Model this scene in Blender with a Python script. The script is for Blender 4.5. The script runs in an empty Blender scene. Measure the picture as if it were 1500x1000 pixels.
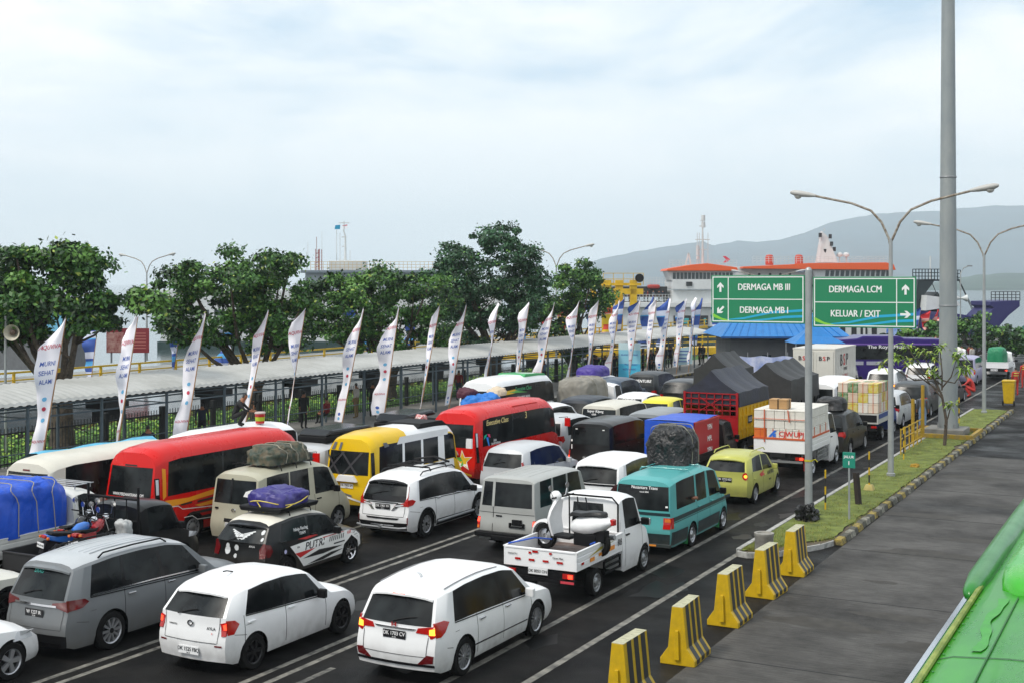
import bpy, bmesh, math, random
from mathutils import Vector, Matrix, noise
from math import sin, cos, pi, radians as R
random.seed(7)
S = bpy.context.scene
COL = S.collection
# ------------------------------------------------------------------ camera
TH = math.atan(979/1850)
cd = bpy.data.cameras.new('camera'); cam = bpy.data.objects.new('camera', cd); COL.objects.link(cam)
cam.location = (0, 0, 6.5); cam.rotation_euler = (R(90), 0, TH)
cd.sensor_width = 36; cd.lens = 1850/1500*36; cd.shift_y = -84/1500
cd.clip_start = .1; cd.clip_end = 30000
S.camera = cam
# ------------------------------------------------------------------ world: overcast sky
W_ = bpy.data.worlds.new('World'); S.world = W_; W_.use_nodes = True
nt = W_.node_tree; nt.nodes.clear()
def N(t, **k):
    n = nt.nodes.new(t)
    for a, b in k.items(): setattr(n, a, b)
    return n
out = N('ShaderNodeOutputWorld'); bg = N('ShaderNodeBackground')
sky = N('ShaderNodeTexSky', sky_type='NISHITA', sun_disc=False, sun_elevation=R(52), sun_rotation=R(150), air_density=1.2, dust_density=2.5)
sk = N('ShaderNodeVectorMath', operation='SCALE'); sk.inputs['Scale'].default_value = .10
geo = N('ShaderNodeTexCoord'); sep = N('ShaderNodeSeparateXYZ')
mp = N('ShaderNodeMapping'); mp.inputs['Scale'].default_value = (1.3, 1.3, 4.2)
mp.inputs['Location'].default_value = (.7, .2, .3)
n1 = N('ShaderNodeTexNoise'); n1.inputs['Scale'].default_value = 2.3; n1.inputs['Detail'].default_value = 8; n1.inputs['Roughness'].default_value = .56; n1.inputs['Distortion'].default_value = .35
cr = N('ShaderNodeValToRGB'); e = cr.color_ramp.elements
e[0].position = .36; e[0].color = (.42, .57, .71, 1); e[1].position = .57; e[1].color = (.95, .945, .94, 1)
m_ = e = cr.color_ramp.elements.new(.46); m_.color = (.70, .77, .82, 1)
hz = N('ShaderNodeValToRGB'); he = hz.color_ramp.elements
he[0].position = .0; he[0].color = (1, 1, 1, 1); he[1].position = .22; he[1].color = (0, 0, 0, 1)
mh = N('ShaderNodeMix', data_type='RGBA'); mh.inputs[7].default_value = (.75, .81, .85, 1)
mx = N('ShaderNodeMix', data_type='RGBA'); mx.inputs[0].default_value = .92
L = nt.links.new
L(geo.outputs['Generated'], mp.inputs[0]); L(mp.outputs[0], n1.inputs[0]); L(n1.outputs[0], cr.inputs[0])
L(geo.outputs['Generated'], sep.inputs[0]); L(sep.outputs[2], hz.inputs[0])
L(hz.outputs[0], mh.inputs[0]); L(cr.outputs[0], mh.inputs[6])
L(sky.outputs[0], sk.inputs[0]); L(sk.outputs[0], mx.inputs[6]); L(mh.outputs[2], mx.inputs[7])
L(mx.outputs[2], bg.inputs[0]); bg.inputs[1].default_value = 1.06; L(bg.outputs[0], out.inputs[0])
sd = bpy.data.lights.new('sun', 'SUN'); sd.energy = 2.0; sd.angle = R(12); sd.color = (1, .94, .85)
so = bpy.data.objects.new('sun', sd); COL.objects.link(so)
so.rotation_euler = (R(38), 0, R(150+180))
S.view_settings.view_transform = 'Standard'; S.view_settings.look = 'None'; S.view_settings.gamma = 1
S.view_settings.exposure = 0.38
S.cycles.max_bounces = 6; S.cycles.volume_bounces = 4

# ------------------------------------------------------------------ helpers
def hexc(h):
    h = h.lstrip('#'); o = []
    for i in (0, 2, 4):
        c = int(h[i:i+2], 16)/255
        o.append(c/12.92 if c <= .04045 else ((c+.055)/1.055)**2.4)
    return tuple(o)
_m = {}
def mat(name, col, rough=.5, metal=0, coat=0, var=0, vs=3.0, bump=0, bs=20, emit=0, col2=None, spec=.5, alpha=1, vdet=4, coatr=.06, stretch=None, ior=1.5):
    """procedural principled material; var/col2: noise mix of a second colour, bump: noise bump"""
    if name in _m: return _m[name]
    if isinstance(col, str): col = hexc(col)
    if isinstance(col2, str): col2 = hexc(col2)
    m = bpy.data.materials.new(name); m.use_nodes = True; _m[name] = m
    t = m.node_tree; b = t.nodes['Principled BSDF']
    b.inputs['Base Color'].default_value = (*col, 1); b.inputs['Roughness'].default_value = rough
    b.inputs['Metallic'].default_value = metal; b.inputs['Coat Weight'].default_value = coat
    b.inputs['Coat Roughness'].default_value = coatr; b.inputs['IOR'].default_value = ior; b.inputs['Specular IOR Level'].default_value = spec
    if emit: b.inputs['Emission Color'].default_value = (*col, 1); b.inputs['Emission Strength'].default_value = emit
    if alpha < 1: b.inputs['Alpha'].default_value = alpha
    if var or bump:
        tc = t.nodes.new('ShaderNodeTexCoord'); src = tc.outputs['Object']
        if stretch:
            mp = t.nodes.new('ShaderNodeMapping'); mp.inputs['Scale'].default_value = stretch
            t.links.new(src, mp.inputs[0]); src = mp.outputs[0]
    if var:
        n = t.nodes.new('ShaderNodeTexNoise'); n.inputs['Scale'].default_value = vs; n.inputs['Detail'].default_value = vdet
        n.inputs['Roughness'].default_value = .65
        r = t.nodes.new('ShaderNodeMapRange'); r.inputs[1].default_value = .38; r.inputs[2].default_value = .66; r.inputs[4].default_value = var
        x = t.nodes.new('ShaderNodeMix'); x.data_type = 'RGBA'
        c2 = col2 or tuple(c*.55 for c in col)
        x.inputs[6].default_value = (*col, 1); x.inputs[7].default_value = (*c2, 1)
        t.links.new(src, n.inputs[0]); t.links.new(n.outputs[0], r.inputs[0]); t.links.new(r.outputs[0], x.inputs[0]); t.links.new(x.outputs[2], b.inputs['Base Color'])
        rr = t.nodes.new('ShaderNodeMapRange'); rr.inputs[3].default_value = rough; rr.inputs[4].default_value = min(1, rough+.22*var)
        t.links.new(n.outputs[0], rr.inputs[0]); t.links.new(rr.outputs[0], b.inputs['Roughness'])
    if bump:
        n = t.nodes.new('ShaderNodeTexNoise'); n.inputs['Scale'].default_value = bs; n.inputs['Detail'].default_value = 3
        u = t.nodes.new('ShaderNodeBump'); u.inputs['Strength'].default_value = bump; u.inputs['Distance'].default_value = .05
        t.links.new(src, n.inputs[0]); t.links.new(n.outputs[0], u.inputs['Height']); t.links.new(u.outputs[0], b.inputs['Normal'])
    return m
def paint(name, c, dirt=.35, coat=.25, rough=.38, metal=0):
    coat = min(coat, .12)
    c = hexc(c) if isinstance(c, str) else c
    c2 = tuple(a*.78+.008 for a in c)
    if 'paint_'+name in _m: return _m['paint_'+name]
    m = mat('paint_'+name, c, rough, metal, coat, var=dirt, vs=1.3, col2=c2, bump=.02, bs=60, ior=1.36)
    t = m.node_tree; b = t.nodes['Principled BSDF']; N_ = t.nodes.new     # road dust thrown up on the lower body
    tc = N_('ShaderNodeTexCoord'); sp = N_('ShaderNodeSeparateXYZ'); mr = N_('ShaderNodeMapRange'); n = N_('ShaderNodeTexNoise'); mm = N_('ShaderNodeMath'); x = N_('ShaderNodeMix')
    mr.inputs[1].default_value = .75; mr.inputs[2].default_value = .2; mr.inputs[3].default_value = 0; mr.inputs[4].default_value = .75; n.inputs['Scale'].default_value = 5; n.inputs['Detail'].default_value = 8; mm.operation = 'MULTIPLY'; x.data_type = 'RGBA'; x.inputs[7].default_value = (.12, .105, .085, 1)
    src = b.inputs['Base Color'].links[0].from_socket; l = t.links.new
    l(tc.outputs['Object'], sp.inputs[0]); l(sp.outputs[2], mr.inputs[0]); l(tc.outputs['Object'], n.inputs[0]); l(mr.outputs[0], mm.inputs[0]); l(n.outputs[0], mm.inputs[1]); l(mm.outputs[0], x.inputs[0]); l(src, x.inputs[6]); l(x.outputs[2], b.inputs['Base Color'])
    return m

class MB:
    def __init__(s): s.v = []; s.f = []; s.m = []
    def add(s, v, f, m=0):
        o = len(s.v); s.v += [tuple(p) for p in v]; s.f += [tuple(i+o for i in q) for q in f]; s.m += [m]*len(f); return s
    def box(s, x0, x1, y0, y1, z0, z1, m=0, M=None):
        v = [(x, y, z) for z in (z0, z1) for y in (y0, y1) for x in (x0, x1)]
        if M: v = [M @ Vector(p) for p in v]
        return s.add(v, [(0, 2, 3, 1), (4, 5, 7, 6), (0, 1, 5, 4), (2, 6, 7, 3), (0, 4, 6, 2), (1, 3, 7, 5)], m)
    def bar(s, a, b, w, h=None, m=0):
        a = Vector(a); b = Vector(b); d = b-a; l = d.length
        if l < 1e-6: return s
        q = d.to_track_quat('Y', 'Z').to_matrix().to_4x4(); q.translation = a
        h = h or w
        return s.box(-w/2, w/2, 0, l, -h/2, h/2, m, q)
    def tube(s, pts, r, n=8, m=0, cap=True):
        pts = [Vector(p) for p in pts]; rs = r if isinstance(r, (list, tuple)) else [r]*len(pts)
        v = []; f = []; k = len(pts); up = Vector((0, 0, 1))
        for i, p in enumerate(pts):
            d = (pts[min(i+1, k-1)]-pts[max(i-1, 0)]).normalized()
            a = d.cross(up) if abs(d.z) < .95 else d.cross(Vector((1, 0, 0)))
            a.normalize(); b = d.cross(a)
            for j in range(n):
                t = 2*pi*j/n; v.append(p+(a*cos(t)+b*sin(t))*rs[i])
        for i in range(k-1):
            for j in range(n):
                j2 = (j+1) % n; f.append((i*n+j, i*n+j2, (i+1)*n+j2, (i+1)*n+j))
        if cap: f.append(tuple(range(n))[::-1]); f.append(tuple(range((k-1)*n, k*n)))
        return s.add(v, [q[::-1] for q in f], m)
    def lathe(s, prof, n=24, m=0, M=None, axis='z'):
        """prof: (radius, height) pairs"""
        v = []; f = []
        for r, h in prof:
            for j in range(n):
                t = 2*pi*j/n
                p = Vector((r*cos(t), r*sin(t), h))
                if axis == 'x': p = Vector((p.z, p.x, p.y))
                if axis == 'y': p = Vector((p.x, p.z, p.y))
                v.append(M @ p if M else p)
        for i in range(len(prof)-1):
            for j in range(n):
                j2 = (j+1) % n; f.append((i*n+j, i*n+j2, (i+1)*n+j2, (i+1)*n+j))
        return s.add(v, f, m)
    def prism(s, poly, a0, a1, ax='x', m=0):
        """poly: 2-D outline swept along an axis; for x: (y,z), y: (x,z), z: (x,y)"""
        def P(p, a): return {'x': (a, p[0], p[1]), 'y': (p[0], a, p[1]), 'z': (p[0], p[1], a)}[ax]
        n = len(poly); v = [P(p, a0) for p in poly]+[P(p, a1) for p in poly]
        f = [tuple(range(n))[::-1], tuple(range(n, 2*n))]+[(i, (i+1) % n, (i+1) % n+n, i+n) for i in range(n)]
        return s.add(v, f, m)
    def build(s, name, mats, parent=None, smooth=None, bevel=0, loc=None, fix=True):
        me = bpy.data.meshes.new(name); me.from_pydata([tuple(p) for p in s.v], [], s.f)
        if not isinstance(mats, (list, tuple)): mats = [mats]
        for q in mats: me.materials.append(q)
        me.polygons.foreach_set('material_index', s.m)
        if fix:
            bm = bmesh.new(); bm.from_mesh(me); bmesh.ops.recalc_face_normals(bm, faces=bm.faces); bm.to_mesh(me); bm.free()
        if smooth is not None:
            me.polygons.foreach_set('use_smooth', [True]*len(me.polygons)); me.set_sharp_from_angle(angle=R(smooth))
        me.update()
        o = bpy.data.objects.new(name, me); COL.objects.link(o)
        if parent: o.parent = parent
        if loc: o.location = loc
        if bevel:
            b = o.modifiers.new('bevel', 'BEVEL'); b.width = bevel; b.segments = 2; b.limit_method = 'ANGLE'; b.angle_limit = R(40)
        return o
def tag(o, label=None, cat=None, group=None, kind=None):
    if label: o['label'] = label
    if cat: o['category'] = cat
    if group: o['group'] = group
    if kind: o['kind'] = kind
    return o
def empty(name, loc, label, cat, group=None, rz=0):
    o = bpy.data.objects.new(name, None); COL.objects.link(o); o.location = loc; o.rotation_euler.z = rz
    o.empty_display_size = .2
    return tag(o, label, cat, group)
def copy_tree(o, parent=None):
    c = o.copy(); COL.objects.link(c)
    if parent: c.parent = parent
    for ch in list(o.children): copy_tree(ch, c)
    return c
def lp(pts, t):
    if t <= pts[0][0]: return pts[0][1]
    for (a, b), (c, d) in zip(pts, pts[1:]):
        if t <= c: return b+(d-b)*(t-a)/(c-a)
    return pts[-1][1]
def inst(me_obj, name, parent, loc=(0, 0, 0), rz=0):
    o = me_obj.copy(); o.name = name; COL.objects.link(o); o.parent = parent; o.location = loc; o.rotation_euler.z = rz; return o
# text outlines (built-in font), as flat polygons
_t = {}
def text2d(s_, size=1, bold=.008, shear=0, sx=1):
    k = (s_, bold, shear)
    if k not in _t:
        c = bpy.data.curves.new('txt', 'FONT'); c.body = s_; c.size = 1; c.offset = bold; c.align_x = 'CENTER'; c.align_y = 'CENTER'; c.shear = shear
        c.resolution_u = 3; c.fill_mode = 'FRONT'
        o = bpy.data.objects.new('txt', c); me = o.to_mesh()
        _t[k] = ([(v.co.x, v.co.y) for v in me.vertices], [tuple(p.vertices) for p in me.polygons])
        o.to_mesh_clear(); bpy.data.objects.remove(o); bpy.data.curves.remove(c)
    v, f = _t[k]
    return [(x*size*sx, y*size) for x, y in v], f
def text_on(mb, s_, size, fn, m=0, bold=.012, shear=0, sx=1):
    """fn maps (u,v) text plane to a 3-D point; bold strokes come from slightly shifted layers"""
    v, f = text2d(s_, size, 0, shear, sx); e = size*.1
    o = Vector(fn(0, 0)); n = (Vector(fn(e, 0))-o).cross(Vector(fn(0, e))-o); n = n.normalized() if n.length > 1e-9 else Vector((0, 0, 0))
    b = max(bold, .008)*size*1.6
    for k, (dx, dy) in enumerate(((0, 0), (b, b*.4), (-b, -b*.4), (b, -b*.4))):
        mb.add([Vector(fn(p+dx, q+dy))+n*.0007*k for p, q in v], f, m)
def place_right(xr, w): return xr-w/2

# ------------------------------------------------------------------ shared materials
GLASS = mat('tinted_glass', (.004, .005, .006), .05, 0, 0, ior=1.34, var=1, vs=1.8, col2=(.018, .022, .023), vdet=2)  # cloudy paler tone in the colour stands in for reflections and dim interiors
GLASS2 = mat('grey_glass', (.05, .06, .065), .05, 0, 0, spec=.8)
BLK = mat('black_plastic', (.007, .007, .008), .55, ior=1.25)
BLKG = mat('black_gloss', (.006, .006, .007), .15, spec=.35)
RUB = mat('tyre_rubber', (.009, .009, .009), .75, ior=1.25, bump=.1, bs=60)
DARKG = mat('dark_gap', (.004, .004, .004), .9)
CHR = mat('chrome', (.7, .7, .72), .15, 1)
SIL = mat('silver_alloy', (.42, .43, .45), .32, .7)
GUN = mat('black_alloy', (.02, .02, .022), .3, .5)
STEEL = mat('grey_steel', (.28, .29, .30), .45, .6)
REDL = mat('red_lens', (.42, .008, .006), .12, coat=.6)
REDD = mat('dark_red_lens', (.12, .006, .008), .12, coat=.6)
ORL = mat('orange_lens', (.7, .16, .01), .15, coat=.5)
LIT = mat('lit_brake_lamp', (1, .05, .02), .2, emit=2.2)
LITO = mat('lit_indicator', (1, .30, .03), .2, emit=2.2)
WHL = mat('clear_lens', (.65, .67, .7), .12, coat=.6)
WPL = mat('white_plate', (.75, .76, .77), .4)
BPL = mat('black_plate', (.01, .01, .012), .35)
TXTW = mat('white_lettering', (.8, .8, .8), .5)
TXTB = mat('black_lettering', (.012, .012, .015), .5)
TXTR = mat('red_lettering', (.6, .02, .02), .5)

# ------------------------------------------------------------------ vehicle shell
UU = [1, .975, .92, .8, .5, 0]
class Shell:
    def __init__(s, L, W, H, T, wheels, windows, oy=0, **k):
        L0, H0 = T['L'], T['H']; a = L/L0; b = H/H0
        sc = lambda p: [(y*a, z*b) for y, z in p]
        s.L, s.W, s.H, s.oy = L, W, H, oy
        s.belt = sc(T['belt']); s.roof = sc(T['roof']); s.hood = sc(T['hood']); s.um = [(y*a, u*a) for y, u in T['um']]; s.yc = T['yc']*a
        s.sill = T.get('sill', .2); s.pwt = T.get('pwt', .84); s.hd = T.get('hd', .12); s.pb = T.get('pb', .955)
        s.kr, s.cr, s.kf, s.cf = T.get('corner', (.1, .5, .2, .9)); s.bul = T.get('bul', .07)
        s.rp = T.get('rp', [(0, .04), (.28, -.02), (.5, -.06), (.68, -.04), (.78, 0)])
        s.fp = T.get('fp', [(0, -.1), (.3, 0), (.6, -.02), (.9, -.1)])
        s.wheels = wheels; s.win = [(p*a, q*a) for p, q in windows]; s.rw = T.get('rw', .92)
        s.roofy = 0; s.up = T.get('up', 5)
        for kk, vv in k.items(): setattr(s, kk, vv)
    def plan(s, y):
        p = 1
        if y < s.cr: p -= s.kr*(1-y/s.cr)**2.2
        if y > s.L-s.cf: p -= s.kf*(1-(s.L-y)/s.cf)**2.2
        return p
    def yu(s, y): return lp(s.um, y)
    def hw(s, y, z):
        b = lp(s.belt, y); h = s.W/2*s.plan(y)
        if z <= b: return h*lp([(0, .94), (.12, .975), (.4, 1), (.75, .992), (1, s.pb)], (z-s.sill)/max(.05, b-s.sill))
        zt = lp(s.roof, s.yu(y))-s.hd
        return h*lp([(0, s.pb), (.5, s.pb*.42+s.pwt*.58+.012), (1, s.pwt)], (z-b)/max(.05, zt-b))
    def ya(s, y, z, u=1):
        b = lp(s.belt, y); o = y
        if z > b and y < s.yc:
            zr = lp(s.roof, s.yu(y)); o = y+(s.yu(y)-y)*min(1, (z-b)/(zr-b))
        if y < .4: o += lp(s.rp, z)*(1-y/.4)-s.bul*(1-u*u)*(1-y/.4)
        if s.L-y < .5: o += (lp(s.fp, z)+s.bul*(1-u*u))*(1-(s.L-y)/.5)
        return o+s.oy
    def side(s, y, z, sg=1, off=0):
        y -= s.oy
        b = lp(s.belt, y)
        if z > b:   # invert the rake
            lo, hi = 0, s.yc
            for _ in range(14):
                m = (lo+hi)/2
                if s.ya(m, z)-s.oy < y: lo = m
                else: hi = m
            yl = (lo+hi)/2
        else: yl = y
        return (sg*(s.hw(yl, z)+off), y+s.oy, z)
    def rear(s, x, z, off=0):
        h = s.hw(0, z)+.004; x = max(-h, min(h, x)); u = x/h; return (x, s.ya(0, z, u)-off, z)
    def make(s, parent, pm, pillar=None, seams=(), seam_z=.3, glass=GLASS, roofm=None, rearglass=True, name='body', lowm=None):
        ys = {0, s.L, s.L-.04, s.L-.12, s.L-.25, .05, .14, .26, s.yc, s.yc-.05}
        for yw, r, ra in s.wheels:
            yw -= s.oy
            for q in (-1.05, -1, -.97, -.88, -.72, -.5, -.25, 0, .25, .5, .72, .88, .97, 1, 1.05):
                y = yw+ra*q
                if 0 < y < s.L: ys.add(y)
        for p, q in s.win: ys |= {p, q}
        sm = []
        for q in seams:
            q -= s.oy; ys |= {q, q+.014}; sm.append(q+.007)
        t = 0
        while t < s.L: ys.add(t); t += .24
        ys = sorted(y for y in ys if 0 <= y <= s.L)
        keep = [ys[0]]; hard = {s.L, s.yc, s.yc-.05} | {a for w in s.win for a in w} | {a-.007 for a in sm} | {a+.007 for a in sm}
        for y in ys[1:]:
            if y-keep[-1] < .008 and y not in hard: continue
            keep.append(y)
        ys = keep
        fr = [0, .12, .3, .5, .7, .88, 1]
        nl, nu = 7, len(UU)
        rings = []
        for y in ys:
            b = lp(s.belt, y); zb = s.sill
            if y < .15: zb = s.sill+.06*(1-y/.15)
            for yw, r, ra in s.wheels:
                d = y+s.oy-yw
                if abs(d) < ra: zb = max(zb, r+math.sqrt(ra*ra-d*d))
                elif abs(d) < ra*1.001: zb = max(zb, r)
            zb = min(zb, b-.06)
            ring = [(s.hw(y, zb+(b-zb)*f), s.ya(y, zb+(b-zb)*f), zb+(b-zb)*f) for f in fr]
            if y < s.yc-.001:
                yu = s.yu(y); zr = lp(s.roof, yu); zt = zr-s.hd; h = s.hw(y, zt-1e-4)
                for u in UU: ring.append((h*u, s.ya(y, zt+(zr-zt)*(1-u**s.up), u if u < 1 else 1), zt+(zr-zt)*(1-u**s.up)))
            else:
                zh = max(lp(s.hood, y), b+.01); h = s.hw(y, b)
                for u in UU:
                    u2 = u*.985; ring.append((h*u2, s.ya(y, b, u2), b+(zh-b)*(1-u2**3)))
            rings.append(ring)
        parts = {'body': MB()}
        nn = nl+nu
        def vid(i, k, sg): return i, k, sg
        quads = {}
        for i in range(len(ys)-1):
            ym = (ys[i]+ys[i+1])/2; A, B = rings[i], rings[i+1]
            for k in range(nn-1):
                key, mi = 'body', 0
                if k < nl-1 and lowm and (A[k][2]+A[k+1][2])/2 < lowm: mi = 1
                if k < nl-1 and any(abs(ym-q) < .0075 for q in sm) and (A[k][2]+A[k+1][2])/2 > seam_z: mi = 1
                if k == nl-1:
                    for w, (p, q) in enumerate(s.win):
                        if p < ym < q: key = 'w%d' % w
                    if key == 'body' and pillar and s.win and s.win[0][0] < ym < s.win[-1][1]: mi = 2
                if k >= nl and ys[i] < s.yc-.02 and ys[i+1] > s.yc-.02: key = 'shield'; mi = 0
                elif k >= nl+(1 if s.roofy else 2) and roofm and s.roofy <= ym and ys[i+1] < s.yc-.02: mi = 3
                for sg in (1, -1):
                    kk = key if key in ('body', 'shield') else key+('r' if sg > 0 else 'l')
                    q = parts.setdefault(kk, MB())
                    q.add([(sg*p[0], p[1], p[2]) for p in (A[k], B[k], B[k+1], A[k+1])], [(0, 1, 2, 3)], mi)
        # end caps
        cols = [-u for u in UU]+UU[::-1][1:]
        for ci, yi in ((0, 0), (1, len(ys)-1)):
            rg = rings[yi]; rows = []
            for k in range(nl if ci else nl+1):
                z = rg[k][2]; rows.append([(rg[k][0]*u, s.ya(ys[yi], z, abs(u)), z) for u in cols])
            if not ci: rows.append([(rg[nl][0]*u, s.ya(0, z2, abs(u)), z2) for u in cols for z2 in [rg[nl][2]+(lp(s.roof, s.yu(0))-rg[nl][2])*(1-abs(u)**s.up)]])
            for k in range(len(rows)-1):
                for c in range(len(cols)-1):
                    um = abs(cols[c]+cols[c+1])/2
                    key = 'body'; mi = 0
                    if not ci and k == nl-1 and um < s.rw and rearglass: key = 'rear'
                    parts.setdefault(key, MB()).add([rows[k][c], rows[k][c+1], rows[k+1][c+1], rows[k+1][c]], [(0, 1, 2, 3)], mi)
        mats = [pm, DARKG, pillar or BLKG, roofm or pm]
        for key, q in parts.items():
            # weld
            o = q.build({'body': name, 'shield': 'windshield', 'rear': 'rear_window'}.get(key, 'side_window'), mats if key == 'body' else glass, parent, fix=False)
            bm = bmesh.new(); bm.from_mesh(o.data); bmesh.ops.remove_doubles(bm, verts=bm.verts, dist=.0004)
            bmesh.ops.recalc_face_normals(bm, faces=bm.faces)
            bm.to_mesh(o.data); bm.free()
            o.data.polygons.foreach_set('use_smooth', [True]*len(o.data.polygons)); o.data.set_sharp_from_angle(angle=R(38))
        ub = MB(); x = s.W/2-.24
        ub.box(-x, x, s.oy+.12, s.oy+s.L-.2, .2, min(.8, s.belt[-1][1]-.02)); ub.build('underbody', DARKG, parent)
    # polygons draped on the shell -------------------------------------------------
    def drape(s, mb, poly, where, sg=1, off=.006, m=0, step=.16, skirt=.03):
        """poly in (y,z) for 'side', (x,z) for 'rear'; adds faces to mb"""
        bm = bmesh.new(); vs = [bm.verts.new((p[0], p[1], 0)) for p in poly]; bm.faces.new(vs)
        x0 = min(p[0] for p in poly); x1 = max(p[0] for p in poly); z0 = min(p[1] for p in poly); z1 = max(p[1] for p in poly)
        def cuts(a, b):
            n = int((b-a)/step); return [a+(b-a)*(i+1)/(n+1) for i in range(n)]
        for c in cuts(x0, x1): bmesh.ops.bisect_plane(bm, geom=bm.verts[:]+bm.edges[:]+bm.faces[:], plane_co=(c, 0, 0), plane_no=(1, 0, 0))
        for c in cuts(z0, z1): bmesh.ops.bisect_plane(bm, geom=bm.verts[:]+bm.edges[:]+bm.faces[:], plane_co=(0, c, 0), plane_no=(0, 1, 0))
        fn = (lambda a, b, o: s.side(a, b, sg, o)) if where == 'side' else (lambda a, b, o: s.rear(a*sg, b, o))
        bm.verts.index_update()
        v = [fn(q.co.x, q.co.y, off) for q in bm.verts]; f = [tuple(w.index for w in fc.verts) for fc in bm.faces]
        n = len(v)
        if skirt:
            v += [fn(q.co.x, q.co.y, off-skirt) for q in bm.verts]
            for ed in bm.edges:
                if len(ed.link_faces) == 1: a, b = ed.verts[0].index, ed.verts[1].index; f.append((a, b, b+n, a+n))
        bm.free(); mb.add(v, f, m)
    def text(s, mb, st, size, where, c, sg=1, off=.008, m=0, **k):
        if where == 'side': fn = lambda a, b: s.side(c[0]+a*sg, c[1]+b, sg, off)
        else: fn = lambda a, b: s.rear(c[0]+a, c[1]+b, off)
        text_on(mb, st, size, fn, m, **k)
# ---- vehicle proportions
MPV = dict(L=4.4, H=1.62, belt=[(0, .98), (1.2, .955), (2.6, .90), (3.35, .86), (4.0, .78), (4.25, .70), (4.4, .58)],
    roof=[(.2, 1.49), (.45, 1.56), (1.0, 1.61), (1.6, 1.62), (2.2, 1.59), (2.7, 1.47)], um=[(0, .27), (.45, .58), (1.2, 1.2), (2.2, 2.05), (3.36, 2.62)],
    yc=3.4, hood=[(3.4, .98), (3.9, .90), (4.2, .80), (4.4, .62)])
HAT = dict(L=3.7, H=1.5, belt=[(0, .99), (1, .93), (2.0, .88), (2.7, .84), (3.2, .77), (3.5, .69), (3.7, .56)],
    roof=[(.25, 1.38), (.5, 1.45), (1.0, 1.50), (1.5, 1.50), (1.9, 1.45), (2.2, 1.36)], um=[(0, .34), (.45, .66), (1.0, 1.08), (1.8, 1.68), (2.72, 2.1)],
    yc=2.76, hood=[(2.76, .95), (3.2, .88), (3.5, .78), (3.7, .6)])
SUV = dict(L=4.4, H=1.7, belt=[(0, 1.08), (1.2, 1.04), (2.6, 1.0), (3.3, .97), (4.0, .92), (4.25, .86), (4.4, .7)],
    roof=[(.2, 1.58), (.45, 1.65), (1.0, 1.70), (1.8, 1.70), (2.3, 1.65), (2.7, 1.54)], um=[(0, .25), (.45, .56), (1.2, 1.2), (2.2, 2.1), (3.26, 2.62)],
    yc=3.3, hood=[(3.3, 1.06), (3.9, 1.02), (4.25, .93), (4.4, .74)])
VAN = dict(L=4.05, H=1.9, belt=[(0, 1.10), (3.2, 1.06), (3.55, .98), (3.85, .85), (4.05, .66)],
    roof=[(.06, 1.80), (.3, 1.87), (.8, 1.9), (2.3, 1.9), (2.7, 1.86), (3.0, 1.77)], um=[(0, .10), (.4, .44), (2.3, 2.25), (3.5, 2.95)],
    yc=3.55, hood=[(3.55, 1.09), (3.85, .95), (4.05, .72)], pwt=.9, hd=.13, corner=(.05, .3, .15, .7), bul=.05)
OLDV = dict(L=4.4, H=1.8, belt=[(0, 1.08), (3.2, 1.03), (3.8, .96), (4.4, .86)],
    roof=[(.05, 1.73), (.2, 1.79), (1.0, 1.8), (2.3, 1.8), (2.7, 1.76), (2.9, 1.70)], um=[(0, .1), (.4, .45), (2.2, 2.2), (3.1, 2.8)],
    yc=3.15, hood=[(3.15, 1.07), (3.8, 1.02), (4.4, .9)], pwt=.9, hd=.09, corner=(.03, .2, .06, .4), bul=.03, up=7)
BUS = dict(L=5.6, H=2.4, belt=[(0, 1.22), (4.9, 1.2), (5.25, 1.05), (5.6, .75)],
    roof=[(.14, 2.24), (.35, 2.34), (.9, 2.4), (4.0, 2.40), (4.7, 2.36), (5.0, 2.2)], um=[(0, .16), (.5, .56), (4.2, 4.2), (5.15, 4.95)],
    yc=5.2, hood=[(5.2, 1.25), (5.4, 1.05), (5.6, .82)], pwt=.915, hd=.34, corner=(.05, .35, .14, .8), bul=.06, sill=.28, up=5.5)
CAB = dict(L=1.75, H=1.85, belt=[(0, 1.12), (1.0, 1.09), (1.3, .98), (1.55, .86), (1.75, .68)],
    roof=[(.04, 1.76), (.15, 1.82), (.45, 1.85), (.8, 1.80), (.95, 1.74)], um=[(0, .03), (.2, .2), (1.12, .88)],
    yc=1.17, hood=[(1.17, 1.1), (1.5, .95), (1.75, .74)], pwt=.86, hd=.11, corner=(.0, .1, .14, .6), bul=.01, rw=.6,
    rp=[(0, 0), (1, 0)])
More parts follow.
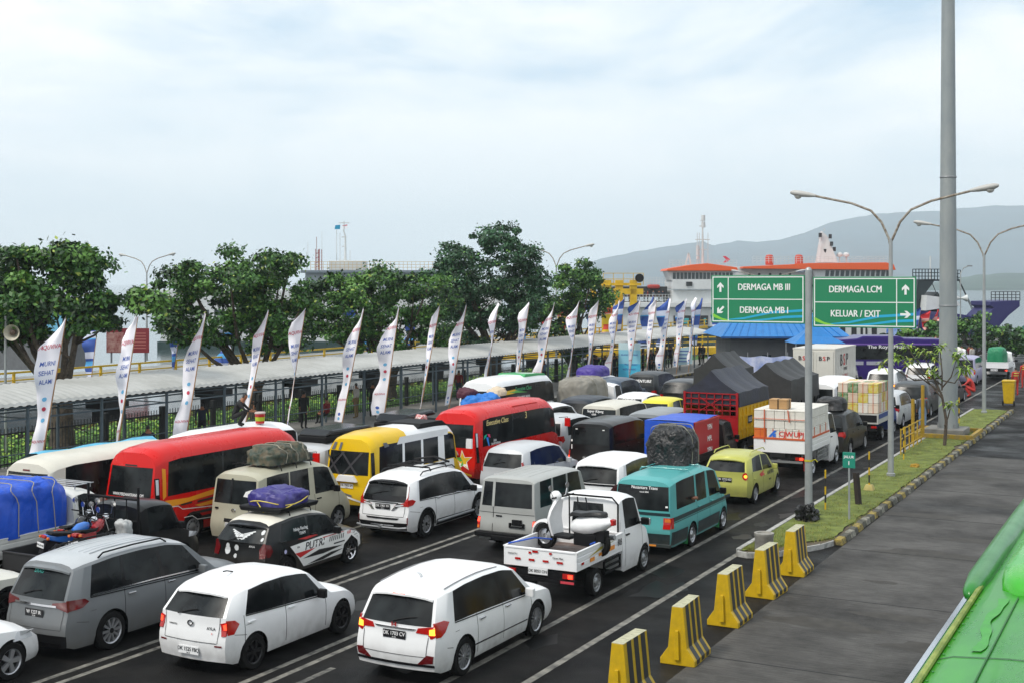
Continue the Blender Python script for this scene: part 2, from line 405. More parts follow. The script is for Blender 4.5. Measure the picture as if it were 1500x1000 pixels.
# ---- wheels
_w = {}
def wheel_mesh(r, w, style):
    k = (r, w, style)
    if k in _w: return _w[k]
    t = MB(); rr = r*.66
    t.lathe([(rr, -w/2), (r*.93, -w/2), (r*.985, -w/2+.02), (r, -w/2+.05), (r, w/2-.05), (r*.985, w/2-.02), (r*.93, w/2), (rr, w/2), (rr, -w/2)], 28, axis='x')
    ty = t.build('wheel', RUB, smooth=40)
    q = MB(); fm = {'silver': SIL, 'black': GUN, 'steel': STEEL, 'cut': SIL, 'multi': SIL, 'deep': CHR, 'cap': SIL}[style]
    q.lathe([(rr, -w/2+.01), (rr*.93, -w/2+.02), (rr*.9, 0), (rr*.93, w/2-.015), (rr*1.02, w/2+.002)], 28, m=0, axis='x')
    dk = -.02 if style != 'deep' else -.07
    q.lathe([(rr*.93, w/2+dk-.045), (.01, w/2+dk-.045)], 28, m=1, axis='x')
    ns = {'silver': 5, 'black': 6, 'cut': 10, 'multi': 14, 'deep': 8, 'steel': 0, 'cap': 0}[style]
    for i in range(ns):
        a = 2*pi*i/ns; wd = {5: .34, 6: .24, 10: .16, 14: .09, 8: .16}[ns]*rr
        c, s_ = cos(a), sin(a)
        def pt(rad, tan, x): return (x, rad*c-tan*s_, rad*s_+tan*c)
        x0, x1 = w/2+dk-.03, w/2+dk+.012
        y = (.13*rr, .95*rr)
        v = [pt(y[0], -wd*.4, x1), pt(y[0], wd*.4, x1), pt(y[1], wd*.62, x1-.005), pt(y[1], -wd*.62, x1-.005), pt(y[0], -wd*.5, x0), pt(y[0], wd*.5, x0), pt(y[1], wd*.7, x0), pt(y[1], -wd*.7, x0)]
        q.add(v, [(0, 1, 2, 3), (0, 3, 7, 4), (1, 5, 6, 2), (0, 4, 5, 1)], 0)
    if style in ('steel', 'cap'):
        q.lathe([(rr*.93, w/2-.03), (rr*.8, w/2-.01), (rr*.55, w/2-.03), (rr*.3, w/2+.005), (.01, w/2+.01)], 24, m=0, axis='x')
        for i in range(10):
            a = 2*pi*i/10; q.lathe([(.018, w/2+.002), (.001, w/2+.003)], 6, m=1, M=Matrix.Translation((0, cos(a)*rr*.68, sin(a)*rr*.68)), axis='x')
    q.lathe([(rr*.22, w/2+dk), (rr*.2, w/2+dk+.02), (.001, w/2+dk+.022)], 14, m=1 if style == 'cut' else 0, axis='x')
    ri = q.build('rim', [fm, DARKG if style != 'cut' else GUN], smooth=30)
    _w[k] = (ty, ri)
    for o in (ty, ri): COL.objects.unlink(o)
    return _w[k]
def wheels(parent, W, ys, r=.3, w=.19, style='silver', left=True, x=None):
    for y in ys:
        for sg in ((1, -1) if left else (1,)):
            a, b = wheel_mesh(r, w, style)
            t = bpy.data.objects.new('wheel', a.data); COL.objects.link(t); t.parent = parent
            t.location = (sg*((x or W/2)-w/2-.015), y, r); t.rotation_euler.z = 0 if sg > 0 else pi
            q = bpy.data.objects.new('rim', b.data); COL.objects.link(q); q.parent = t
def plate(sh, parent, text_, z, dark=True, x=0, w=.43, y=None, off=.02):
    q = MB(); h = .13
    if y is None: y = sh.rear(x, z, off)[1]
    q.box(x-w/2, x+w/2, y, y+.015, z-h/2, z+h/2, 0)
    text_on(q, text_, .088, lambda a, b: (x+a, y-.003, z+b+.012), 1, bold=.01, sx=.9)
    text_on(q, '06 26', .032, lambda a, b: (x+a, y-.003, z+b-.045), 1, bold=.01, sx=1)
    q.build('license_plate', [BPL if dark else WPL, TXTW if dark else TXTB], parent)
def lamps(sh, parent, rear, side=None, m=REDL, lit=None, lm=None, mats=None, extra=None, extram=None, off=.012):
    for sg in (1, -1):
        q = MB(); sh.drape(q, rear, 'rear', sg, off)
        if side: sh.drape(q, side, 'side', sg, off)
        if extra: sh.drape(q, extra, 'rear', sg, off+.004, 2, skirt=.01)
        if lit: sh.drape(q, lit, 'rear', sg, off+.006, 1, skirt=.01)
        q.build('tail_light', [m, lm or LIT, extram or WHL], parent, smooth=30)
def mirrors(sh, parent, y, z, m=BLK, s_=1, sides=(1, -1)):
    for sg in sides:
        x = sh.side(y, z, sg)[0]
        q = MB(); q.box(x-sg*.02, x+sg*.06, y-.02, y+.02, z-.02, z+.02, 1)
        a, b = x+sg*.05, x+sg*.22*s_
        q.box(min(a, b), max(a, b), y-.05, y+.05, z-.05, z+.11*s_, 0)
        q.build('side_mirror', [m, BLK], parent, bevel=.025)
def handles(sh, parent, ys, z, m):
    for y in ys:
        for sg in (1, -1):
            x = sh.side(y, z, sg)[0]; a, b = x-sg*.01, x+sg*.035
            q = MB(); q.box(min(a, b), max(a, b), y-.09, y+.09, z-.015, z+.015); q.build('door_handle', m, parent, bevel=.008)
def arches(sh, parent, m=BLK, w=.05, off=.012):
    for yw, r, ra in sh.wheels:
        for sg in (1, -1):
            q = MB(); v = []; n = 22
            for i in range(n+1):
                t = -.12+(pi+.24)*i/n
                for rad in (ra-.005, ra+w):
                    y = yw+cos(t)*rad; z = max(.17, r+sin(t)*rad); v.append(sh.side(y, z, sg, off))
            q.add(v, [(2*i, 2*i+1, 2*i+3, 2*i+2) for i in range(n)]); q.build('wheel_arch_trim', m, parent, smooth=30)
def roof_rails(parent, W, y0, y1, z, m=BLK, w=.37):
    for sg in (1, -1):
        q = MB(); x = sg*W*w
        q.tube([(x, y0, z-.03), (x, y0+.12, z+.045), (x, (y0+y1)/2, z+.06), (x, y1-.15, z+.045), (x, y1, z-.04)], .016, 6)
        q.build('roof_rail', m, parent, smooth=40)
def wiper(sh, parent, z=1.02, x0=-.05, x1=.38):
    q = MB(); pts = [sh.rear(x0+(x1-x0)*i/4, z+.08*(1-i/4)*0+.09*sin(i/4*1.4), .02) for i in range(5)]
    q.tube(pts, .009, 5); q.build('wiper', BLK, parent)
def spoiler(sh, parent, m, l=.16, th=.03, w=.92, up=0):
    q = MB(); h = sh.hw(0, sh.roof[0][1]-sh.hd)*w; z = sh.roof[0][1]-.02+up; y = sh.yu(0)+sh.oy
    us = [-1, -.8, -.4, 0, .4, .8, 1]; v = []
    for u in us:
        yy = y-sh.bul*(1-u*u); dz = -.07*abs(u)**3; e = l*(1-.25*u*u)
        v += [(h*u, yy+.12, z+dz+.03), (h*u, yy-e, z+dz-.02), (h*u, yy-e, z+dz-.02-th), (h*u, yy+.05, z+dz-.07)]
    f = []
    for i in range(len(us)-1):
        for k in range(4): f.append((i*4+k, i*4+(k+1) % 4, (i+1)*4+(k+1) % 4, (i+1)*4+k))
    f += [(0, 1, 2, 3), (24, 25, 26, 27)]
    q.add(v, f); q.build('spoiler', m, parent, smooth=30)
def lump(name, mats, parent, L, W, H, loc, seed=0, amp=.06, fr=2.2, flat=.5, nx=26, ny=26, wr=.012, parts=None, ex=4, ropes=0):
    nx = int(nx*1.9) if nx > 14 else nx
    """sheeted bundle: superellipsoid-like dome with creased noise"""
    q = MB(); v = []; rows = 26 if nx > 14 else 12
    for i in range(rows+1):
        a = (i/rows)*pi/2
        for j in range(nx*2):
            t = 2*pi*j/(nx*2)
            c, s_ = cos(t), sin(t)
            k = (abs(c)**ex+abs(s_)**ex)**(-1/ex)
            rr = (1-(1-cos(a))**1.0) if False else abs(cos(a))**flat
            x = c*k*rr*W/2; y = s_*k*rr*L/2; z = H*abs(sin(a))**flat
            d = noise.fractal(Vector((x*fr+seed*7, y*fr, z*fr)), 1, 2, 3)*amp*1.5
            wv = Vector((x*fr*1.1+seed, y*fr*1.1, z*fr*.6)); wp = noise.noise(wv)*1.2
            for sc_, am in ((1.6, 1.0), (3.4, .55)):
                nn_ = noise.noise(Vector((x*fr*sc_+wp, y*fr*sc_+seed*3, z*fr*sc_*.7-wp)))
                d -= max(0, .22-abs(nn_))*wr*11*am
            n = Vector((x/(W/2+.01), y/(L/2+.01), z/(H+.01))); n.normalize()
            v.append(Vector((x, y, z))+n*d*(1 if i else .5))
    m = nx*2
    f = [(i*m+j, i*m+(j+1) % m, (i+1)*m+(j+1) % m, (i+1)*m+j) for i in range(rows) for j in range(m)]
    f.append(tuple(range(m))[::-1])
    q.add(v, f); o = q.build(name, mats, parent, smooth=50); o.location = loc
    for k in range(ropes):
        y = L*(-.36+.72*(k+.5)/ropes); pts = []
        for i in range(19):
            a = pi*i/18; x = W/2*(1.02)*(1 if cos(a) >= 0 else -1)*abs(cos(a))**flat; z = H*abs(sin(a))**flat; pts.append((x*1.02, y+.08*sin(i*.9+k), z+.03))
        MB().tube(pts, .011, 5).build('rope', mat('cord', (.3, .28, .22), .7), o)
    return o
# ------------------------------------------------------------------ vehicle assembly
WHITE = paint('white', (.80, .81, .82), .25, rough=.3); PEARL = paint('pearl_white', (.74, .75, .76), .3, rough=.3)
GROUPQ = 'vehicles queuing in lanes for the ferry'
def car(name, label, cat, T, L, W, H, xr, y0, pm, ws, r=.31, ra=None, style='silver', win=None, seams=None, pillar=BLKG,
        mir=None, hand=None, hz=None, rl=None, sl=None, lit=None, lm=None, lam=REDL, pl=None, arch=False, wheelw=.19, roofm=None,
        sp=None, sur=None, extra=None, extram=None, yaw=0, detail=True, glass=GLASS, lowm=None, rg=True, **k):
    root = empty(name, (xr-W/2, y0, 0), label, cat, GROUPQ, rz=R(yaw))
    ra = ra or r+.05; a = L/T['L']
    if win is None:
        win = {3.7: [(.40, 1.40), (1.48, 2.55)], 4.05: [(.3, 1.25), (1.32, 2.15), (2.28, 3.32)], 5.6: [(.35, 2.2), (2.28, 4.1), (4.3, 5.0)]}.get(T['L'], [(.42, 1.12), (1.2, 2.05), (2.14, 3.15)])
    sh = Shell(L, W, H, T, [(y, r, ra) for y in ws], win, **k)
    if seams is None: seams = [w[0]*a-.045 for w in win[-2:]]+[win[-1][1]*a+.02]
    sh.make(root, pm, pillar, seams, glass=glass, roofm=roofm, lowm=lowm, rearglass=rg)
    wheels(root, W, ws, r, wheelw, style)
    if detail:
        my = win[-1][1]*a-.22; mz = lp(sh.belt, my)+.03
        mirrors(sh, root, my, mz, mir or pm)
        hs = [s_+.17 for s_ in seams[:-1]]
        handles(sh, root, hs, hz or lp(sh.belt, 2)-.13, hand or pm)
    if rl: lamps(sh, root, rl, sl, lam, lit, lm, extra=extra, extram=extram)
    if pl: plate(sh, root, pl[0], pl[1], pl[2] if len(pl) > 2 else True)
    if arch: arches(sh, root)
    if sp: spoiler(sh, root, sp)
    return root, sh
def deco(sh, root, name, m, rear=(), side=(), both=False, off=.006, skirt=0, lab=None):
    jobs = [('rear', 1, [p]) for p in rear] if len(rear) <= 4 else [('rear', 1, list(rear))]
    if side:
        for sg in ((1, -1) if both else (1,)): jobs += [('side', sg, [p]) for p in side] if len(side) <= 5 else [('side', sg, list(side))]
    for wh, sg, ps in jobs:
        q = MB()
        for p in ps: sh.drape(q, p, wh, sg, off, 0, skirt=skirt)
        o = q.build(name, m, root)
    return o
def bumper_dark(sh, root, z0=.22, z1=.42, w=.8, m=BLK):
    h = sh.W/2*w; return deco(sh, root, 'rear_bumper_trim', m, rear=[[(-h, z0), (h, z0), (h*.97, z1), (-h*.97, z1)]], off=.01, skirt=.02)
def lettering(sh, root, items, name='lettering'):
    """items: (text,size,where,centre,material,kw)"""
    q = MB(); ms = []
    for t, sz, wh, c, m, kw in items:
        if m not in ms: ms.append(m)
        sh.text(q, t, sz, wh, c, off=.009, m=ms.index(m), **kw)
    return q.build(name, ms, root)

GAP = mat('panel_gap', (.06, .06, .062), .7)
def tailgate(sh, root, w, z0, z1=None, zb=.44, bumper=True):
    z1 = z1 or sh.belt[0][1]; g = .011
    deco(sh, root, 'tailgate_seam', GAP, rear=[[(w, z0), (w+g, z0), (w+g*.5+.03, z1), (w+.03-g*.5, z1)], [(-w-g, z0), (-w, z0), (-w-.03+g*.5, z1), (-w-.03-g*.5, z1)], [(-w, z0-g), (w, z0-g), (w, z0), (-w, z0)]], off=.004)
    if bumper: deco(sh, root, 'bumper_seam', GAP, side=[[(.03, z0+.13), (.40, z0+.06), (.40, z0+.07), (.03, z0+.14)]], both=True, off=.004)
    deco(sh, root, 'belt_moulding', BLK, side=[[(sh.win[0][0], lp(sh.belt, sh.win[0][0])-.02), (sh.win[-1][1]-.12, lp(sh.belt, sh.win[-1][1])-.02), (sh.win[-1][1]-.12, lp(sh.belt, sh.win[-1][1])), (sh.win[0][0], lp(sh.belt, sh.win[0][0]))]], both=True, off=.008)
    deco(sh, root, 'fuel_flap', GAP, side=[[(sh.win[0][0]-.02, .80), (sh.win[0][0]+.12, .80), (sh.win[0][0]+.12, .807), (sh.win[0][0]-.02, .807)]], off=.004)
# 1 white mpv in front ---------------------------------------------------------
def front_mpv():
    t, s = car('minivan', 'white low minivan with black plate and multi-spoke wheels, nearest car of the right lane', 'minivan', MPV, 4.39, 1.68, 1.6, -10.5, 17.4, WHITE,
        (.79, 3.44), .32, style='multi', win=[(.50, 1.25), (1.27, 2.12), (2.2, 3.2)], mir=WHITE, hand=CHR, hz=.83,
        rl=[(.40, .86), (.44, .94), (.70, .98), (.85, 1.03), (.85, .82), (.66, .78), (.62, .85)], sl=[(.0, .80), (.0, 1.03), (.22, 1.04), (.34, 1.0), (.2, .86), (.1, .80)],
        lit=[(.64, .84), (.64, .93), (.83, .97), (.83, .85)], lm=LITO, pl=('DK 1703 CV', .80), sp=WHITE)
    deco(s, t, 'bumper_reflector', REDD, rear=[[(.44, .36), (.72, .40), (.74, .52), (.62, .53)], [(-.44, .36), (-.72, .40), (-.74, .52), (-.62, .53)]], off=.012, skirt=.02)
    tailgate(s, t, .60, .50)
    deco(s, t, 'bumper_trim', BLK, rear=[[(-.76, .33), (.76, .33), (.74, .37), (-.74, .37)]], off=.014, skirt=.02)
    deco(s, t, 'rear_garnish', CHR, rear=[[(-.36, .895), (.36, .895), (.4, .92), (-.4, .92)]], off=.014, skirt=.02)
    q = MB(); y = s.rear(0, .95)[1]-.02
    for a in (-.035, .035): q.box(a-.009, a+.009, y-.01, y, .93, 1.0)
    q.box(-.035, .035, y-.01, y, .955, .97); q.build('emblem', mat('red_chrome', (.6, .02, .02), .2, .5), t)
    q = MB(); q.box(-.12, .12, .05, .08, 1.415, 1.435); q.build('brake_lamp', LIT, t)
    wiper(s, t, 1.01)
    q = MB(); q.tube([(0, .75, 1.58), (0, .68, 1.64), (0, .60, 1.66)], [.03, .02, .008], 6); q.build('roof_aerial', WHITE, t)
    deco(s, t, 'door_moulding', CHR, side=[[(1.1, .42), (3.05, .40), (3.05, .425), (1.1, .45)]], both=True)
    for sg in (1, -1):
        q = MB(); q.tube([(sg*.625, .45+i*.36, lp(s.roof, .45+i*.36)-.052) for i in range(6)], .009, 5)
        q.build('roof_channel', mat('grey_seam', (.25, .25, .26), .6), t)
front_mpv()
# 2 white hatchback -------------------------------------------------------------
def front_hatch():
    t, s = car('hatchback', 'small plain white hatchback with black wheels and white plate', 'hatchback', HAT, 3.76, 1.6, 1.5, -13.8, 16.2, WHITE,
        (.62, 3.14), .30, style='black', mir=BLK, hz=.84, rl=[(.64, .70), (.60, .90), (.82, .95), (.84, .71)], sl=[(.0, .71), (.0, .95), (.16, .93), (.24, .86), (.12, .71)],
        lit=[(.67, .80), (.65, .88), (.80, .91), (.81, .81)], pl=('DK 1525 FBQ', .42, False), sp=WHITE)
    wiper(s, t, .99, -.28, .1); tailgate(s, t, .56, .58)
    q = MB(); q.tube([(0, .98, 1.50), (.02, .80, 1.55), (.03, .70, 1.56)], .012, 6); q.build('roof_aerial', BLK, t)
    q = MB(); p = s.rear(0, .86, .01); q.lathe([(.055, 0), (.05, .012), (.03, .012), (.03, 0)], 16, M=Matrix.Translation((p[0], p[1], p[2])) @ Matrix.Diagonal((1.3, -1, 1, 1)), axis='y'); q.build('emblem', CHR, t)
    lettering(s, t, [('AYLA', .07, 'rear', (.42, .80), TXTB, dict(bold=.01)), ('x', .05, 'rear', (.45, .73), TXTR, {}), ('DAIHATSU', .04, 'rear', (-.4, .80), TXTB, {})])
    deco(s, t, 'bumper_reflector', REDD, rear=[[(.52, .52), (.66, .52), (.66, .545), (.52, .545)], [(-.52, .52), (-.66, .52), (-.66, .545), (-.52, .545)]])
front_hatch()
# 3 grey mpv --------------------------------------------------------------------
GREYM = paint('graphite_metal', '#75797c', .3, rough=.3, metal=.2); SILM = paint('silver_metal', '#b9bdc0', .4, rough=.3, metal=.15)
def grey_mpv():
    t, s = car('minivan', 'graphite grey minivan with silver ribbed roof, nearest car of its lane on the left', 'minivan', MPV, 4.78, 1.62, 1.74, -16.8, 15.6, GREYM,
        (.95, 3.7), .34, style='cut', hand=CHR, mir=GREYM, hz=.92, rl=[(.40, .96), (.42, 1.0), (.84, 1.06), (.84, .86), (.66, .88)], sl=[(.0, .87), (.0, 1.06), (.34, 1.04), (.42, .98), (.28, .90)],
        lam=REDD, pl=('W 1237 IR', .80), sp=GREYM, roofm=SILM, arch=False)
    deco(s, t, 'rear_garnish', CHR, rear=[[(-.5, .93), (.5, .93), (.5, .965), (-.5, .965)]], off=.02, skirt=.02)
    bumper_dark(s, t, .24, .46, .96); deco(s, t, 'bumper_lip', CHR, rear=[[(-.6, .30), (.6, .30), (.6, .32), (-.6, .32)]], off=.02)
    deco(s, t, 'window_trim', CHR, side=[[(.5, 1.055), (2, 1.03), (3.4, .975), (3.4, .995), (2, 1.05), (.5, 1.075)]], both=True, off=.012)
    tailgate(s, t, .62, .56)
    wiper(s, t, 1.1, -.3, .1); roof_rails(t, 1.62, .8, 2.5, 1.67)
    q = MB()
    for i in (-3, -2, -1, 1, 2, 3): q.tube([(i*.13, y, lp(s.roof, y)-.002) for y in (.8, 1.1, 1.5, 2.0, 2.4, 2.6)], .012, 6)
    q.build('roof_rib', SILM, t, smooth=40)
    lettering(s, t, [('DRAG', .085, 'rear', (-.12, 1.47), mat('teal_lettering', (.05, .45, .38), .5), {})], 'window_sticker')
grey_mpv()
# 4,5 cut-off cars at the left edge ----------------------------------------------
t, s = car('hatchback', 'front corner of a white car with bright alloy wheel, cut by the lower left edge', 'hatchback', HAT, 3.9, 1.68, 1.5, -16.95, 11.28, WHITE, (.65, 3.2), .31, style='silver')
q = MB(); s.drape(q, [(3.25, .62), (3.72, .60), (3.66, .74), (3.35, .76)], 'side', 1, .01); q.build('headlight', WHL, t, smooth=30)
IVORY = paint('ivory', '#d3d2c8', .4)
t, s = car('suv', 'pale off-white car with dark wheel behind the graphite minivan, cut by the left edge', 'suv', SUV, 4.3, 1.75, 1.62, -19.65, 13.2, IVORY, (.8, 3.5), .34, style='black', arch=True)
q = MB(); s.drape(q, [(3.75, .80), (4.2, .74), (4.15, .86), (3.85, .92)], 'side', 1, .01); q.build('headlight', mat('smoked_lens', (.08, .085, .09), .1), t, smooth=30)
# 6 PUTRI hatch -------------------------------------------------------------------
BLACKP = paint('black', (.006, .0065, .007), .3, rough=.25, coat=.1)
RED_ = mat('red_vinyl', (.50, .02, .02), .4); YEL_ = mat('yellow_vinyl', (.75, .48, .02), .4); WHT_ = mat('white_vinyl', (.78, .78, .76), .4); BLK_ = mat('black_vinyl', (.012, .012, .012), .4)
ORG_ = mat('orange_vinyl', (.78, .30, .01), .4); GRN_ = mat('green_vinyl', (.10, .42, .08), .4); BLU_ = mat('blue_vinyl', (.02, .14, .6), .4); GRY_ = mat('grey_vinyl', (.12, .13, .15), .4)
def putri():
    CREAM = paint('cream_roof', '#d9d5c8', .5)
    t, s = car('hatchback', 'black and white stickered hatchback lettered PUTRI with purple load on the roof', 'hatchback', HAT, 3.66, 1.55, 1.47, -17.1, 21.3, BLACKP,
        (.60, 3.0), .30, style='deep', hand=BLACKP, mir=BLACKP, hz=.93, roofm=CREAM, rl=[(.56, .66), (.53, .84), (.62, .98), (.80, .96), (.80, .68)], sl=[(.0, .68), (.0, .96), (.12, .93), (.16, .80), (.08, .68)],
        lam=REDD, sp=BLACKP)
    deco(s, t, 'white_side_panel', WHT_, side=[[(.72, .80), (1.9, .84), (2.9, .80), (3.3, .70), (3.46, .60), (3.5, .36), (3.36, .32), (3.32, .48), (3.02, .66), (2.70, .5), (2.63, .30), (1.2, .28)]], both=True, off=.007)
    deco(s, t, 'red_stripe', RED_, side=[[(1.0, .91), (1.6, .92), (1.75, .88), (1.3, .86)], [(.88, .62), (1.62, .62), (1.05, .5)], [(1.9, .80), (2.7, .80), (2.75, .785), (1.9, .78)]], both=True, off=.011)
    deco(s, t, 'black_stripe', BLK_, side=[[(1.15, .46), (1.75, .56), (2.66, .50), (1.9, .44)], [(1.3, .30), (2.2, .42), (2.68, .42), (1.9, .30)], [(1.9, .86), (2.6, .87), (2.2, .83)], [(2.3, .60), (2.72, .60), (2.72, .57), (2.3, .57)]]+
         [[(2.12+i*.075, .66), (2.15+i*.075, .66), (2.20+i*.075, .76), (2.17+i*.075, .76)] for i in range(8)]+
         [[(3.10+i*.06, .66-i*.03+j*.03), (3.13+i*.06, .66-i*.03+j*.03), (3.13+i*.06, .68-i*.03+j*.03), (3.10+i*.06, .68-i*.03+j*.03)] for i in range(4) for j in range(3) if (i+j) % 2], both=True, off=.012)
    lettering(s, t, [('PUTRI', .235, 'side', (1.58, .70), TXTB, dict(bold=.012, shear=.3, sx=1.15)), ('the', .07, 'side', (1.0, .74), TXTB, {}), ('RSK', .10, 'side', (2.93, .74), TXTR, dict(shear=.3, bold=.012))])
    lettering(s, t, [('AYLA', .06, 'rear', (.35, .90), TXTW, {}), ('Ninja Racing', .10, 'side', (1.16, 1.12), TXTW, dict(bold=.012)), ('TEAM', .09, 'side', (1.2, 1.02), TXTW, dict(bold=.012))], 'window_sticker')
    # winged badge and round stickers on the rear
    q = MB()
    for sg in (1, -1):
        for i in range(5): s.drape(q, [(.03, 1.13-i*.025), (.30-i*.05, 1.20-i*.035), (.32-i*.05, 1.18-i*.035), (.03, 1.115-i*.025)], 'rear', sg, .008, skirt=0)
    s.drape(q, [(.05*cos(a*pi/6), 1.08+.05*sin(a*pi/6)) for a in range(12)], 'rear', 1, .01, skirt=0)
    for cx, cz, r_ in ((-.30, .78, .075), (-.30, .87, .05), (-.05, .85, .055), (.50, 1.18, .04), (.55, 1.05, .03), (-.06, .68, .04)):
        q2 = MB(); s.drape(q2, [(cx+r_*cos(a*pi/5)*(1+.15*(a % 2)), cz+r_*1.2*sin(a*pi/5)) for a in range(10)], 'rear', 1, .01, skirt=0); q2.build('round_sticker', mat('pale_vinyl', (.55, .57, .58), .5), t)
    q.build('winged_sticker', mat('pale_vinyl', (.55, .57, .58), .5), t)
    deco(s, t, 'fuel_cap_sticker', mat('lilac_vinyl', (.5, .5, .75), .5), side=[[(.55+.045*cos(a), .72+.045*sin(a)) for a in [k*pi/6 for k in range(12)]]])
    # roof tray
    rk = MB()
    for y in (.95, 1.7): rk.tube([(-.58, y, 1.42), (-.56, y, 1.50), (.56, y, 1.50), (.58, y, 1.42)], .016, 6)
    rk.build('roof_rack', BLK, t)
    tr = MB(); tr.prism([(-.54, 1.50), (.54, 1.50), (.60, 1.61), (-.60, 1.61)], .62, 2.0, 'y'); tr.build('roof_tray', BLK, t, bevel=.03)
    wiper(s, t, .98, -.3, .05)
    PURP = mat('purple_tarp', '#37307c', .38, var=.6, vs=3, bump=.25, bs=9)
    o = lump('tarp_bundle', PURP, None, 1.2, 1.05, .34, (-17.1-.775, 21.3+1.3, 1.60), 3, .06, 2.4, .35)
    tag(o, 'purple tarpaulin bundle tied with yellow cord on the PUTRI hatchback', 'roof load')
    q = MB()
    for z, rr in ((.10, .02), ): q.tube([(.62*cos(a), .66*sin(a)*1.02, z+.05*sin(3*a)) for a in [k*pi/10 for k in range(21)]], .012, 5)
    q.tube([(.60, -.3, .05), (.5, -.62, -.05)], .011, 5); q.tube([(-.1, -.64, .12), (.1, -.66, -.1)], .011, 5)
    q.build('tie_cord', mat('yellow_cord', (.65, .52, .08), .6), o)
putri()
# 7 white crossover with roof rails -----------------------------------------------
def ertiga():
    t, s = car('suv', 'white crossover with black roof crossbars, black plate and large L-shaped tail lamps', 'suv', MPV, 4.5, 1.66, 1.64, -17.15, 27.0, WHITE,
        (.74, 3.48), .335, style='cut', arch=True, hand=CHR, mir=BLK, hz=.93, rl=[(.34, .89), (.62, .97), (.68, 1.10), (.71, 1.36), (.745, 1.36), (.78, 1.05), (.86, 1.02), (.86, .87)],
        sl=[(.0, .88), (.0, 1.04), (.16, 1.04), (.26, .99), (.14, .90)], extra=[(.32, .885), (.6, .93), (.6, .90), (.4, .86)], pl=('DK 1901 FV', .85), sp=BLK,
        corner=(.1, .5, .15, .8))
    deco(s, t, 'rear_garnish', BLKG, rear=[[(-.62, .98), (.62, .98), (.64, 1.12), (-.64, 1.12)]], off=.01)
    deco(s, t, 'chrome_trim', CHR, rear=[[(-.34, .76), (-.26, .76), (-.42, .95), (-.55, .95)], [(.34, .76), (.26, .76), (.42, .95), (.55, .95)], [(-.45, .945), (.45, .945), (.45, .965), (-.45, .965)], [(-.35, .36), (.35, .36), (.35, .40), (-.35, .40)]], off=.014, skirt=.01)
    deco(s, t, 'rear_bumper_trim', BLK, rear=[[(-.7, .28), (.7, .28), (.72, .46), (-.72, .46)], [(-.45, .54), (.45, .54), (.5, .58), (-.5, .58)]], off=.01, skirt=.02)
    deco(s, t, 'sill_cladding', BLK, side=[[(1.25, .22), (3.2, .22), (3.2, .36), (1.25, .38)]], both=True, off=.015, skirt=.02)
    q = MB(); q.tube([(-.75, -.12, .36), (-.55, -.17, .34), (.55, -.17, .34), (.75, -.12, .36)], .028, 8); q.box(-.03, .03, -.25, -.05, .32, .38)
    q.build('tow_bar', STEEL, t)
    q = MB(); q.tube([(.86, 1.2, .33), (.86, 3.1, .33)], .035, 8); q.build('side_step', STEEL, t)
    tailgate(s, t, .62, .62)
    wiper(s, t, 1.14, -.35, .1); roof_rails(t, 1.66, .75, 2.5, 1.60)
    q = MB()
    for y in (1.25, 2.05): q.tube([(-.62, y, 1.62), (-.58, y, 1.70), (.58, y, 1.70), (.62, y, 1.62)], .022, 6)
    for x in (-.45, 0, .45): q.tube([(x, 1.0, 1.73), (x+.03, 2.3, 1.72)], .018, 6)
    q.tube([(-.55, 1.0, 1.73), (0, .92, 1.79), (.55, 1.0, 1.73)], .018, 6); q.tube([(-.55, 2.3, 1.73), (0, 2.45, 1.81), (.55, 2.3, 1.73)], .03, 6)
    q.build('roof_crossbar', BLK, t)
    deco(s, t, 'bumper_reflector', REDD, rear=[[(.72, .42), (.76, .42), (.76, .62), (.72, .60)], [(-.72, .42), (-.76, .42), (-.76, .62), (-.72, .60)]], off=.012)
ertiga()
